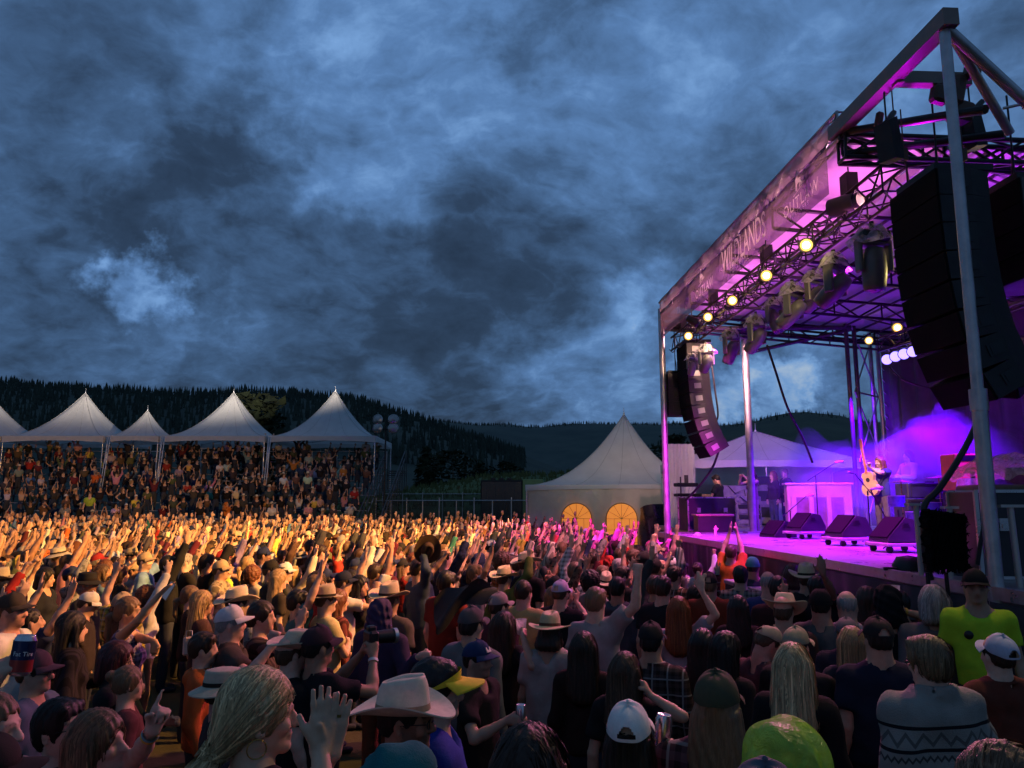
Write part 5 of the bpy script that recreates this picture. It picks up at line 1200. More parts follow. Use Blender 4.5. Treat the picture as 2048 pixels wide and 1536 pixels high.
NECK = A3(0, -.012, 1.500)
def hand(f, W, d, n_, side, kind, sc=1.0, fat=1.0, k=.006):
    d = nrm(d); n_ = nrm(n_ - d * (n_ @ d)); l = np.cross(d, n_) * side      # l points to the thumb
    offs = (.030, .010, -.010, -.029); fl = (.076, .085, .079, .062)
    curl = {'open': (.10, .22), 'flat': (.02, .05), 'fist': (1.65, 3.0), 'grip': (.95, 1.9), 'relax': (.55, 1.15), 'point': (1.65, 3.0), 'horn': (1.65, 3.0)}[kind]
    spread = {'open': .20, 'flat': .10}.get(kind, .0)
    for i in range(4):
        c1, c2 = curl
        if kind == 'point' and i == 0: c1, c2 = .05, .08
        b0 = W + l * offs[i] * .55 * sc; b1 = W + d * .088 * sc + l * offs[i] * sc
        f.rc(b0, b1, .0165 * sc, .0125 * sc * fat, .012)
        dd = nrm(d + l * spread * (1.2 - .8 * i))
        p1 = b1 + (dd * math.cos(c1) + n_ * math.sin(c1)) * fl[i] * .55 * sc; p2 = p1 + (dd * math.cos(c2) + n_ * math.sin(c2)) * fl[i] * .5 * sc
        f.rc(b1, p1, .0098 * fat * sc, .0090 * fat * sc, k); f.rc(p1, p2, .0088 * fat * sc, .0072 * fat * sc, k)
    t0 = W + d * .025 * sc + l * .024 * sc
    if kind in ('open', 'flat'): t1 = t0 + nrm(d * .62 + l * (.8 if kind == 'open' else .45) + n_ * .25) * .050 * sc; t2 = t1 + nrm(d * .85 + l * .40 + n_ * .15) * .036 * sc
    else: t1 = t0 + nrm(d * .7 + l * .55 + n_ * .6) * .046 * sc; t2 = t1 + nrm(d * .55 - l * .35 + n_ * .75) * .034 * sc
    f.rc(t0, t1, .0150 * sc, .0112 * fat * sc, .010); f.rc(t1, t2, .0108 * fat * sc, .0085 * fat * sc, k)
    return W + d * .085 * sc + n_ * .035 * sc

def ik(S0, W, pole, L1=.285, L2=.252):
    v = W - S0; D = np.linalg.norm(v)
    if D > (L1 + L2) * .995: W = S0 + v / D * (L1 + L2) * .995; v = W - S0; D = np.linalg.norm(v)
    a = (L1 * L1 - L2 * L2 + D * D) / (2 * D); hgt = math.sqrt(max(0, L1 * L1 - a * a)); u = v / D; p = np.asarray(pole, float); p = nrm(p - u * (p @ u))
    return S0 + u * a + p * hgt, W
# wrist target (right arm, person faces +y), elbow pole, palm direction, finger direction, hand kind
ARMS = {'down': ((.25, .04, .88), (.3, -1, 0), (-1, 0, 0), (0, .15, -1), 'relax'), 'up': ((.24, .16, 1.92), (1, -.2, 0), (0, 1, 0), (.05, .05, 1), 'open'),
        'upout': ((.36, .14, 1.86), (1, -.5, -.3), (-.2, 1, 0), (.25, .1, 1), 'open'), 'upfwd': ((.20, .36, 1.74), (1, 0, -.6), (0, .5, -.8), (0, .7, .7), 'open'),
        'clap': ((.048, .30, 1.56), (1, -.2, -.8), (-1, 0, 0), (-.05, .25, 1), 'flat'), 'clapup': ((.055, .20, 1.93), (1, 0, 0), (-1, 0, 0), (-.15, .1, 1), 'flat'),
        'phone': ((.075, .36, 1.53), (.8, 0, -1), (-.8, .5, 0), (-.4, .2, .8), 'grip'), 'phoneup': ((.10, .34, 1.78), (1, 0, -.6), (-.6, .8, 0), (-.3, .3, .9), 'grip'),
        'drink': ((.15, .32, 1.16), (.8, -.5, -1), (-1, .2, 0), (-.2, 1, .1), 'grip'), 'cupup': ((.24, .14, 1.88), (1, -.3, 0), (-.2, 1, .0), (0, .25, 1), 'grip'),
        'fist': ((.24, .20, 1.90), (1, -.2, 0), (0, 1, 0), (0, .1, 1), 'fist'), 'point': ((.26, .33, 1.78), (1, -.2, -.6), (-.5, .2, -.8), (.15, .6, .8), 'point'),
        'cross': ((-.02, .24, 1.20), (1, -.3, -.6), (-.2, -1, 0), (-1, .25, .05), 'relax'), 'hip': ((.235, .05, 1.04), (1, -.8, 0), (-1, .2, 0), (-.6, .5, -.5), 'relax'),
        'lap': ((.12, .34, 1.02), (1, -.6, -.2), (-.3, 0, -1), (-.3, 1, 0), 'relax'), 'bentfist': ((.10, .34, 1.48), (.8, -.2, -1), (-1, .2, 0), (-.05, .3, 1), 'fist')}

class Pose:
    pass
def make_body(ra='down', la='down', head=(0, 0, 0), female=False, vox=.013, bulk=1.0, fat=1.12, beard=0.0, ra_o=None, la_o=None, detail=False, lean=0.0):
    "body surface (head, neck, shoulders, arms, hands) plus what the clothes need to follow it"
    P = Pose(); P.female = female; P.bulk = bulk
    f = Field(vox); sw = .162 if female else .185
    Rh = rotm(head[1], 0, 0); Rh = rotm(0, 0, -head[0]) @ rotm(-head[1] * -1, 0, 0) @ rotm(0, head[2], 0)
    H = lambda *v: NECK + Rh @ A3(*v)
    P.headM = Matrix.Translation(Vector(NECK)) @ Matrix(Rh.tolist()).to_4x4(); P.Rh = Rh
    n_r = .052 if female else .060 * (bulk ** .5)
    f.rc((0, -.03, 1.36), H(0, .0, .05), n_r * 1.12, n_r, .03)
    f.rc(H(0, -.012, .02), H(0, -.02, .10), n_r, .058, .03)
    f.el(H(0, -.008, .155), (.077, .098, .099), Rh, .02); f.el(H(0, .028, .105), (.063, .066, .088), Rh, .02)
    jw = .046 if female else .052
    for sx in (-1, 1): f.rc(H(sx * jw, .0, .068), H(sx * .012, .074, .034), .024, .019, .02)
    f.el(H(0, .082, .033), (.022, .016, .017), Rh, .014)
    f.rc(H(0, .090, .138), H(0, .113, .098), .010, .0145, .010); f.el(H(0, .104, .092), (.020, .012, .010), Rh, .008)
    for sx in (-1, 1):
        f.rc(H(sx * .012, .091, .146), H(sx * .046, .076, .146), .011, .010, .012)
        f.el(H(sx * .041, .066, .100), (.024, .024, .022), Rh, .016)
        f.el(H(sx * .0785, -.006, .112), (.011, .021, .032), Rh @ rotm(.15, 0, -sx * .35), .006)
    f.el(H(0, .089, .069), (.024, .014, .008), Rh, .007); f.el(H(0, .086, .058), (.021, .014, .008), Rh, .007)
    if detail:
        for sx in (-1, 1): f.el(H(sx * .031, .096, .124), (.017, .013, .011), Rh, .009, neg=True); f.el(H(sx * .031, .081, .124), (.0135, .0125, .0125), Rh, .004); f.el(H(sx * .082, .0, .112), (.006, .011, .019), Rh, .004, neg=True)
        f.rc(H(-.019, .103, .0635), H(.019, .103, .0635), .0022, .0022, .003, neg=True)
    # yoke of shoulders and chest (under the clothes)
    f.rc((-sw + .04, -.015, 1.385), (sw - .04, -.015, 1.385), .058, .058, .04); f.rc((0, -.005, 1.33), (0, -.01, 1.37), .085 * bulk, .10 * bulk, .05, .66)
    for sx in (-1, 1): f.rc((sx * .115, -.022, 1.41), (sx * .03, -.025, 1.475), .045, .040, .04)
    P.arms = {}; P.hand = {}
    for side, nm, ov in ((1, ra, ra_o), (-1, la, la_o)):
        tgt, pole, pn, fd, kind = ARMS[nm]
        if ov: tgt = ov.get('w', tgt); pole = ov.get('p', pole); pn = ov.get('n', pn); fd = ov.get('d', fd); kind = ov.get('k', kind)
        mir = A3(side, 1, 1); W = A3(*tgt) * mir; S0 = A3(side * sw, -.012, 1.395)
        lift = np.clip((W[2] - 1.35) / .5, 0, 1); S0 = S0 + A3(-side * .022 * lift, .01 * lift, .050 * lift)
        E, W = ik(S0, W, A3(*pole) * mir)
        ar = .92 if female else 1.0 * bulk ** .5
        f.rc((side * (sw - .06), -.015, 1.385), S0, .062, .056 * ar, .03); f.rc(S0, E, .050 * ar, .039 * ar, .02); f.rc(E, E + (W - E) * .35, .039 * ar, .040 * ar, .015); f.rc(E + (W - E) * .3, W, .040 * ar, .026 * ar, .015)
        c = hand(f, W, A3(*fd) * mir, A3(*pn) * mir, side, kind, .93 if female else 1.0, fat)
        P.arms[side] = (S0, E, W); P.hand[side] = (c, nrm(A3(*fd) * mir), nrm(A3(*pn) * mir), W)
    P.f = f; f.build()
    if not detail or True: f.clip((0, 0, 1.10), (0, 0, -1)) if False else None
    V, F = f.mesh()
    Q = (V - NECK) @ Rh                                   # head-local coordinates for the marks that are part of a face
    mark = np.zeros(len(V))
    fr = Q[:, 1] > .055
    ax_ = np.abs(Q[:, 0])
    w_ = max(1.0, vox / .009)
    mark = np.maximum(mark, np.where(fr & (ax_ > .010) & (ax_ < .052), .80 * np.exp(-((Q[:, 2] - .151) / (.0055 * w_)) ** 2), 0))
    mark = np.maximum(mark, np.where(fr, .78 * np.exp(-((ax_ - .031) / .013) ** 2 - ((Q[:, 2] - .124) / (.0065 * w_)) ** 2), 0))
    lip = np.where(Q[:, 1] > .07, np.exp(-(Q[:, 0] / .022) ** 4 - ((Q[:, 2] - .063) / (.009 * w_)) ** 2), 0)
    if beard > 0:
        bz = (Q[:, 2] < .085) & (Q[:, 2] > .0) & (Q[:, 1] > .01) | (Q[:, 2] < .12) & (ax_ > .055) & (Q[:, 1] > .005) & (Q[:, 1] < .06) & (Q[:, 2] > .0)
        mark = np.maximum(mark, np.where(bz & ~(lip > .5), beard, 0))
    P.V, P.F, P.mark, P.lip = V, F, mark, lip * .6
    return P
def body_mesh(P, name='body'):
    me = mesh_np(name, P.V, P.F); me.materials.append(SKIN)
    for nm, arr in (('mark', P.mark), ('lip', P.lip)):
        a = me.attributes.new(nm, 'FLOAT', 'POINT'); a.data.foreach_set('value', arr.astype(np.float32))
    return me

def folds(seed, amp):
    rs = np.random.RandomState(seed); K = rs.normal(0, 1, (5, 3)) * A3(26, 20, 11); ph = rs.rand(5) * 6.28; K2 = rs.normal(0, 9, (5, 3))
    def fn(x, y, z):
        r_ = 0
        for k in range(5): r_ = r_ + np.sin(K[k, 0] * x + K[k, 1] * y + K[k, 2] * z + ph[k] + 1.6 * np.sin(K2[k, 0] * x + K2[k, 1] * y + K2[k, 2] * z))
        return r_ * amp / 3
    return fn
LASTF = [None]
def make_shirt(P, sleeve='short', vox=.015, thick=.016, hem=.90, amp=.006, seed=1, hood=False, collar=False, loose=1.0, neck=.074):
    f = Field(vox); t_ = thick; b = P.bulk; fm = P.female; sw = .162 if fm else .185
    bot = A3(0, 0, hem); cut = [(bot, A3(0, 0, -1))]
    if fm:
        f.rc((0, 0, .86), (0, 0, .98), .165 * b + t_ * loose, .158 * b + t_, .06, .70, cut); f.rc((0, 0, 1.0), (0, 0, 1.12), .135 * b + t_ * loose, .125 * b + t_ * loose, .06, .70, cut); f.rc((0, 0, 1.14), (0, 0, 1.32), .128 * b + t_, .135 * b + t_, .06, .70)
        for sx in (-1, 1): f.el((sx * .065, .085, 1.245), (.07, .06, .065), None, .04)
    else:
        f.rc((0, 0, .84), (0, 0, 1.02), .160 * b + t_ * loose, .158 * b + t_ * loose, .06, .72, cut); f.rc((0, .01 * (b - 1) * 8, 1.0), (0, 0, 1.18), .158 * b + t_ * loose, .160 * b + t_, .07, .70, cut); f.rc((0, 0, 1.16), (0, -.005, 1.32), .160 * b + t_, .163 * b ** .5 + t_, .06, .68)
    f.rc((-sw + .045, -.015, 1.38), (sw - .045, -.015, 1.38), .066 + t_, .066 + t_, .05)
    for sx in (-1, 1): f.rc((sx * .125, -.022, 1.405), (sx * .05, -.025, 1.455), .048 + t_ * .8, .040 + t_ * .7, .04)
    ar = .92 if fm else b ** .5
    for side in (1, -1):
        S0, E, W = P.arms[side]
        if sleeve == 'none': f.rc((side * (sw - .06), -.015, 1.37), (side * (sw - .025), -.015, 1.39), .066 + t_ * .5, .056 + t_ * .4, .03); continue
        f.rc((side * (sw - .06), -.015, 1.37), S0, .064 + t_, .058 * ar + t_, .04)
        if sleeve == 'short':
            E2 = S0 + (E - S0) * .66; f.rc(S0, E2, .058 * ar + t_ * .9, .052 * ar + t_ * 1.3, .025, 1, [(E2, nrm(E - S0))])
        else:
            W2 = E + (W - E) * .94; f.rc(S0, E, .056 * ar + t_, .048 * ar + t_, .025); f.rc(E, W2, .048 * ar + t_, .034 * ar + t_ * .9, .02, 1, [(W2, nrm(W - E))])
    H = lambda *v: NECK + P.Rh @ A3(*v)
    if hood: # hood lying on the back
        f.rc((-.07, -.10, 1.42), (.07, -.10, 1.42), .05, .05, .03); f.rc((-.09, -.05, 1.46), (-.05, .04, 1.44), .035, .03, .03); f.rc((.09, -.05, 1.46), (.05, .04, 1.44), .035, .03, .03)
    if collar == 2:
        for a in range(12):
            a0, a1 = a * .5236, (a + 1) * .5236
            for z_, r_ in ((1.485, .086), (1.515, .083)): f.rc((r_ * math.sin(a0), -.02 + r_ * math.cos(a0), z_ - .02 * math.cos(a0)), (r_ * math.sin(a1), -.02 + r_ * math.cos(a1), z_ - .02 * math.cos(a1)), .024, None, .012)
    if collar:
        for a in range(10):
            a0, a1 = a * .628, (a + 1) * .628; f.rc((.083 * math.sin(a0), -.02 + .078 * math.cos(a0), 1.475), (.083 * math.sin(a1), -.02 + .078 * math.cos(a1), 1.475), .022 if collar == 2 else .014, None, .012)
    f.rc((0, -.02, 1.40), (0, -.005, 1.56), neck * .86, neck, .012, neg=True)
    f.el((0, .055, 1.452), (.062, .07, .05), None, .02, neg=True)
    f.build(); f.wrinkle(folds(seed, amp)); LASTF[0] = f; return f.mesh()
def make_trousers(kind='stand', fm=False, vox=.025, b=1.0):
    f = Field(vox); hp = .088
    if kind == 'stand':
        f.rc((0, 0, .90), (0, 0, .99), .148 * b, .145 * b, .05, .72)
        for s_ in (-1, 1):
            f.rc((s_ * hp, 0, .88), (s_ * .10, .015, .50), .092 * b, .066, .04); f.rc((s_ * .10, .015, .50), (s_ * .105, -.02, .09), .068, .054, .03); f.rc((s_ * .108, -.03, .045), (s_ * .115, .14, .035), .042, .036, .02)
    else:
        f.rc((0, 0, .90), (0, 0, .99), .148 * b, .145 * b, .05, .72)
        for s_ in (-1, 1):
            f.rc((s_ * hp, 0, .90), (s_ * .12, .42, .90), .088 * b, .066, .04); f.rc((s_ * .12, .42, .90), (s_ * .12, .40, .50), .066, .052, .03); f.rc((s_ * .12, .37, .45), (s_ * .125, .53, .44), .042, .036, .02)
    f.build(); return f.mesh()

# ---- hair and hats in head-local coordinates
def hair_field(style, vox=.009):
    under = style.endswith('+hat'); style = style.replace('+hat', '')
    f = Field(vox)
    if under:
        F0 = f.rc; f.rc = lambda a, b, r1, r2=None, *k_, **kw: F0(np.asarray(a, float) * np.array([.92, 1, 1]) - np.array([0, 0, .045 if a[2] > .09 else 0]), b, min(r1, .045), r2, *k_, **kw)
    cran = lambda g_: f.el((0, -.010, .158), (.079 + (min(g_, .004) if under else g_), .100 + (min(g_, .002) if under else g_), .099 + g_), None, .02)
    face = lambda z=.085, w_=.080, y=.088: f.el((0, y, z), (w_, .072, .108), None, .015, neg=True)
    if style == 'short': cran(.010); f.el((0, -.055, .11), (.066, .055, .06), None, .02); f.rc((-.05, .06, .215), (.05, .06, .215), .022, .022, .03); face(.07); f.el((0, -.06, .02), (.08, .08, .045), None, .015, neg=True); [f.el((sx * .09, .0, .10), (.026, .03, .038), None, .012, neg=True) for sx in (-1, 1)]
    elif style == 'crop': cran(.005); f.el((0, -.05, .11), (.064, .052, .05), None, .02); face(.075); f.el((0, -.06, .025), (.08, .08, .05), None, .015, neg=True); [f.el((sx * .09, .0, .10), (.028, .034, .04), None, .012, neg=True) for sx in (-1, 1)]
    elif style == 'long':
        cran(.016)
        for x, x2, y2, z2, r2 in ((-.055, -.085, -.085, -.16, .045), (0, 0, -.105, -.20, .05), (.055, .085, -.085, -.16, .045), (-.03, -.045, -.10, -.20, .048), (.03, .045, -.10, -.20, .048)): f.rc((x, -.05, .14), (x2, y2, z2), .055, r2 * .9, .03)
        for sx in (-1, 1): f.rc((sx * .075, .01, .15), (sx * .088, -.02, -.05), .026, .028, .025)
        face(.075, .064, .098)
    elif style == 'longfront':
        cran(.016)
        for x, x2, y2, z2 in ((-.055, -.08, -.08, -.14), (0, 0, -.10, -.16), (.055, .08, -.08, -.14)): f.rc((x, -.05, .14), (x2, y2, z2), .055, .04, .03)
        for sx in (-1, 1): f.rc((sx * .072, .02, .16), (sx * .085, .035, -.02), .026, .026, .025); f.rc((sx * .085, .03, -.02), (sx * .09, .055, -.17), .027, .018, .02)
        face(.075, .060, .10)
    elif style == 'bob':
        cran(.020)
        for x in (-.05, 0, .05): f.rc((x, -.05, .14), (x * 1.15, -.075, .03), .055, .048, .03)
        for sx in (-1, 1): f.rc((sx * .075, .0, .15), (sx * .08, .005, .03), .032, .03, .025)
        face(.075, .064, .098)
    elif style == 'ponytail':
        cran(.011); f.el((0, -.075, .09), (.055, .045, .05), None, .03); face(.078, .075, .085); f.el((0, -.05, .005), (.07, .09, .05), None, .015, neg=True)
        f.rc((0, -.115, .115), (0, -.155, .085), .022, .034, .015); f.rc((0, -.155, .085), (0, -.165, -.07), .034, .020, .02); f.rc((0, -.165, -.07), (.01, -.14, -.16), .02, .008, .02)
    elif style == 'lowpony':
        cran(.013); f.el((0, -.082, .085), (.058, .045, .06), None, .03); f.rc((0, -.09, .05), (0, -.125, .03), .026, .024, .02); face(.078, .072, .088); f.el((0, -.045, -.01), (.06, .07, .045), None, .015, neg=True)
        f.rc((0, -.13, .02), (0, -.155, -.03), .026, .044, .012); f.rc((0, -.155, -.03), (.015, -.15, -.15), .044, .02, .03)
    elif style == 'bun': cran(.012); f.el((0, -.115, .20), (.042, .042, .040), None, .012); face(.078, .074, .088); f.el((0, -.06, .01), (.07, .08, .045), None, .015, neg=True)
    elif style == 'curly': cran(.034); f.el((0, -.06, .09), (.085, .07, .08), None, .03); face(.072, .066, .105)
    elif style == 'bald': cran(-.001); face(.10, .09, .075); f.el((0, .0, .27), (.085, .11, .10), None, .012, neg=True); f.el((0, -.06, .02), (.08, .08, .04), None, .015, neg=True)
    f.build()
    if under: f.clip((0, 0, .170), nrm((0, -.10, 1)))
    if style == 'curly': f.wrinkle(lambda x, y, z: .012 * np.sin(95 * x + 3 * np.sin(50 * z)) * np.sin(90 * y + 2) * np.sin(85 * z + 1))
    else: f.wrinkle(lambda x, y, z: .0032 * np.sin(170 * x + 60 * y + 2.5 * np.sin(18 * z) + 3 * np.sin(40 * y)) + .0016 * np.sin(260 * x - 120 * y + 3 * np.sin(25 * z)))
    return f
def hair_mesh(style, vox=.009, cache={}):
    if (style, vox) not in cache:
        V, F = hair_field(style, vox).mesh(); me = mesh_np('hair', V, F); me.materials.append(HAIR); cache[(style, vox)] = me
    return cache[(style, vox)]
def strand_hair(style, n=700, seed=1, vox=.006, width=.0032, tail=None):
    "the hair volume plus fine locks combed over it"
    rs = np.random.RandomState(seed); f = hair_field(style, vox); V, F = f.mesh()
    tone = [np.full(len(V), -.12)]; VV = [V]; FF = [F]; base = len(V)
    src = V[(V[:, 2] > .13) | (rs.rand(len(V)) < .25)]; P = src[rs.randint(len(src), size=n)].copy(); steps = 13; ds = .029
    fly = (rs.rand(n) < .09).astype(float)
    path = []; nor = []; tie = A3(0, -.125, .035) if 'lowpony' in style else A3(0, -.115, .115)
    wob = rs.normal(0, .06, (n, 3)); style = style.replace('+hat', '')
    for k in range(steps):
        G = f.grad(P); P = P - G * (f.sample(P) - (.0015 + .0050 * wob[:, :1].ravel() + fly * (.002 + .0007 * k)))[:, None]
        path.append(P.copy()); nor.append(G)
        if style in ('lowpony', 'ponytail'):
            D = tie - P; ln = np.linalg.norm(D, axis=1, keepdims=True); D = np.where(ln > .02, D / (ln + 1e-6), np.array([[0, -.3, -1.0]]))
            D = D + np.where(P[:, 2:3] > .17, np.stack([np.sign(P[:, 0]) * .5, P[:, 0] * 0 - .2, P[:, 0] * 0], 1), 0)
        else:
            top = np.clip((P[:, 2:3] - .17) / .08, 0, 1); D = np.concatenate([np.sign(P[:, :1]) * 1.0 * top, -.6 * top - .05, -1 + .6 * top], 1)
        D = D + wob * .5; D = D - G * (D * G).sum(1, keepdims=True); D /= np.linalg.norm(D, axis=1, keepdims=True) + 1e-9; P = P + D * ds
    path = np.array(path); nor = np.array(nor); tn = rs.choice([-.40, -.12, .12, .40, .75], n, p=[.20, .26, .26, .18, .10])
    wv = width * rs.uniform(.5, 1.5, n)
    for j in range(n):
        p = path[:, j]; T = np.gradient(p, axis=0); sd_ = np.cross(T, nor[:, j]); sd_ /= np.linalg.norm(sd_, axis=1, keepdims=True) + 1e-9
        wk = wv[j] * np.minimum(1, np.minimum(np.arange(steps) + 1, steps - np.arange(steps)) / 4)[:, None]
        q = np.concatenate([p - sd_ * wk, p + sd_ * wk + nor[:, j] * .0012]); b = base; base += 2 * steps; VV.append(q); tone.append(np.full(len(q), tn[j]))
        i = np.arange(steps - 1); FF.append(np.stack([b + i, b + i + 1, b + steps + i + 1, b + steps + i], 1))
    me = mesh_np('hair', np.concatenate(VV), np.concatenate(FF)); me.materials.append(HAIR)
    a = me.attributes.new('tone', 'FLOAT', 'POINT'); a.data.foreach_set('value', np.concatenate(tone).astype(np.float32)); return me

def cap_mesh(hi=False, back_open=True, bill=.078, dome_h=.100, lo=False):
    b = MB(); nu, nv = (72, 28) if hi else (10, 4) if lo else (20, 7)
    dome = lambda u, v, g=0: Vector(((.087 + g) * max(0, math.cos(v * 1.5708)) ** .85 * math.sin(u * 6.2832), (.107 + g) * max(0, math.cos(v * 1.5708)) ** .85 * math.cos(u * 6.2832) - .010, .163 + dome_h * math.sin(v * 1.5708) + (.010 * math.cos(u * 6.2832)) + (.0016 * math.cos(u * 37.7) if hi else 0)))
    vs_ = [dome(i / nu, j / nv) for j in range(nv + 1) for i in range(nu)]
    fs = []
    for j in range(nv):
        for i in range(nu):
            if back_open and j < nv * .34 and abs((i + .5) / nu - .5) < (.075 - .05 * (j / (nv * .34)) ** 2): continue
            fs.append((j * nu + i, j * nu + (i + 1) % nu, (j + 1) * nu + (i + 1) % nu, (j + 1) * nu + i))
    b._add(vs_, fs, True)
    for dz_ in (0, -.005):
        def bl(u, v, dz_=dz_):
            a = (2 * u - 1) * 1.12; q = dome(a / 6.2832, 0, .001); o = Vector((math.sin(a) * .55, math.cos(a), 0)); 
            return q + o * bill * v * max(0, math.cos(a * 1.15)) ** .45 + Vector((0, 0, dz_ - .026 * (2 * u - 1) ** 2 * v - .010 * v + .004))
        b.grid(bl, 6 if lo else 14, 2 if lo else 4)
        if lo: break
    if lo: return b.mesh('cap', HAT)
    ring = [dome(i / nu, 0, .0025) for i in range(nu)]
    b._add(ring + [q + Vector((0, 0, .013)) for q in ring], [(i, (i + 1) % nu, nu + (i + 1) % nu, nu + i) for i in range(nu)], True)
    b.lathe([(.007, 0), (.005, .006), (.0005, .008)], dome(0, 1) + Vector((0, 0, -.002)), 6)
    return b.mesh('cap', HAT)
def brim_hat(name, crown=.112, bx=.105, by=.115, curl=.060, crease=.040, droop=.010, taper=.12, hi=False, mt=None, z0=.168, flat=False, lo=False):
    b = MB(); nu = 48 if hi else 12 if lo else 26
    def cr(u, v):
        a = u * 6.2832; k = 1 - taper * min(v, 1) ** 1.5 - (.09 * max(0, min(v, 1) - .72) / .28) ** 1 * (0 if flat else 1)
        if v <= 1: x, y, z = .086 * k * math.sin(a), .108 * k * math.cos(a), z0 + crown * v + (.016 * math.cos(a) * v if not flat else 0)
        else:
            s_ = 2 - v; s2 = s_ ** .75; x, y = .086 * k * math.sin(a) * s2, .108 * k * math.cos(a) * s2
            z = z0 + crown + .016 * math.cos(a) * s_ + .014 * math.sin((1 - s_) * 1.57) - crease * math.exp(-(x / .026) ** 2) * (1 - s_ ** 3) - .35 * crease * math.exp(-((abs(x) - .06) / .02) ** 2) * max(0, y / .1) * (1 - s_)
            if flat: z = z0 + crown + .012 * math.sin((1 - s_) * 1.57) - crease * (1 - s_) ** 2
        return Vector((x, y - .01, z))
    b.grid(lambda u, v: cr(u, v * 2), nu, 18 if hi else 6 if lo else 12, True, True)
    for dz_ in (0, -.006):
        def br(u, v, dz_=dz_):
            a = u * 6.2832; sn, cs = math.sin(a), math.cos(a)
            return Vector(((.086 + bx * v) * sn, (.108 + by * v) * cs - .01, z0 + .002 + dz_ + curl * v ** 1.7 * abs(sn) ** 2.2 - droop * v * abs(cs) - .004 * v))
        b.grid(br, nu, 8 if hi else 2 if lo else 5, True, True)
        if lo: return b.mesh(name, HAT), None
    br1 = [Vector(((.086 + bx) * math.sin(k * 6.2832 / nu), (.108 + by) * math.cos(k * 6.2832 / nu) - .01, z0 + .002 + curl * abs(math.sin(k * 6.2832 / nu)) ** 2.2 - droop * abs(math.cos(k * 6.2832 / nu)) - .004)) for k in range(nu)]
    b._add(br1 + [q - Vector((0, 0, .006)) for q in br1], [(i, (i + 1) % nu, nu + (i + 1) % nu, nu + i) for i in range(nu)], True)
    me = b.mesh(name, mt or HAT)
    bd = MB(); bd.grid(lambda u, v: Vector((.0885 * (1 - taper * .2 * v) * math.sin(u * 6.2832), .1105 * (1 - taper * .2 * v) * math.cos(u * 6.2832) - .01, z0 + .004 + .022 * v)), nu, 2, True, True)
    return me, bd.mesh('hat_band', HAT)
def beanie_mesh(lo=False):
    b = MB(); b.grid(lambda u, v: Vector(((.090) * max(0, math.cos(v * 1.57)) ** .7 * math.sin(u * 6.2832), .112 * max(0, math.cos(v * 1.57)) ** .7 * math.cos(u * 6.2832) - .012, .145 + .12 * math.sin(v * 1.57) + .002 * math.sin(u * 200))), 10 if lo else 24, 4 if lo else 8, True, True)
    if lo: return b.mesh('beanie', CLOTH)
    b.grid(lambda u, v: Vector((.094 * math.sin(u * 6.2832), .116 * math.cos(u * 6.2832) - .012, .14 + .04 * v)), 24, 2, True, True); return b.mesh('beanie', CLOTH)
def visor_mesh():
    b = MB(); b.grid(lambda u, v: Vector((.099 * math.sin(u * 6.2832), .121 * math.cos(u * 6.2832) - .012, .150 + (.012 + .036 * max(0, math.cos(u * 6.2832))) * v + .022 * math.cos(u * 6.2832))), 36, 3, True, True)
    for dz_ in (0, -.006): b.grid(lambda u, v, dz_=dz_: Vector(((.098 + .015 * v) * math.sin((2 * u - 1) * 1.2), .121 * math.cos((2 * u - 1) * 1.2) - .01 + .10 * v * max(0, math.cos((2 * u - 1) * 1.3)) ** .5, .176 + dz_ - .03 * (2 * u - 1) ** 2 * v - .012 * v)), 18, 5)
    return b.mesh('visor', HAT)
def hood_mesh(vox=.011, cache={}):
    if vox not in cache:
        f = Field(vox); f.el((0, -.018, .155), (.106, .125, .122), None, .03); f.el((0, -.06, .06), (.095, .085, .11), None, .05); f.rc((-.06, -.04, .0), (.06, -.04, .0), .075, .075, .04); f.rc((-.05, .035, -.02), (.05, .035, -.02), .05, .05, .03)
        f.el((0, .105, .115), (.076, .085, .108), None, .015, neg=True); f.build(); f.wrinkle(lambda x, y, z: .006 * np.sin(60 * y + 40 * x * x * 20 + 30 * z) + .004 * np.sin(90 * z + 50 * x)); V, F = f.mesh(); me = mesh_np('hood', V, F); me.materials.append(CLOTH); cache[vox] = me
    return cache[vox]
HATM = {}
def hat_set():
    HATM['cap'] = (cap_mesh(), None); HATM['cap_hi'] = (cap_mesh(True), None); HATM['cap_closed'] = (cap_mesh(True, False), None)
    HATM['cowboy'] = brim_hat('cowboy_hat', .112, .092, .095, .055); HATM['cowboy_hi'] = brim_hat('cowboy_hat', .116, .096, .100, .058, .045, .012, .14, True)
    HATM['straw'] = brim_hat('straw_hat', .105, .085, .095, .02, .03, .014, .18, True, STRAW); HATM['bucket'] = brim_hat('sun_hat', .085, .07, .075, -.02, .0, .03, .10, False, HAT, .168, True)
    HATM['fedora'] = brim_hat('straw_hat', .105, .060, .065, .012, .03, .0, .16, False, STRAW); HATM['beanie'] = (beanie_mesh(), None); HATM['visor'] = (visor_mesh(), None)
hat_set()
# the skin shader reads the face marks
def skin_marks():
    m = SKIN; t = NT.__new__(NT); t.t = m.node_tree
    p = [n for n in m.node_tree.nodes if n.type == 'BSDF_PRINCIPLED'][0]; src = p.inputs['Base Color'].links[0].from_socket
    a = t.n('ShaderNodeAttribute'); a.attribute_name = 'mark'; l = t.n('ShaderNodeAttribute'); l.attribute_name = 'lip'
    c = t.mix(l.outputs['Fac'], src, t.v('MULTIPLY', src, (.72, .36, .34))); c = t.mix(a.outputs['Fac'], c, (.03, .019, .013, 1)); t.put(p.inputs['Base Color'], c)
skin_marks()

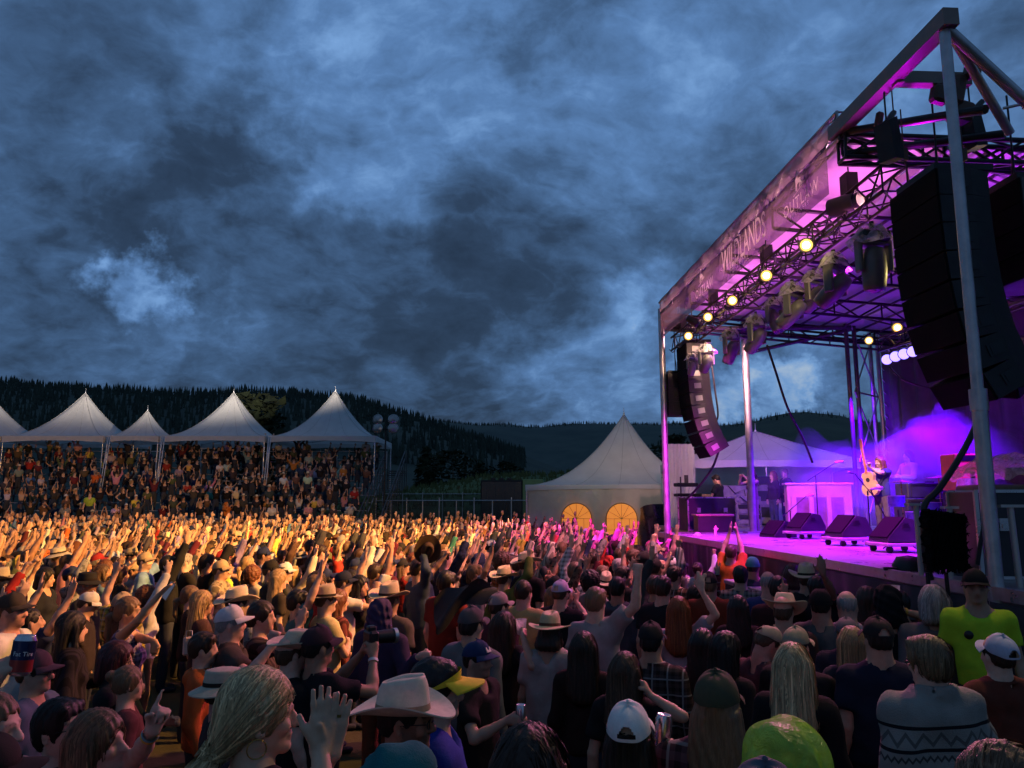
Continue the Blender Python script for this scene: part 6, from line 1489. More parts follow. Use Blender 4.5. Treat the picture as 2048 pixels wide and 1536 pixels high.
SKINS = [(.52, .32, .22), (.58, .37, .26), (.46, .27, .18), (.62, .41, .30), (.36, .20, .125), (.55, .33, .24)]
HAIRC = {'black': (.012, .010, .009), 'dark brown': (.030, .018, .011), 'brown': (.075, .042, .022), 'auburn': (.13, .045, .018), 'blond': (.34, .22, .10), 'grey': (.26, .25, .24), 'light brown': (.16, .095, .05)}
def put(o, parent, M=None, color=None):
    if M is not None: o.matrix_local = M
    if color is not None: o.color = (*color[:3], 1)
    return o
TROUS = {}
def trousers_mesh(kind='stand'):
    if kind not in TROUS:
        V, F = make_trousers(kind); me = mesh_np('trousers', V, F); me.materials.append(CLOTH); TROUS[kind] = me
    return TROUS[kind]
PEOPLE_G = 'people standing in the festival crowd'
def person(loc, heading, h, P, bmesh_, smesh, label, skin=SKINS[0], shirt=(.1, .1, .1), smat=None, hair=None, hairc='brown', hat=None, hatc=(.5, .5, .5), bandc=(.02, .02, .02), trous=(.03, .035, .05), tk='stand', group=PEOPLE_G, sname='shirt', hmesh=None, hatmat=None, name='person', hattilt=0.0):
    o = add(name, bmesh_); o.location = loc; o.rotation_euler = (0, 0, -R(heading)); o.scale = (h / 1.755,) * 3; o.color = (*skin, 1)
    tag(o, label, 'person', group)
    s_ = add(sname, smesh, o, smat); s_.color = (*shirt, 1)
    tr = add('trousers', trousers_mesh(tk), o); tr.color = (*trous, 1)
    if hair:
        hm = hmesh or hair_mesh(hair + ('+hat' if hat and hat not in ('hood', 'visor') else '')); q = add('hair', hm, o); q.matrix_local = P.headM; q.color = (*HAIRC.get(hairc, hairc), 1) if isinstance(hairc, str) else (*hairc, 1)
    if hat == 'hood': q = add('hood', hood_mesh(), o); q.matrix_local = P.headM; q.color = (*hatc, 1)
    elif hat:
        me, bd = HATM[hat]; q = add(me.name.split('.')[0], me, o, hatmat); q.matrix_local = P.headM @ Matrix.Rotation(hattilt, 4, 'X'); q.color = (*hatc, 1)
        if bd: k = add('hat_band', bd, q); k.color = (*bandc, 1)
    return o
def hand_world(o, P, side):
    c, d, n_, W = P.hand[side]; Mw = Matrix.Translation(o.location) @ o.rotation_euler.to_matrix().to_4x4() @ Matrix.Scale(o.scale.x, 4)
    return Mw @ Vector(c), (Mw.to_3x3() @ Vector(d)).normalized(), (Mw.to_3x3() @ Vector(n_)).normalized()
# ================================================================== HELD THINGS
M_cup = clear_plastic('cup_plastic', (.92, .90, .88), .45); M_beer = mat('pale_drink', (.62, .40, .22), .2, 0, .1); M_can = mat('bare_can', (.55, .55, .56), .25, .9, .1)
M_phone = mat('phone_case', (.03, .03, .035), .3, 0, .1); M_skin_blue = mat('blue_band', (.12, .32, .38), .6, 0, .1); M_yel = mat('yellow_band', (.6, .38, .04), .6, 0, .1)
def frame_from(up, fw):
    up = Vector(up).normalized(); fw = Vector(fw); fw = (fw - up * fw.dot(up)).normalized(); return Matrix((up.cross(fw) * -1, fw, up)).transposed().to_4x4()
def place(o, c, up=(0, 0, 1), fw=(0, 1, 0)): M = frame_from(up, fw); M.translation = c; o.matrix_world = M; o.location = M.translation; o.rotation_euler = M.to_euler()
def cup(c, label, drink=True, s_=1.0):
    r_ = empty('plastic_cup', c, 0, label, 'cup', 'drinks held in the crowd')
    p = MB(); p.lathe([(.001, -.055), (.030, -.055), (.036, 0), (.043, .06), (.045, .062), (.042, .06), (.034, -.048), (.001, -.05)], (0, 0, 0), 18); p.obj('cup_wall', M_cup, r_)
    if drink: p = MB(); p.lathe([(.001, -.05), (.029, -.05), (.034, -.005), (.038, .03), (.001, .031)], (0, 0, 0), 16); p.obj('drink', M_beer, r_)
    r_.scale = (s_,) * 3; return r_
def can(c, label, mt=None, up=(0, 0, 1), writing=False):
    r_ = empty('drink_can', c, 0, label, 'can', 'drinks held in the crowd'); place(r_, c, up, (.62, -1, 0))
    p = MB(); p.lathe([(.001, -.060), (.024, -.061), (.032, -.052), (.033, -.048), (.033, .046), (.027, .058), (.0265, .062), (.0245, .060), (.001, .058)], (0, 0, 0), 24); p.obj('can_body', mt or M_can, r_)
    if writing:
        bl = mat('can_blue_print', (.012, .02, .07), .3, .4, .1); rd = mat('can_red_print', (.28, .02, .015), .35, .3, .1)
        p = MB(); p.lathe([(.0334, -.012), (.0334, .045)], (0, 0, 0), 28); p.obj('blue_wrap', bl, r_); p = MB(); p.lathe([(.0334, -.048), (.0334, -.012)], (0, 0, 0), 28); p.obj('red_wrap', rd, r_)
        cu = bpy.data.curves.new('lettering', 'FONT'); cu.body = 'Fat Tire'; cu.size = .019; cu.align_x = 'CENTER'; cu.align_y = 'CENTER'; cu.resolution_u = 3
        to = bpy.data.objects.new('lettering_curve', cu); COL.objects.link(to); bpy.context.view_layer.update(); me = bpy.data.meshes.new_from_object(to.evaluated_get(bpy.context.evaluated_depsgraph_get())); bpy.data.objects.remove(to); me.name = 'lettering'
        n = len(me.vertices); co = np.zeros(n * 3, np.float32); me.vertices.foreach_get('co', co); co = co.reshape(-1, 3); a = co[:, 0] / .0338; z = co[:, 1] + .006
        co = np.stack([.0339 * np.sin(a), .0339 * np.cos(a), z], 1).astype(np.float32); co[:, 0] *= -1; me.vertices.foreach_set('co', co.ravel()); me.update(); add('lettering', me, r_, mat('pale_can_letters', (.75, .73, .68), .4, 0, 0))
    return r_
def phone(c, up, fw, label):
    r_ = empty('phone', c, 0, label, 'phone', 'phones held up in the crowd'); place(r_, c, up, fw)
    p = MB(); p.box((0, 0, 0), (.074, .009, .150), bev=.004); p.obj('case', M_phone, r_); p = MB(); p.box((0, -.0052, 0), (.067, .0015, .140)); p.obj('screen', mat('phone_screen', (.05, .06, .09), .15, 0, 0, emit=(.55, .65, 1.0), estr=.10), r_)
    p = MB(); p.box((.018, .0055, .05), (.028, .003, .03)); p.obj('camera_bump', M_black, r_); return r_

# ================================================================== NEAR CROWD, PLACED ONE BY ONE
TAKEN = []; NP = {}
WHITE = (.62, .60, .57); CREAM = (.60, .53, .40); NAVY = (.02, .028, .06); BLACK = (.012, .012, .014); GREY = (.20, .20, .20); RED = (.26, .022, .018); PLUM = (.06, .028, .055)
def to_local(loc, hd, h, p):
    s_ = h / 1.755; v = Vector(p) - Vector(loc); a = R(hd); c, s2 = math.cos(a), math.sin(a)
    return ((v.x * c - v.y * s2) / s_, (v.x * s2 + v.y * c) / s_, v.z / s_)
HLOG = []
def hero(px, py, h, hd, label, ra='down', la='down', head=(0, 0, 0), fm=False, hair='short', hc='brown', hat=None, hatc=(.1, .1, .1), shirt=BLACK, sleeve='short', smat=None, trous=(.03, .035, .05), skin=None, rw=None, lw=None, rk=None, lk=None, rd=None, ld_=None, rn=None, ln=None, bulk=1.0, beard=0.0, strands=0, hood=False, collar=False, sname='shirt', thick=.016, amp=.006, hatmat=None, bandc=(.03, .02, .015), hattilt=0.0, vox=None, neck=.074, hem=.90, name_key=None, loose=1.0, gzo=None):
    ex = {None: .012, 'hood': .03, 'cowboy': .055, 'cowboy_hi': .055, 'straw': .045, 'fedora': .04, 'bucket': .03}.get(hat, .018)
    loc = on_z(px, py, h + ex * h / 1.755 - .1)
    for _ in range(12): loc = on_z(px, py, h + ex * h / 1.755 + (gz(0, loc.y) if gzo is None else gzo)) * .5 + loc * .5
    D = loc.y; loc.z = gz(0, D) if gzo is None else gzo
    i = len(TAKEN); TAKEN.append((loc.x, loc.y)); HLOG.append((round(D, 2), px, py, h, label[:50])); v = vox or min(.021, max(.0084, D * .0034))
    ro = {}; lo = {}
    if rw: ro['w'] = to_local(loc, hd, h, at(*rw))
    if lw: q = to_local(loc, hd, h, at(*lw)); lo['w'] = (-q[0], q[1], q[2])
    for d_, k_, n_, dd in ((ro, rk, rn, rd), (lo, lk, ln, ld_)):
        if k_: d_['k'] = k_
        if n_: d_['n'] = n_
        if dd: d_['d'] = dd
    P = make_body(ra, la, head, fm, v, bulk, 1.05 + max(0, v - .010) * 30, beard, ro, lo, D < 4.2)
    V, F = make_shirt(P, sleeve, v * 1.4, thick, hem, amp * 1.6, i, hood, collar, loose, neck); sm = mesh_np(sname, V, F); sm.materials.append(CLOTH)
    hm = None
    hs = '+hat' if hat and hat not in ('hood', 'visor') else ''
    if hair and strands: hm = strand_hair(hair + hs, int(strands * (1.25 if D < 3.2 else .8)), i, .007 if D < 3.2 else .010, .0024 if D < 3.2 else .0036)
    elif hair: hm = hair_mesh(hair + hs, .007 if D < 3 else .009)
    o = person(loc, hd, h, P, body_mesh(P), sm, label, skin or SKINS[i % 6], shirt, smat, hair, hc, hat, hatc, bandc, trous, 'stand', PEOPLE_G, sname, hm, hatmat, hattilt=hattilt)
    if name_key: NP[name_key] = (o, P)
    return o, P
def glasses(o, P, mt=None, col=M_black):
    p = MB()
    for sx in (-1, 1):
        p.tube([Vector((sx * .033 + .021 * math.cos(a * .5236), .106 - .006 * abs(math.cos(a * .5236)), .122 + .016 * math.sin(a * .5236))) for a in range(13)], .0022, 5)
        p.tube([(sx * .054, .098, .126), (sx * .074, .05, .128), (sx * .079, .0, .124)], .002, 5)
    p.tube([(-.012, .110, .125), (0, .114, .127), (.012, .110, .125)], .002, 5)
    q = p.obj('glasses', col, o); q.matrix_local = P.headM
def wristband(o, P, side, mt, t_=.9):
    S0, E, W = P.arms[side]; c = E + (W - E) * t_; d = nrm(W - E); p = MB(); p.cyl(c - d * .011, c + d * .011, .0345, .033, n=16, caps=False); p.obj('wristband', mt, o)

# -- lower left
o, P = hero(-250, 1425, 1.72, 55, 'person at the very edge whose bare arm lifts a blue and red can', 'cupup', 'down', rw=(40, 1306, 2.65), rk='grip', rd=(.25, .35, .9), rn=(-.3, 1, 0), shirt=GREY, trous=NAVY, hair='short', name_key='can')
c, d, n_ = hand_world(o, P, 1); can(c + d * .035 + Vector((.015, .0, .012)), 'blue and red printed beer can raised in a hand at the picture edge', None, (.05, .1, 1), True)
hero(30, 1182, 1.84, 86, 'man in black and tan cap and white shirt beside the raised can', shirt=WHITE, sleeve='long', collar=True, hat='cap_hi', hatc=(.05, .04, .03), beard=.45, hair='crop', hc='brown', skin=(.55, .30, .22))
o, P = hero(78, 1297, 1.64, 84, 'man in plum baseball cap and glasses wearing a blue grey tee', shirt=(.10, .13, .18), hat='cap_hi', hatc=(.10, .05, .06), hair='crop', hc='dark brown', skin=(.50, .28, .19)); glasses(o, P)
o, P = hero(140, 1393, 1.58, 88, 'dark haired man with glasses looking up, face washed pink', shirt=(.012, .012, .014), head=(.25, .18, 0), hair='short', hc='black', skin=(.56, .36, .28), strands=500); glasses(o, P)
o, P = hero(215, 1418, 1.56, 84, 'woman with long light brown hair pointing skyward, tattoo on her arm', 'down', 'point', lw=(383, 1362, 2.62), lk='point', ld_=(.1, .35, .95), ln=(-.9, .2, -.3), fm=True, hair='long', hc='light brown', head=(.15, .12, 0), shirt=(.02, .025, .07), sleeve='none', strands=500, skin=(.54, .35, .27)); wristband(o, P, -1, M_skin_blue, .88); wristband(o, P, -1, M_yel, .80)
S0, E, W = P.arms[-1]; p_ = MB(); dA = nrm(E - S0); c_ = S0 + (E - S0) * .55
p_.grid(lambda u, v: Vector(c_ + dA * (.05 * (v - .5)) + rotm(0, 0, 0) @ (.0485 * (A3(*Vector(dA).orthogonal().normalized()) * math.cos(u * 2.2) + np.cross(dA, A3(*Vector(dA).orthogonal().normalized())) * math.sin(u * 2.2)))), 8, 3); p_.obj('tattoo', mat('tattoo_ink', (.05, .04, .05), .6, 0, .4, 60), o)
hero(-6, 1380, 1.66, 88, 'fair faced person cut by the picture edge below the raised can', shirt=GREY, hair='crop', hc='light brown', skin=(.62, .42, .33))
hero(-14, 1462, 1.62, 60, 'person in a dark cap and white top in the bottom corner', shirt=WHITE, hat='cap_hi', hatc=(.02, .018, .016), hair='crop', hc='black')
hero(150, 1222, 1.68, 60, 'woman with long dark hair and a striped dark shawl holding a drink', 'down', 'drink', fm=True, hair='longfront', hc='black', shirt=(.022, .018, .026), sleeve='long', smat=STRIPE, strands=350, thick=.026)
o, P = hero(240, 1282, 1.62, 82, 'woman with short maroon hair and glasses, green scarf at her neck', 'down', 'drink', fm=True, hair='bob', hc=(.07, .016, .018), shirt=(.012, .02, .022), sleeve='long', collar=2, strands=350); glasses(o, P)
p_ = MB(); p_.lathe([(.070, -.02), (.092, .01), (.098, .05), (.085, .085), (.066, .09)], (0, .01, 1.445), 24, None, 1.0, 1.05); p_.obj('scarf', mat('green_scarf', (.05, .22, .05), .9, 0, .3, 20, .4, 30), o)
o, P = hero(262, 1192, 1.72, 84, 'woman in purple plaid tank top with ponytail, bare arms stretched to the stage', 'upfwd', 'down', fm=True, hair='ponytail', hc='light brown', shirt=(.20, .15, .28), smat=PLAID, sleeve='none', rw=(318, 1190, 6.7), skin=(.50, .29, .17), lw=(322, 1285, 6.6), lk='relax')
c, d, n_ = hand_world(o, P, 1); phone(c, d + Vector((0, 0, .6)), (.6, .8, 0), 'phone held out at arm length above a woman in plaid')
o, P = hero(468, 1208, 1.76, 74, 'older man in pink white cap and dark tee with clenched fist raised', 'bentfist', 'down', head=(0, .05, 0), hat='cap_closed', hatc=(.62, .56, .58), hair='crop', hc='grey', shirt=(.06, .045, .04), rw=(545, 1290, 5.8), rk='fist', rd=(0, .15, 1), skin=(.60, .34, .27), beard=.25, bulk=1.15)
hero(412, 1262, 1.60, 75, 'person with an orange hood folded on the back behind the pink capped man', shirt=(.50, .11, .03), sleeve='long', hood=True, hair='short', hc='dark brown')
o, P = hero(262, 1330, 1.50, 60, 'woman with light hair bundled up half hidden by the pointing hand', 'down', 'down', fm=True, hair='bun', hc='light brown', shirt=(.12, .04, .04))
hero(455, 1326, 1.60, 62, 'person in a cream sun hat tucked behind the blond woman', hat='bucket', hatc=(.52, .44, .32), hair='crop', hc='dark brown', shirt=(.05, .03, .03), skin=(.55, .28, .22), smat=None)
# blond woman with pony tail
o, P = hero(528, 1332, 1.79, 47, 'blond woman with low ponytail and hoop earring, hands clapping beside her face', 'clap', 'clap', head=(.30, .0, .03), fm=True, hair='lowpony', hc=(.60, .44, .22), vox=.0062, shirt=(.020, .022, .026), sleeve='none', strands=1500, rw=(640, 1500, 2.3), lw=(662, 1508, 2.34), rd=(-.06, .1, 1), ld_=(-.10, .1, 1), skin=(.58, .38, .25), neck=.085, name_key='blond')
er = MB(); er.tube([Vector((.086, -.012 + .027 * math.sin(a * .2618), .058 + .027 * math.cos(a * .2618))) for a in range(25)], .0022, 5); q = er.obj('hoop_earring', mat('gold', (.45, .28, .08), .3, .9, .1), o); q.matrix_local = P.headM
c, d, n_ = P.hand[-1][0], P.hand[-1][1], P.hand[-1][2]; rg_ = MB(); rg_.cyl(P.hand[-1][3] + d * .105 - .004 * d, P.hand[-1][3] + d * .105 + .004 * d, .0115, n=12, caps=False); rg_.obj('ring', mat('gold', (.45, .28, .08)), o)
hero(590, 1250, 1.70, 55, 'person in a cream cowboy hat seen from behind, next to the photographer', hat='cowboy', hatc=(.62, .52, .36), hair='short', hc='brown', shirt=BLACK, hattilt=-.25)
o, P = hero(640, 1247, 1.75, 48, 'photographer in a dark maroon cap aiming a camera with long lens', 'phone', 'phone', hat='cap_closed', hatc=(.045, .022, .028), hair='crop', hc='black', shirt=(.014, .013, .016), sleeve='short'); wristband(o, P, 1, mat('pale_band', (.5, .5, .5), .6, 0, 0), .88)
c, d, n_ = hand_world(o, P, 1); cm = empty('camera', c + Vector((-.02, .03, .05)), -R(58), 'black camera with silver ringed lens held by the photographer', 'camera')
b = MB(); b.box((0, 0, 0), (.14, .07, .10), bev=.015); b.box((0, 0, .06), (.06, .06, .04), bev=.01); b.obj('camera_body', M_black, cm); b = MB(); b.cyl((0, .03, 0), (0, .16, 0), .042, .046, n=18); b.obj('lens', M_black, cm); b = MB(); b.cyl((0, .16, 0), (0, .185, 0), .05, n=18); b.obj('lens_hood', M_alu, cm)
hero(528, 1200, 1.74, 86, 'balding person with pulled back hair and striped top, hands near the mouth', 'clap', 'clap', fm=True, hair='ponytail', hc='dark brown', shirt=(.10, .06, .06), smat=STRIPE, skin=(.58, .33, .24))
hero(600, 1178, 1.70, 68, 'dark haired man in teal tee stretching one bare arm high', 'up', 'down', hair='short', hc='black', shirt=(.04, .13, .13), skin=(.52, .31, .22), sleeve='short')
hero(655, 1165, 1.74, 60, 'man in pale yellow shirt and beige fedora, arm bent over his head', 'cross', 'down', hat='fedora', hatc=(.42, .34, .25), bandc=(.02, .015, .012), hair='crop', hc='brown', shirt=(.55, .47, .22))
hero(445, 1118, 1.78, 88, 'man in tan cap and camouflage scarf looking right', hat='cap', hatc=(.40, .30, .18), hair='crop', hc='brown', shirt=(.35, .28, .18), smat=CAMO, collar=True)
# -- middle
o, P = hero(765, 1193, 1.70, 22, 'person in a purple hooded top with the hood up, one arm out sideways', 'drink', 'down', hat='hood', hatc=(.055, .035, .085), hair=None, shirt=(.045, .03, .07), sleeve='long', trous=(.16, .055, .028), rw=(838, 1312, 6.6), rk='fist', rd=(1, .2, 0), thick=.026)
hero(782, 1158, 1.78, 30, 'person in a wide cream cowboy hat right behind the purple hood', hat='cowboy', hatc=(.50, .40, .27), hair='short', hc='brown', shirt=(.10, .08, .07), bandc=(.05, .03, .02))
hero(722, 1150, 1.68, 112, 'smiling long dark haired person turned towards us in a black jacket', fm=True, hair='longfront', hc='black', shirt=(.012, .012, .013), sleeve='long', skin=(.58, .30, .22), collar=True)
hero(680, 1178, 1.62, 60, 'woman with long auburn hair in a reddish striped top', fm=True, hair='long', hc='auburn', shirt=(.20, .05, .04), smat=STRIPE, sleeve='long')
hero(895, 1140, 1.80, 38, 'tall man in a loose dark red tee with black hair', hair='short', hc='black', shirt=(.16, .022, .016), sleeve='short', bulk=1.15, loose=1.6, skin=(.60, .33, .26))
jk = empty('jacket', at(955, 1196, 7.9), R(20), 'dark jacket swung over a shoulder beside the dark red tee', 'jacket'); b = MB()
b.grid(lambda u, v: Vector((-.42 + .62 * u, .05 * math.sin(u * 8 + v * 5), .16 * math.sin(u * 2.4) - .34 * v * (.4 + .6 * (1 - u)) + .03 * math.sin(u * 11 + v * 9))), 30, 16); b.grid(lambda u, v: Vector((-.42 + .62 * u, .05 + .05 * math.sin(u * 8 + v * 5), .16 * math.sin(u * 2.4) - .34 * v * (.4 + .6 * (1 - u)) + .03 * math.sin(u * 11 + v * 9))), 30, 16); b.obj('cloth', mat('dark_jacket_cloth', (.022, .02, .024), .7, 0, .3, 8, .4, 20), jk)
o, P = hero(878, 1310, 1.72, 82, 'man in a bright yellow visor and royal blue tee', hat='visor', hatc=(.75, .60, .04), hair='short', hc='black', shirt=(.022, .045, .30), sleeve='short', bulk=1.1, skin=(.52, .34, .24))
o, P = hero(818, 1343, 1.66, 96, 'bearded man with glasses under a large cream cowboy hat', hat='cowboy_hi', hatc=(.66, .60, .46), bandc=(.30, .24, .15), hair='crop', hc='black', shirt=(.022, .020, .019), sleeve='long', beard=.55, skin=(.34, .19, .12), collar=True); glasses(o, P)
hero(822, 1478, 1.66, 68, 'person under a teal rain hood at the bottom edge', hat='hood', hatc=(.012, .13, .14), hair=None, shirt=(.012, .12, .13), sleeve='long', thick=.03)
o, P = hero(958, 1278, 1.63, 118, 'man in a navy cap with pale badge facing sideways, can in hand', 'drink', 'down', hat='cap_closed', hatc=(.02, .035, .10), hair='crop', hc='black', shirt=(.014, .012, .012), skin=(.42, .25, .17), beard=.35, rw=(1016, 1440, 5.0), rk='grip', rd=(.3, 1, .1))
c, d, n_ = hand_world(o, P, 1); can(c + Vector((0, 0, .03)), 'silver can held low by the man in the navy cap')
b = MB(); b.box((0, .086, .205), (.055, .012, .036), (R(28), 0, 0)); q = b.obj('cap_badge', mat('pale_badge', (.5, .48, .42), .6, 0, .1), o); q.matrix_local = P.headM
hero(945, 1210, 1.76, 36, 'man in a grey plum cap and grey jacket seen from behind', hat='cap_closed', hatc=(.10, .075, .075), hair='short', hc='black', shirt=(.17, .165, .16), sleeve='long', collar=True, thick=.024)
hero(1010, 1222, 1.66, 28, 'woman with long wavy dark brown hair holding a clear cup', 'drink', 'down', fm=True, hair='long', hc='dark brown', shirt=(.018, .016, .018), strands=450, rw=(1045, 1270, 6.2), rk='grip', name_key='wavy')
o, P = NP['wavy']; c, d, n_ = hand_world(o, P, 1); cup(c + Vector((0, 0, .04)), 'clear cup beside the long wavy hair', False)
hero(1100, 1218, 1.68, 16, 'woman in a straw hat and loose pale blouse seen from behind', 'hip', 'down', fm=True, hair='bob', hc='dark brown', hat='straw', hatc=(.52, .42, .24), bandc=(.10, .05, .03), shirt=(.40, .35, .32), sleeve='short', loose=3.0, amp=.012, trous=(.03, .025, .03), hem=.86, thick=.024, hattilt=-.1)
hero(1192, 1172, 1.80, 28, 'man in a grey tee with light brown hair punching one arm up', 'fist', 'down', hair='short', hc='light brown', shirt=(.30, .28, .27), rw=(1276, 1152, 6.7), rk='fist', rd=(0, .1, 1), bulk=1.1, amp=.010)
hero(1168, 1262, 1.63, 14, 'woman with long straight brown hair and a dark brown top', fm=True, hair='long', hc='dark brown', shirt=(.030, .016, .013), sleeve='long', strands=450)
hero(1252, 1302, 1.62, 22, 'woman with wavy brown hair lifting her hand to her cheek', 'clap', 'down', fm=True, hair='long', hc='brown', shirt=(.016, .014, .014), strands=600, sleeve='short', skin=(.50, .29, .19), rw=(1300, 1390, 4.75), rk='relax', rd=(-.5, .2, .8))
o, P = hero(1258, 1395, 1.60, 14, 'woman in a plain white cap with dark hair, can in her raised hand', 'cupup', 'down', fm=True, hair='long', hc='dark brown', hat='cap_hi', hatc=(.80, .78, .72), shirt=(.015, .015, .018), sleeve='none', rw=(1350, 1525, 3.15), rk='grip', rd=(-.2, .2, 1), rn=(-1, .1, 0), strands=350, skin=(.52, .34, .22), hattilt=.12)
c, d, n_ = hand_world(o, P, 1); can(c + Vector((-.0, .0, .045)), 'pale silver can in the hand beside the white cap', None, (.1, 0, 1))
hero(1062, 1446, 1.70, 8, 'woman with sleek dark hair and a blond streak at the bottom edge', fm=True, hair='long', hc=(.035, .018, .010), shirt=(.016, .013, .013), strands=900)
hero(1302, 1240, 1.70, 24, 'man in a black cap and dark plaid shirt seen from behind', hat='cap_closed', hatc=(.018, .015, .016), hair='short', hc='black', shirt=(.075, .05, .045), smat=PLAID, sleeve='long', collar=True)
hero(1358, 1192, 1.70, 20, 'red haired woman with long hair raising one bare arm', 'up', 'down', fm=True, hair='long', hc=(.20, .055, .015), shirt=(.34, .30, .32), rw=(1402, 1180, 6.9), strands=400, skin=(.60, .40, .30))
hero(1432, 1336, 1.70, 22, 'bearded long haired man in an olive cap and plaid flannel shirt', hat='cap_closed', hatc=(.060, .062, .035), hair='long', hc='light brown', shirt=(.13, .06, .07), smat=PLAID, sleeve='long', collar=True, bulk=1.1, thick=.024, beard=.6)
hero(1455, 1262, 1.66, 62, 'woman with long black hair looking aside, profile lit', fm=True, hair='long', hc='black', shirt=(.02, .016, .016), sleeve='long', strands=400)
hero(1405, 1256, 1.62, 25, 'woman with very dark long hair and bare shoulders', fm=True, hair='long', hc='black', shirt=(.10, .06, .07), sleeve='none')
hero(1475, 1190, 1.66, 15, 'woman with glossy black hair in front of the rust red tee', fm=True, hair='long', hc='black', shirt=(.03, .02, .02))
hero(1418, 1142, 1.78, 20, 'broad man in a rust red tee and dark cap turned backwards', hat='cap', hatc=(.03, .025, .025), hair='short', hc='light brown', shirt=(.22, .045, .022), bulk=1.12)
o, P = hero(1585, 1284, 1.70, 26, 'blond woman with long half tied hair over a black top', fm=True, hair='long', hc=(.58, .43, .22), shirt=(.012, .012, .013), sleeve='long', strands=1300)
o, P = hero(1520, 1243, 1.66, 62, 'man in a tan cap with his head bowed over a cup', 'drink', 'drink', head=(.2, -.55, 0), hat='cap_hi', hatc=(.36, .29, .21), hair='crop', hc='brown', shirt=(.10, .04, .05), skin=(.52, .24, .18))
c, d, n_ = hand_world(o, P, 1); cup(c + Vector((.03, 0, .05)), 'frosted cup in front of the man with bowed head', True, 1.25)
hero(1592, 1250, 1.70, 42, 'man in a beige cap with dark glasses, black leather jacket', hat='cap_closed', hatc=(.33, .28, .18), hair='short', hc='black', shirt=(.018, .016, .018), sleeve='long', collar=True)
hero(1565, 1178, 1.76, 30, 'person in a bright cream cowboy hat below a pointing finger', hat='cowboy_hi', hatc=(.68, .55, .36), bandc=(.22, .13, .06), hair='short', hc='brown', shirt=(.06, .03, .03), hattilt=-.38)
hero(1555, 1150, 1.80, 25, 'dark person pointing one finger up behind the bright cowboy hat', 'point', 'down', hair='short', hc='black', shirt=(.05, .02, .02), rw=(1570, 1190, 7.5), rk='point', rd=(0, .1, 1), skin=(.45, .22, .15))
hero(1640, 1175, 1.80, 28, 'man in a black knit cap and two tone grey shirt seen from behind', hat='beanie', hatc=(.014, .013, .015), hair='crop', hc='black', shirt=(.11, .11, .11), bulk=1.2, skin=(.46, .26, .18))
hero(1692, 1178, 1.80, 22, 'bald man in a pale checked shirt close to the stage', hair='bald', hc='grey', shirt=(.34, .34, .40), smat=PLAID, collar=True, skin=(.58, .36, .27))
hero(1732, 1172, 1.75, 20, 'woman with dark wavy hair next to the bald man', fm=True, hair='long', hc='dark brown', shirt=(.03, .02, .03))
hero(1752, 1230, 1.80, 4, 'broad man in a black cap and navy polo shirt seen from behind', hat='cap_hi', hatc=(.022, .018, .018), hair='crop', hc='black', shirt=(.016, .018, .036), bulk=1.22, collar=True, skin=(.50, .28, .19))
hero(1702, 1252, 1.66, 12, 'woman with straight blond hair behind the navy polo shirt', fm=True, hair='long', hc=(.36, .22, .10), shirt=(.03, .03, .045), strands=450)
hero(1692, 1232, 1.64, 25, 'person in a grey cap with pink streaks of light behind the blond hair', hat='cap', hatc=(.16, .13, .14), hair='short', hc='brown', shirt=(.03, .025, .04))
o, P = hero(1850, 1266, 1.78, -14, 'sandy haired man in a grey fleece jacket with zigzag bands', hair='short', hc=(.17, .11, .055), shirt=(.30, .285, .25), smat=FLEECE, sleeve='long', collar=2, sname='jacket', thick=.040, bulk=1.12, amp=.010, skin=(.58, .36, .27), strands=700, hem=.84, loose=1.5); glasses(o, P)
hero(1988, 1262, 1.72, -8, 'person in a white mesh back cap and rust brown jacket', hat='cap_hi', hatc=(.42, .46, .56), hair='short', hc='dark brown', shirt=(.12, .035, .022), sleeve='long', collar=True, hattilt=.2)
hero(1865, 1170, 1.86, 18, 'person with wavy grey hair and a dark backpack', hair='bob', hc=(.34, .30, .28), shirt=(.16, .13, .13), sleeve='long', strands=500, bulk=1.1)
o, P = hero(1795, 1178, 1.76, 10, 'dark haired person lifting a plastic cup of beer', 'cupup', 'down', hair='short', hc='black', shirt=(.015, .013, .018), rw=(1805, 1222, 6.8), rk='grip', rd=(-.15, .1, 1), rn=(-1, .2, 0), skin=(.50, .33, .20)); c, d, n_ = hand_world(o, P, 1); cup(c + Vector((-.01, 0, .055)), 'plastic cup of beer raised before the stage skirt', True, 1.25); wristband(o, P, 1, M_yel, .92)
hero(1770, 1165, 1.84, 8, 'person in a black hooded top with the hood up near the raised beer', hat='hood', hatc=(.010, .010, .013), hair=None, shirt=(.010, .010, .013), sleeve='long')
o, P = hero(1948, 1136, 1.80, 205, 'security man in a lime green tee and black cap at the stage corner', 'down', 'down', hat='cap_closed', hatc=(.012, .012, .012), hair='crop', hc='black', shirt=(.40, .62, .03), bulk=.92, thick=.012, skin=(.36, .22, .15), loose=.6, trous=(.02, .02, .022), gzo=-.03)
sb_ = empty('step_box', (o.location.x, o.location.y, -.25), .2, 'low wooden step under the security man at the stage corner', 'step'); b = MB(); b.box((0, 0, .19), (.7, .6, .05), bev=.01); b.obj('tread', M_wood, sb_); b = MB(); b.box((0, 0, .08), (.62, .52, .16)); b.obj('base', M_black, sb_)
b = MB(); b.lathe([(.001, .003), (.030, .001), (.032, -.003)], (.085, .155, 1.30), 16, Euler((R(-90), 0, 0)).to_matrix()); b.obj('chest_emblem', M_black, o)
hero(1995, 1486, 1.74, -10, 'person with short brown and blond hair in the bottom corner', fm=True, hair='bob', hc=(.16, .09, .045), shirt=BLACK, strands=800)
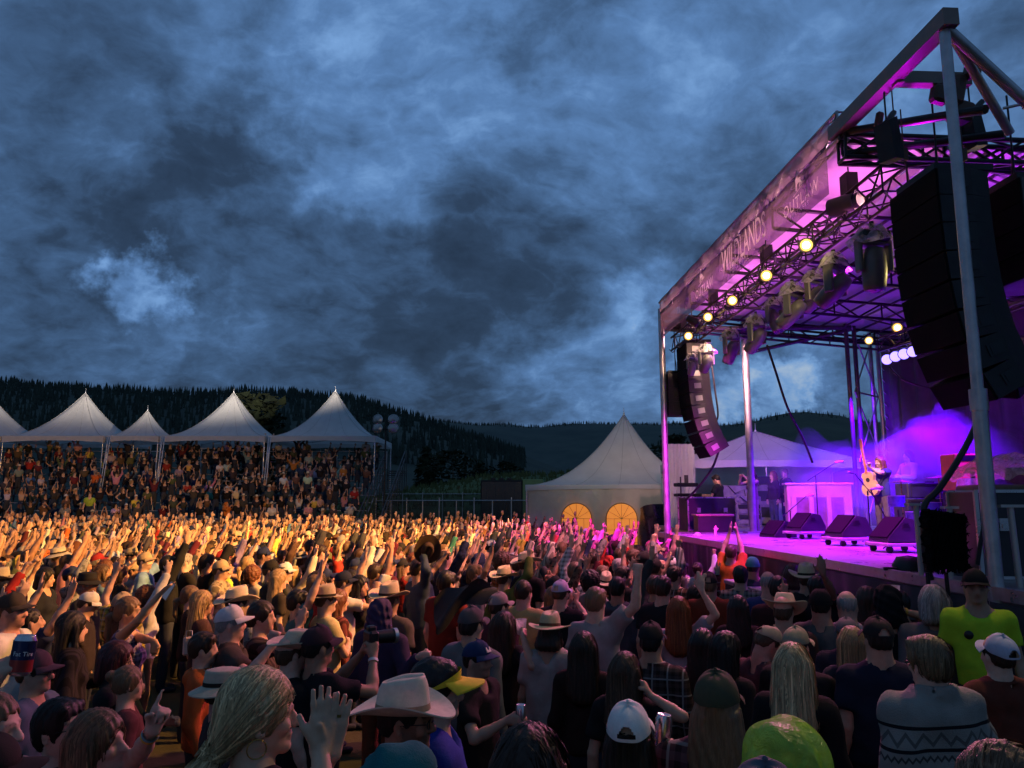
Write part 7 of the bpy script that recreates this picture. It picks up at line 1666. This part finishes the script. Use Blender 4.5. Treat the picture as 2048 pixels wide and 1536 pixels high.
o, P = hero(1568, 1458, 1.66, 15, 'person in a shiny translucent lime rain poncho at the bottom edge', hat=None, hair='short', hc='brown', shirt=(.1, .1, .1), sleeve='long')
f = Field(.011); f.el((0, -.01, 1.665), (.115, .135, .125), None, .03); f.el((0, -.03, 1.53), (.15, .14, .13), None, .05); f.rc((-.16, -.01, 1.40), (.16, -.01, 1.40), .13, .13, .06); f.rc((0, 0, 1.35), (0, 0, 1.0), .26, .30, .05, .8); f.el((0, .13, 1.60), (.075, .08, .10), None, .01, neg=True); f.build(); f.wrinkle(lambda x, y, z: -.012 * np.abs(np.sin(19 * x + 9 * z + 1.5 * np.sin(14 * y))) - .007 * np.abs(np.sin(40 * y + 22 * x - 16 * z + np.sin(30 * x)))); V, F = f.mesh(); pm_ = mesh_np('poncho', V, F); add('poncho', pm_, o, clear_plastic('lime_poncho', (.50, .85, .12), .72))
hero(1528, 1512, 1.72, 12, 'person in a flat grey cap just inside the bottom edge', hat='cap_closed', hatc=(.10, .11, .14), hair='crop', hc='grey', shirt=BLACK)
hero(1632, 1150, 1.79, 20, 'dark person holding a spread hand up against the glowing stage', 'up', 'down', hair='short', hc='black', shirt=(.02, .015, .02), rw=(1640, 1135, 7.7), rk='open', rd=(0, 0, 1), rn=(0, 1, 0), skin=(.26, .14, .10))
hero(1612, 1122, 1.84, 30, 'person in a cream cowboy hat at the stage edge beside the spread hand', hat='cowboy', hatc=(.60, .46, .26), hair='short', hc='brown', shirt=(.04, .03, .03))
hero(1480, 1130, 1.78, 18, 'dark haired man in a pale plaid shirt seen from behind near the stage', hair='short', hc='black', shirt=(.30, .24, .23), smat=PLAID, collar=True)
hero(1535, 1140, 1.80, 18, 'bald headed man in a blue shirt by the stage skirt', hair='bald', hc='grey', shirt=(.03, .05, .16), skin=(.58, .34, .26))
hero(1585, 1128, 1.80, 22, 'woman with dark red hair by the stage skirt', fm=True, hair='bob', hc=(.09, .02, .018), shirt=(.02, .02, .02))
hero(1505, 1112, 1.80, 25, 'person in a teal knit cap near the stage skirt', hat='beanie', hatc=(.06, .28, .30), hair='crop', hc='black', shirt=(.05, .05, .06))
hero(1462, 1088, 1.86, 28, 'person in an orange shirt with both hands clapping overhead', 'clapup', 'clapup', hair='short', hc='brown', shirt=(.55, .14, .02), sleeve='short')
hero(1395, 1064, 1.86, 35, 'bearded man in a white cap pointing at the stage with a long arm', 'point', 'down', hat='cap', hatc=(.55, .50, .45), hair='crop', hc='brown', beard=.6, shirt=(.02, .02, .02))
hero(1122, 1158, 1.74, 30, 'man in a white and violet cap and black tee', hat='cap', hatc=(.50, .42, .55), hair='crop', hc='brown', shirt=(.016, .014, .016))
hero(1048, 1158, 1.76, 32, 'man in a mustard yellow shirt with cropped dark hair', hair='crop', hc='dark brown', shirt=(.50, .36, .14), bulk=1.1, skin=(.58, .34, .27))
hero(1000, 1182, 1.70, 50, 'man in a dusty pink cap behind the swung jacket', hat='cap', hatc=(.30, .22, .22), hair='short', hc='dark brown', shirt=(.09, .03, .04), beard=.4)
hero(1235, 1152, 1.74, 25, 'person with black hair and a pale hood on the back', 'down', 'down', hair='short', hc='black', shirt=(.06, .065, .08), sleeve='long', hood=True)
hero(1325, 1150, 1.78, 22, 'man with thick dark hair in a black tee beside the red hair', hair='short', hc='dark brown', shirt=(.02, .018, .02))
o, P = hero(838, 1120, 1.76, 55, 'person waving a dark brown hat high above the crowd', 'cupup', 'down', hair='short', hc='dark brown', shirt=(.05, .07, .10), sleeve='long', rw=(846, 1108, 10.4), rk='grip', rd=(0, .2, 1)); c, d, n_ = hand_world(o, P, 1)
hh = empty('cowboy_hat', c + Vector((.02, 0, -.02)), R(20), 'dark brown cowboy hat waved in the air above the crowd', 'hat'); hh.rotation_euler = (R(105), R(18), R(15)); q = add('hat_body', HATM['cowboy'][0], hh); q.color = (.06, .035, .02, 1); q.location = (0, 0, -.2); q = add('hat_band', HATM['cowboy'][1], hh); q.color = (.02, .012, .01, 1); q.location = (0, 0, -.2)
hero(1010, 1128, 1.72, 40, 'person in a cream cowboy hat with a green jacket arm raised', 'fist', 'down', hat='cowboy', hatc=(.60, .50, .30), hair='short', hc='brown', shirt=(.10, .12, .03), sleeve='long')
hero(545, 1118, 1.80, 84, 'man in a black cap standing above his lit neighbours', hat='cap', hatc=(.02, .018, .016), hair='crop', hc='brown', shirt=(.04, .035, .03))
hero(560, 1138, 1.70, 60, 'woman with long straight blond hair in the warm light', fm=True, hair='long', hc='blond', shirt=(.05, .04, .03))
hero(180, 1140, 1.74, 88, 'grey haired man in profile beneath a dark umbrella shaped hat', hat='bucket', hatc=(.03, .028, .024), hair='curly', hc='grey', shirt=(.05, .05, .05), beard=.3)
hero(95, 1135, 1.70, 86, 'woman with dark hair pulled back in a navy open neck top', fm=True, hair='bob', hc='black', shirt=(.02, .022, .035), neck=.095)
hero(172, 1180, 1.62, 70, 'person in a white cap with a bowed head', head=(0, -.35, 0), hat='cap_closed', hatc=(.68, .64, .56), hair='short', hc='brown', shirt=(.04, .03, .03))
hero(245, 1130, 1.64, 68, 'woman with bobbed glossy brown hair', fm=True, hair='bob', hc='brown', shirt=(.03, .025, .02), strands=300)
hero(340, 1110, 1.80, 62, 'person in a black jacket with both hands framing the view', 'clapup', 'clapup', hair='short', hc='black', shirt=(.012, .012, .013), sleeve='long')
hero(385, 1170, 1.62, 66, 'woman with light brown hair in profile beside a pale bag', fm=True, hair='ponytail', hc='light brown', shirt=(.03, .02, .02))
bg_ = empty('tote_bag', at(378, 1292, 6.3), R(15), 'pale tote bag with a white handle hanging behind the pink capped man', 'bag'); b = MB(); b.box((0, 0, 0), (.09, .04, .14), bev=.015); b.obj('bag', mat('tote_cloth', (.50, .36, .30), .85, 0, .15, 6, .3), bg_); b = MB(); b.tube([(-.025, -.025, .04), (-.02, -.03, .12), (.02, -.03, .12), (.025, -.025, .04)], .005, 5); b.obj('handle', M_pale, bg_)
hero(408, 1180, 1.66, 64, 'woman with long pale blond hair near the tote bag', fm=True, hair='long', hc='blond', shirt=(.06, .03, .03), strands=300)
hero(645, 1088, 1.82, 62, 'man with a shaved head sides and a striped purple tee', hair='crop', hc='dark brown', shirt=(.12, .07, .12), smat=STRIPE)
hero(690, 1140, 1.74, 66, 'man in a dark navy cap holding a phone up', 'phone', 'phone', hat='cap', hatc=(.015, .02, .04), hair='crop', hc='brown', shirt=(.55, .50, .44))
N_HERO = len(TAKEN)
# ================================================================== THE REST OF THE CROWD
rc_ = random.Random(77)
POSES = [('down', 'down'), ('up', 'down'), ('down', 'up'), ('up', 'up'), ('clap', 'clap'), ('clapup', 'clapup'), ('phone', 'phone'), ('drink', 'down'), ('cupup', 'down'), ('fist', 'down'), ('upout', 'upout'), ('upfwd', 'down'), ('down', 'point'), ('hip', 'drink')]
POSE_TXT = {('down', 'down'): 'arms at the sides', ('up', 'down'): 'one open hand high', ('down', 'up'): 'an open hand raised', ('up', 'up'): 'both open hands raised', ('clap', 'clap'): 'hands clapping low', ('clapup', 'clapup'): 'hands clapping overhead', ('phone', 'phone'): 'hands before the face', ('drink', 'down'): 'a hand held low', ('cupup', 'down'): 'a curled hand lifted', ('fist', 'down'): 'a fist raised', ('upout', 'upout'): 'both arms spread upwards', ('upfwd', 'down'): 'an arm stretched forward', ('down', 'point'): 'one finger pointing up', ('hip', 'drink'): 'a hand on the hip'}
LIB = []
for k, ps in enumerate(POSES * 2):
    fm = (k >= len(POSES)) ^ (k % 2 == 1); hd_ = (rc_.uniform(-.35, .35), rc_.uniform(-.05, .22), rc_.uniform(-.1, .1))
    P = make_body(ps[0], ps[1], hd_, fm, .0175, rc_.choice((.95, 1.0, 1.1)) if not fm else .96, 1.22, .5 if (not fm and k % 4 == 0) else 0)
    sl = ('short', 'long', 'short', 'none')[k % 4] if fm else ('short', 'short', 'long')[k % 3]
    V, F = make_shirt(P, sl, .0260, .018, .90, .007, k, hood=(sl == 'long' and k % 2 == 0), neck=.078); sm = mesh_np('shirt', V, F); sm.materials.append(CLOTH)
    LIB.append(dict(pose=ps, fm=fm, P=P, b=body_mesh(P), s=sm, sl=sl, beard=(not fm and k % 4 == 0)))
SHIRTS = {'white': WHITE, 'cream': (.56, .48, .36), 'red': (.38, .03, .025), 'black': (.015, .014, .015), 'charcoal': (.05, .05, .05), 'navy': (.02, .03, .075), 'sky blue': (.16, .28, .45), 'olive': (.11, .12, .05), 'yellow': (.62, .45, .08), 'lime': (.38, .52, .06), 'pink': (.55, .25, .28), 'burgundy': (.13, .02, .03), 'brown': (.14, .08, .05), 'teal': (.04, .20, .20), 'grey': (.25, .25, .25), 'orange': (.55, .16, .03), 'lilac': (.32, .25, .42)}
SW = [9, 7, 4, 12, 7, 6, 5, 4, 3, 1, 4, 4, 5, 3, 8, 2, 3]
HATS_ = [(None, '', 0), ('cap', 'black cap', (.02, .02, .02)), ('cap', 'white cap', (.6, .58, .55)), ('cap', 'tan cap', (.38, .29, .18)), ('cap', 'red cap', (.35, .03, .03)), ('cap', 'navy cap', (.02, .03, .08)), ('cowboy', 'cream cowboy hat', (.60, .50, .34)), ('cowboy', 'brown cowboy hat', (.13, .07, .04)), ('fedora', 'straw hat', (.52, .42, .24)), ('bucket', 'pale sun hat', (.50, .45, .36)), ('beanie', 'dark knit cap', (.03, .03, .035)), ('hood', 'raised hood', 0)]
HW = [52, 7, 6, 6, 2, 5, 9, 3, 3, 3, 2, 3]
HT = {'short': 'short {} hair', 'crop': 'cropped {} hair', 'long': 'long {} hair', 'longfront': 'flowing {} hair', 'bob': 'bobbed {} hair', 'ponytail': 'a {} ponytail', 'bun': 'a {} hair bun', 'curly': 'curly {} hair', 'bald': 'a bald head'}
SW2 = [3, 2, 2, 24, 16, 4, 1, 4, 1, .5, 2, 3, 8, 1, 5, 1.5, 1]
def look(L, r_, w=None):
    cn = r_.choices(list(SHIRTS), w or SW)[0]; hat = r_.choices(HATS_, HW)[0]
    st_ = r_.choice(('long', 'long', 'longfront', 'bob', 'ponytail', 'bun', 'curly')) if L['fm'] else r_.choice(('short', 'short', 'short', 'crop', 'crop', 'bald', 'curly'))
    hcn = r_.choice(('black', 'dark brown', 'dark brown', 'brown', 'light brown', 'blond', 'auburn')) if L['fm'] else r_.choice(('black', 'dark brown', 'brown', 'brown', 'light brown', 'grey'))
    if hat[0] and hat[0] != 'hood' and st_ in ('short', 'curly', 'bald', 'bun'): st_ = 'crop' if not L['fm'] else 'long'
    return cn, hat, st_, hcn
USED = set()
def garment(L): return {'short': 'tee', 'long': 'long sleeves', 'none': 'tank top'}[L['sl']]
def describe(L, cn, hat, st_, hcn, where=''):
    head = ('a ' + hat[1]) if hat[0] else HT[st_].format(hcn)
    who = 'woman' if L['fm'] else 'bearded man' if L['beard'] else 'man'
    return f"{who} in {cn} {garment(L)} with {head}, {POSE_TXT[L['pose']]}{where}"
def aim(x, y): return math.degrees(math.atan2(8.5 - x, 17 - y))
LIM = lambda Y: 4.65 - .0527 * Y - (1.75 if Y < 12 else .75)
pts = []
Y = 5.0
while Y < 33.5:
    xl = -.70 * Y - .6; xr = LIM(Y) if Y < 19.5 else LIM(19.5) - (Y - 19.5) * .12; step = .56 if Y < 14 else .66
    x = xl + rc_.random() * step
    while x < xr:
        X_, Y_ = x + rc_.uniform(-.15, .15), Y + rc_.uniform(-.14, .14)
        if Y_ > 28.0 and X_ > -2.0 + (33 - Y_) * .6: x += step; continue
        if all((X_ - a) ** 2 + (Y_ - b_) ** 2 > .40 ** 2 for a, b_ in TAKEN[:N_HERO]) and not any(abs(X_ / Y_ - a / b_) < .045 and 0 < b_ - Y_ < 1.9 and b_ > 4.4 for a, b_ in TAKEN[:N_HERO]): pts.append((X_, Y_))
        x += step * rc_.uniform(.85, 1.25)
    Y += .56 if Y < 14 else .78
pts.sort(key=lambda p: p[1])
N_IND = 318 - N_HERO - 8 - 46
SMATS = [None] * 7 + [PLAID, STRIPE, CAMO]
def weight_pose(r_, y):
    w = [14 if L['pose'] == ('down', 'down') else (4.6 if L['pose'] in (('up', 'down'), ('up', 'up'), ('clapup', 'clapup'), ('down', 'up'), ('upout', 'upout')) else 4) * (1.0 if y > 8 else .8) for L in LIB]; return r_.choices(LIB, w)[0]
for (x, y) in pts[:N_IND]:
    for tr_ in range(60):
        L = weight_pose(rc_, y); cn, hat, st_, hcn = look(L, rc_); lab = describe(L, cn, hat, st_, hcn)
        if lab not in USED: break
    USED.add(lab)
    sm = rc_.choice(SMATS) if cn not in ('black', 'charcoal') else None
    h = min(1.90, max(1.52, rc_.gauss(1.65 if L['fm'] else 1.76, .06))); col = SHIRTS[cn]; j = rc_.uniform(.8, 1.15)
    person(Vector((x, y, gz(x, y))), aim(x, y) + rc_.gauss(0, 14), h, L['P'], L['b'], L['s'], lab, rc_.choice(SKINS), tuple(c * j for c in col), sm, None if hat[0] == 'hood' else st_, hcn, hat[0], col if hat[0] == 'hood' else hat[2] or (.1, .1, .1), (.03, .02, .02), rc_.choice(((.03, .04, .07), (.02, .02, .022), (.05, .07, .11), (.16, .12, .08))))

# ---- far rows: one mass, each body coloured on its own
CL_ = []; CF_ = []
def cull(P, sf):
    "the mass needs no skin deep under its clothes"
    keep = sf.sample(P.V) > -.012; keep |= (P.V < sf.lo + .03).any(1) | (P.V > sf.lo + sf.h * (np.array(sf.A.shape) - 1) - .03).any(1)
    fk = keep[P.F].any(1); used = np.zeros(len(P.V), bool); used[P.F[fk].ravel()] = True; ix = np.cumsum(used) - 1
    P.F = ix[P.F[fk]]; P.V = P.V[used]; P.mark = P.mark[used]; P.lip = P.lip[used]
for k, ps in enumerate(POSES + [('up', 'up'), ('clapup', 'clapup'), ('up', 'down'), ('upout', 'upout'), ('down', 'up'), ('down', 'down')]):
    fm = k % 2 == 1; hd_ = (rc_.uniform(-.3, .3), rc_.uniform(0, .2), 0)
    for LST, v1, v2, ft in ((CL_, .034, .056, 2.0), (CF_, .046, .078, 2.6)):
        P = make_body(ps[0], ps[1], hd_, fm, v1, 1.0, ft); V, F = make_shirt(P, ('short', 'none', 'long', 'short')[k % 4], v2, .020, 1.20, .006, k); cull(P, LASTF[0]); LST.append((fm, P, (P.V, P.F), (V, F), ps))
def np_mesh(me):
    V = np.zeros(len(me.vertices) * 3, np.float32); me.vertices.foreach_get('co', V); V = V.reshape(-1, 3); F3 = []
    F4 = []
    for p in me.polygons:
        v = list(p.vertices)
        if len(v) == 4: F4.append(v)
        elif len(v) == 3: F4.append(v + [v[2]])
    return V, np.array(F4)
HC_ = {s_: hair_field(s_, .030).mesh() for s_ in ('short', 'crop', 'long', 'bob', 'ponytail', 'curly')}
HATN = {k: np_mesh(m_) for k, m_ in (('cap', cap_mesh(lo=True)), ('cowboy', brim_hat('low_hat', lo=True)[0]), ('fedora', brim_hat('low_hat', .105, .060, .065, .012, .03, .0, lo=True)[0]), ('beanie', beanie_mesh(True)))}
M_mass = bpy.data.materials.new('crowd_colours'); M_mass.use_nodes = True; t = NT(M_mass.node_tree)
o_ = t.n('ShaderNodeOutputMaterial'); p_ = t.n('ShaderNodeBsdfPrincipled'); a_ = t.n('ShaderNodeAttribute'); a_.attribute_name = 'col'; t.put(p_.inputs['Base Color'], a_.outputs['Color']); p_.inputs['Roughness'].default_value = .75; p_.inputs['Specular IOR Level'].default_value = .25; t.put(o_.inputs[0], p_.outputs[0])
def mass(name, items):
    VV, FF, CC = [], [], []; base = 0
    for (x, y, z, hd, h, var, skin, shc, hst, hcc, hat, hatc, legs) in items:
        fm, P, B, Sx, ps = var; s_ = h / 1.755; a = R(hd); Mz = np.array([[math.cos(a), math.sin(a), 0], [-math.sin(a), math.cos(a), 0], [0, 0, 1]])
        parts = [(B[0], B[1], skin, None), (Sx[0], Sx[1], shc, None)]
        if hst: parts.append((*HC_[hst], hcc, 1))
        if hat: parts.append((*HATN[hat], hatc, 1))
        if legs is not None: parts.append((*legs, (.03, .035, .05), None))
        for V, F, c, hdl in parts:
            if hdl: V = V @ P.Rh.T + NECK
            VV.append((V * s_) @ Mz.T + A3(x, y, z)); FF.append(F + base); base += len(V); cc = np.ones((len(V), 4), np.float32); cc[:, :3] = c
            if V is B[0]: cc[:, :3] *= (1 - .85 * P.mark[:, None])
            CC.append(cc)
    F = np.concatenate(FF); tri = F[:, 2] == F[:, 3]
    me = mesh_np(name, np.concatenate(VV), [F[~tri], F[tri][:, :3]]); at_ = me.attributes.new('col', 'FLOAT_COLOR', 'POINT')
    C = np.concatenate(CC)
    if len(C) == len(me.vertices): at_.data.foreach_set('color', C.ravel())
    me.materials.append(M_mass); return tag(add(name, me), kind='stuff')
def rand_item(x, y, z, hd, r_, legs=None, stand=True, up=1.0, pool=None, w=None):
    var = r_.choices(pool or CL_, [1.6 if v[4] == ('down', 'down') else up * (1.3 if 'up' in v[4] or 'clapup' in v[4] or 'upout' in v[4] else .6) for v in (pool or CL_)])[0]; fm = var[0]; cn, hat, st_, hcn = look(dict(fm=fm), r_, w)
    hat_ = hat[0] if hat[0] in HATN else None; col = tuple(c * r_.uniform(.75, 1.2) for c in SHIRTS[cn])
    return (x, y, z, hd, min(1.9, max(1.5, r_.gauss(1.64 if fm else 1.75, .06))), var, r_.choice(SKINS), col, st_ if st_ in HC_ else ('crop' if not fm else 'long'), HAIRC[hcn], hat_, hat[2] or (.1, .1, .1), legs)
rest = pts[N_IND:]
mass('crowd', [rand_item(x, y, -.25, aim(x, y) + rc_.gauss(0, 15), rc_, None, True, .75 if x > -3 else .6, CL_ if y < 20 else CF_) for x, y in rest])
print('CROWD individuals', N_HERO, N_IND, 'mass', len(rest))

# ---- spectators on the grandstand
LEG_S = make_trousers('stand', False, .065); LEG_T = make_trousers('sit', False, .065)
spots = []
for i in range(NROW):
    x = GX0 + .4
    while x < GX1 - .3:
        if rc_.random() < .80: spots.append((i, x + rc_.uniform(-.1, .1)))
        x += .62
vis = [q for q in spots if abs(q[1] / row_y(q[0])) < .70]
rc_.shuffle(vis); front = sorted(vis, key=lambda q: (q[0] > 2, rc_.random()))[:46]
SPG = 'spectators on the grandstand'; fs_ = set(front)
COARSE = [(v, body_mesh(v[1]), mesh_np('shirt', *v[3])) for v in CL_]
for _, _, sm in COARSE: sm.materials.append(CLOTH)
TIER = ('lowest', 'second', 'third', 'fourth', 'fifth', 'sixth', 'seventh', 'eighth', 'ninth', 'top')
for (i, x) in front:
    st_up = rc_.random() < .45; z = row_z(i) if st_up else row_z(i) + .43 - .88; y = row_y(i) - (.1 if st_up else -.2)
    for tr_ in range(60):
        v, bme, sme = rc_.choice([c for c in COARSE if c[0][4] in (('down', 'down'), ('clap', 'clap'), ('phone', 'phone'), ('drink', 'down'), ('clapup', 'clapup'), ('hip', 'drink'))]); L = dict(fm=v[0], pose=v[4], beard=False, sl='long'); cn, hat, hst, hcn = look(L, rc_, SW2)
        lab = f"{'standing' if st_up else 'seated'} spectator in {cn} top with {('a ' + hat[1]) if hat[0] else HT[hst].format(hcn)} on the {TIER[i]} bench"
        if lab not in USED: break
    USED.add(lab)
    person(Vector((x, y, z)), aim(x, y) + rc_.gauss(0, 12), rc_.gauss(1.70, .06), v[1], bme, sme, lab, rc_.choice(SKINS), SHIRTS[cn], None, None if hat[0] == 'hood' else hst, hcn, hat[0], SHIRTS[cn] if hat[0] == 'hood' else hat[2] or (.1, .1, .1), (.03, .02, .02), (.03, .04, .07), 'stand' if st_up else 'sit', SPG)
its = []
for (i, x) in spots:
    if (i, x) in fs_ or abs(x / row_y(i)) > .75: continue
    up = rc_.random() < (.35 if i < 5 else .62); its.append(rand_item(x, row_y(i) - (.1 if up else -.2), row_z(i) if up else row_z(i) + .43 - .88, aim(x, row_y(i)) + rc_.gauss(0, 12), rc_, LEG_S if up else LEG_T, up, .25, CF_, SW2))
mass('spectators', its)

# ================================================================== PEOPLE ON STAGE
def stage_person(c, hd, h, label, ra, la, head=(0, 0, 0), fm=False, hair='short', hc='black', shirt=BLACK, sleeve='short', trous=(.05, .06, .09), skin=SKINS[0], group='people on the stage', **kw):
    P = make_body(ra, la, head, fm, .012, 1.0, 1.15, kw.get('beard', 0), kw.get('ro'), kw.get('lo')); V, F = make_shirt(P, sleeve, .015, .016, .90, .006, 3); sm = mesh_np('shirt', V, F); sm.materials.append(CLOTH)
    return person(c, hd, h, P, body_mesh(P), sm, label, skin, shirt, kw.get('smat'), hair, hc, kw.get('hat'), kw.get('hatc', (.1, .1, .1)), (.03, .02, .02), trous, 'stand', group), P
gp = gp_pos.copy()
go_, gP = stage_person(gp, -118, 1.70, 'long haired guitarist lifting the neck of his pale guitar straight up', 'drink', 'upfwd', (.1, -.05, 0), hair='longfront', hc='auburn', shirt=(.04, .045, .10), trous=(.10, .08, .08), beard=.6, ro=dict(w=(.10, .30, 1.17), k='relax', d=(-.9, .2, .1)), lo=dict(w=(-.02, .30, 1.52), k='grip', d=(.2, .3, .9)), skin=(.58, .40, .30))
gt = empty('guitar', gp, R(118), 'pale acoustic guitar held upright against the guitarist', 'guitar'); gt.rotation_euler = (0, 0, R(118)); gt.location = gp
c0 = Vector((.04, .30, 1.13)); ax_g = Vector((.10, .05, .99)).normalized(); sd_g = Vector((1, 0, -.1)).normalized(); nn_g = ax_g.cross(sd_g).normalized()
Mg = Matrix((sd_g, nn_g, ax_g)).transposed()
prof = [(.0, -.26), (.12, -.25), (.185, -.18), (.195, -.09), (.155, -.01), (.115, .05), (.125, .11), (.142, .16), (.12, .215), (.05, .24), (0, .242)]
prof = prof + [(-x, z) for x, z in prof[-2:0:-1]]
M4 = Mg.to_4x4(); M4.translation = c0; b = MB(); b.prism(prof, .10, M4); b.obj('guitar_body', mat('spruce_top', (.55, .36, .16), .35, 0, .15, 6, 0, 60, .5), gt)
b = MB(); b.lathe([(.001, .001), (.048, .001)], c0 + Mg @ Vector((0, .053, .07)), 16, Mg @ Euler((R(-90), 0, 0)).to_matrix()); b.obj('sound_hole', M_blackmat, gt)
b = MB(); b.box(c0 + Mg @ Vector((0, .05, .50)), (.050, .03, .58), Mg); b.obj('neck', mat('maple_neck', (.40, .16, .08), .4, 0, .1), gt); b = MB(); b.box(c0 + Mg @ Vector((0, .045, .86)), (.07, .02, .17), Mg); b.obj('headstock', mat('maple_neck'), gt)
b = MB(); b.tube([c0 + Mg @ Vector((0, .06, -.2)), Vector((-.2, .1, 1.3)), Vector((-.1, -.12, 1.45)), Vector((.12, .1, 1.35))], .012, 4); b.obj('strap', M_black, gt)
stage_person(at(1822, 1003, 17.6).xy.to_3d() + Vector((0, 0, DECK + .12)), -100, 1.78, 'second musician with long dark hair behind the guitarist, pale sleeve', 'drink', 'drink', (0, 0, 0), hair='long', hc='dark brown', shirt=(.40, .34, .40), sleeve='long')
stage_person(at(1437, 1003, 20.8).xy.to_3d() + Vector((0, 0, 1.32)), -55, 1.70, 'crew man in dark tee with glasses bent over a desk in the wing', 'drink', 'drink', (.1, -.45, 0), hair='short', hc='black', shirt=(.02, .022, .035), trous=(.22, .19, .16))
stage_person(at(1506, 1003, 20.0).xy.to_3d() + Vector((0, 0, 1.50)), -120, 1.62, 'crew woman in shorts and pale top filming behind the side pole', 'phone', 'phone', (0, 0, 0), True, 'ponytail', 'brown', (.22, .14, .16), 'none', (.30, .24, .20), (.55, .34, .26))
stage_person(at(1548, 1003, 22.8).xy.to_3d() + Vector((0, 0, 1.5)), -110, 1.68, 'red haired crew woman in dark clothes with a pass, beside the canopy pole', 'down', 'down', (0, 0, 0), True, 'longfront', 'auburn', (.03, .02, .03), 'long')
stage_person(at(1572, 1003, 23.4).xy.to_3d() + Vector((0, 0, 1.5)), -100, 1.78, 'crew man in dark clothes standing deep under the canopy', 'down', 'hip', (0, 0, 0), False, 'crop', 'brown', (.02, .02, .035), 'long')
stage_person(at(1033, 1003, 36.5).xy.to_3d() - Vector((0, 0, .25)), 150, 1.78, 'steward in a lime vest at the fence beside the screen trailer', 'down', 'down', shirt=(.40, .65, .05), group='stewards')

_t = sum(sum(len(p.vertices) - 2 for p in m_.polygons) for m_ in bpy.data.meshes if m_.users); print('TRIS', _t)

print([q for q in HLOG if 'security' in q[4] or 'wavy grey' in q[4]])
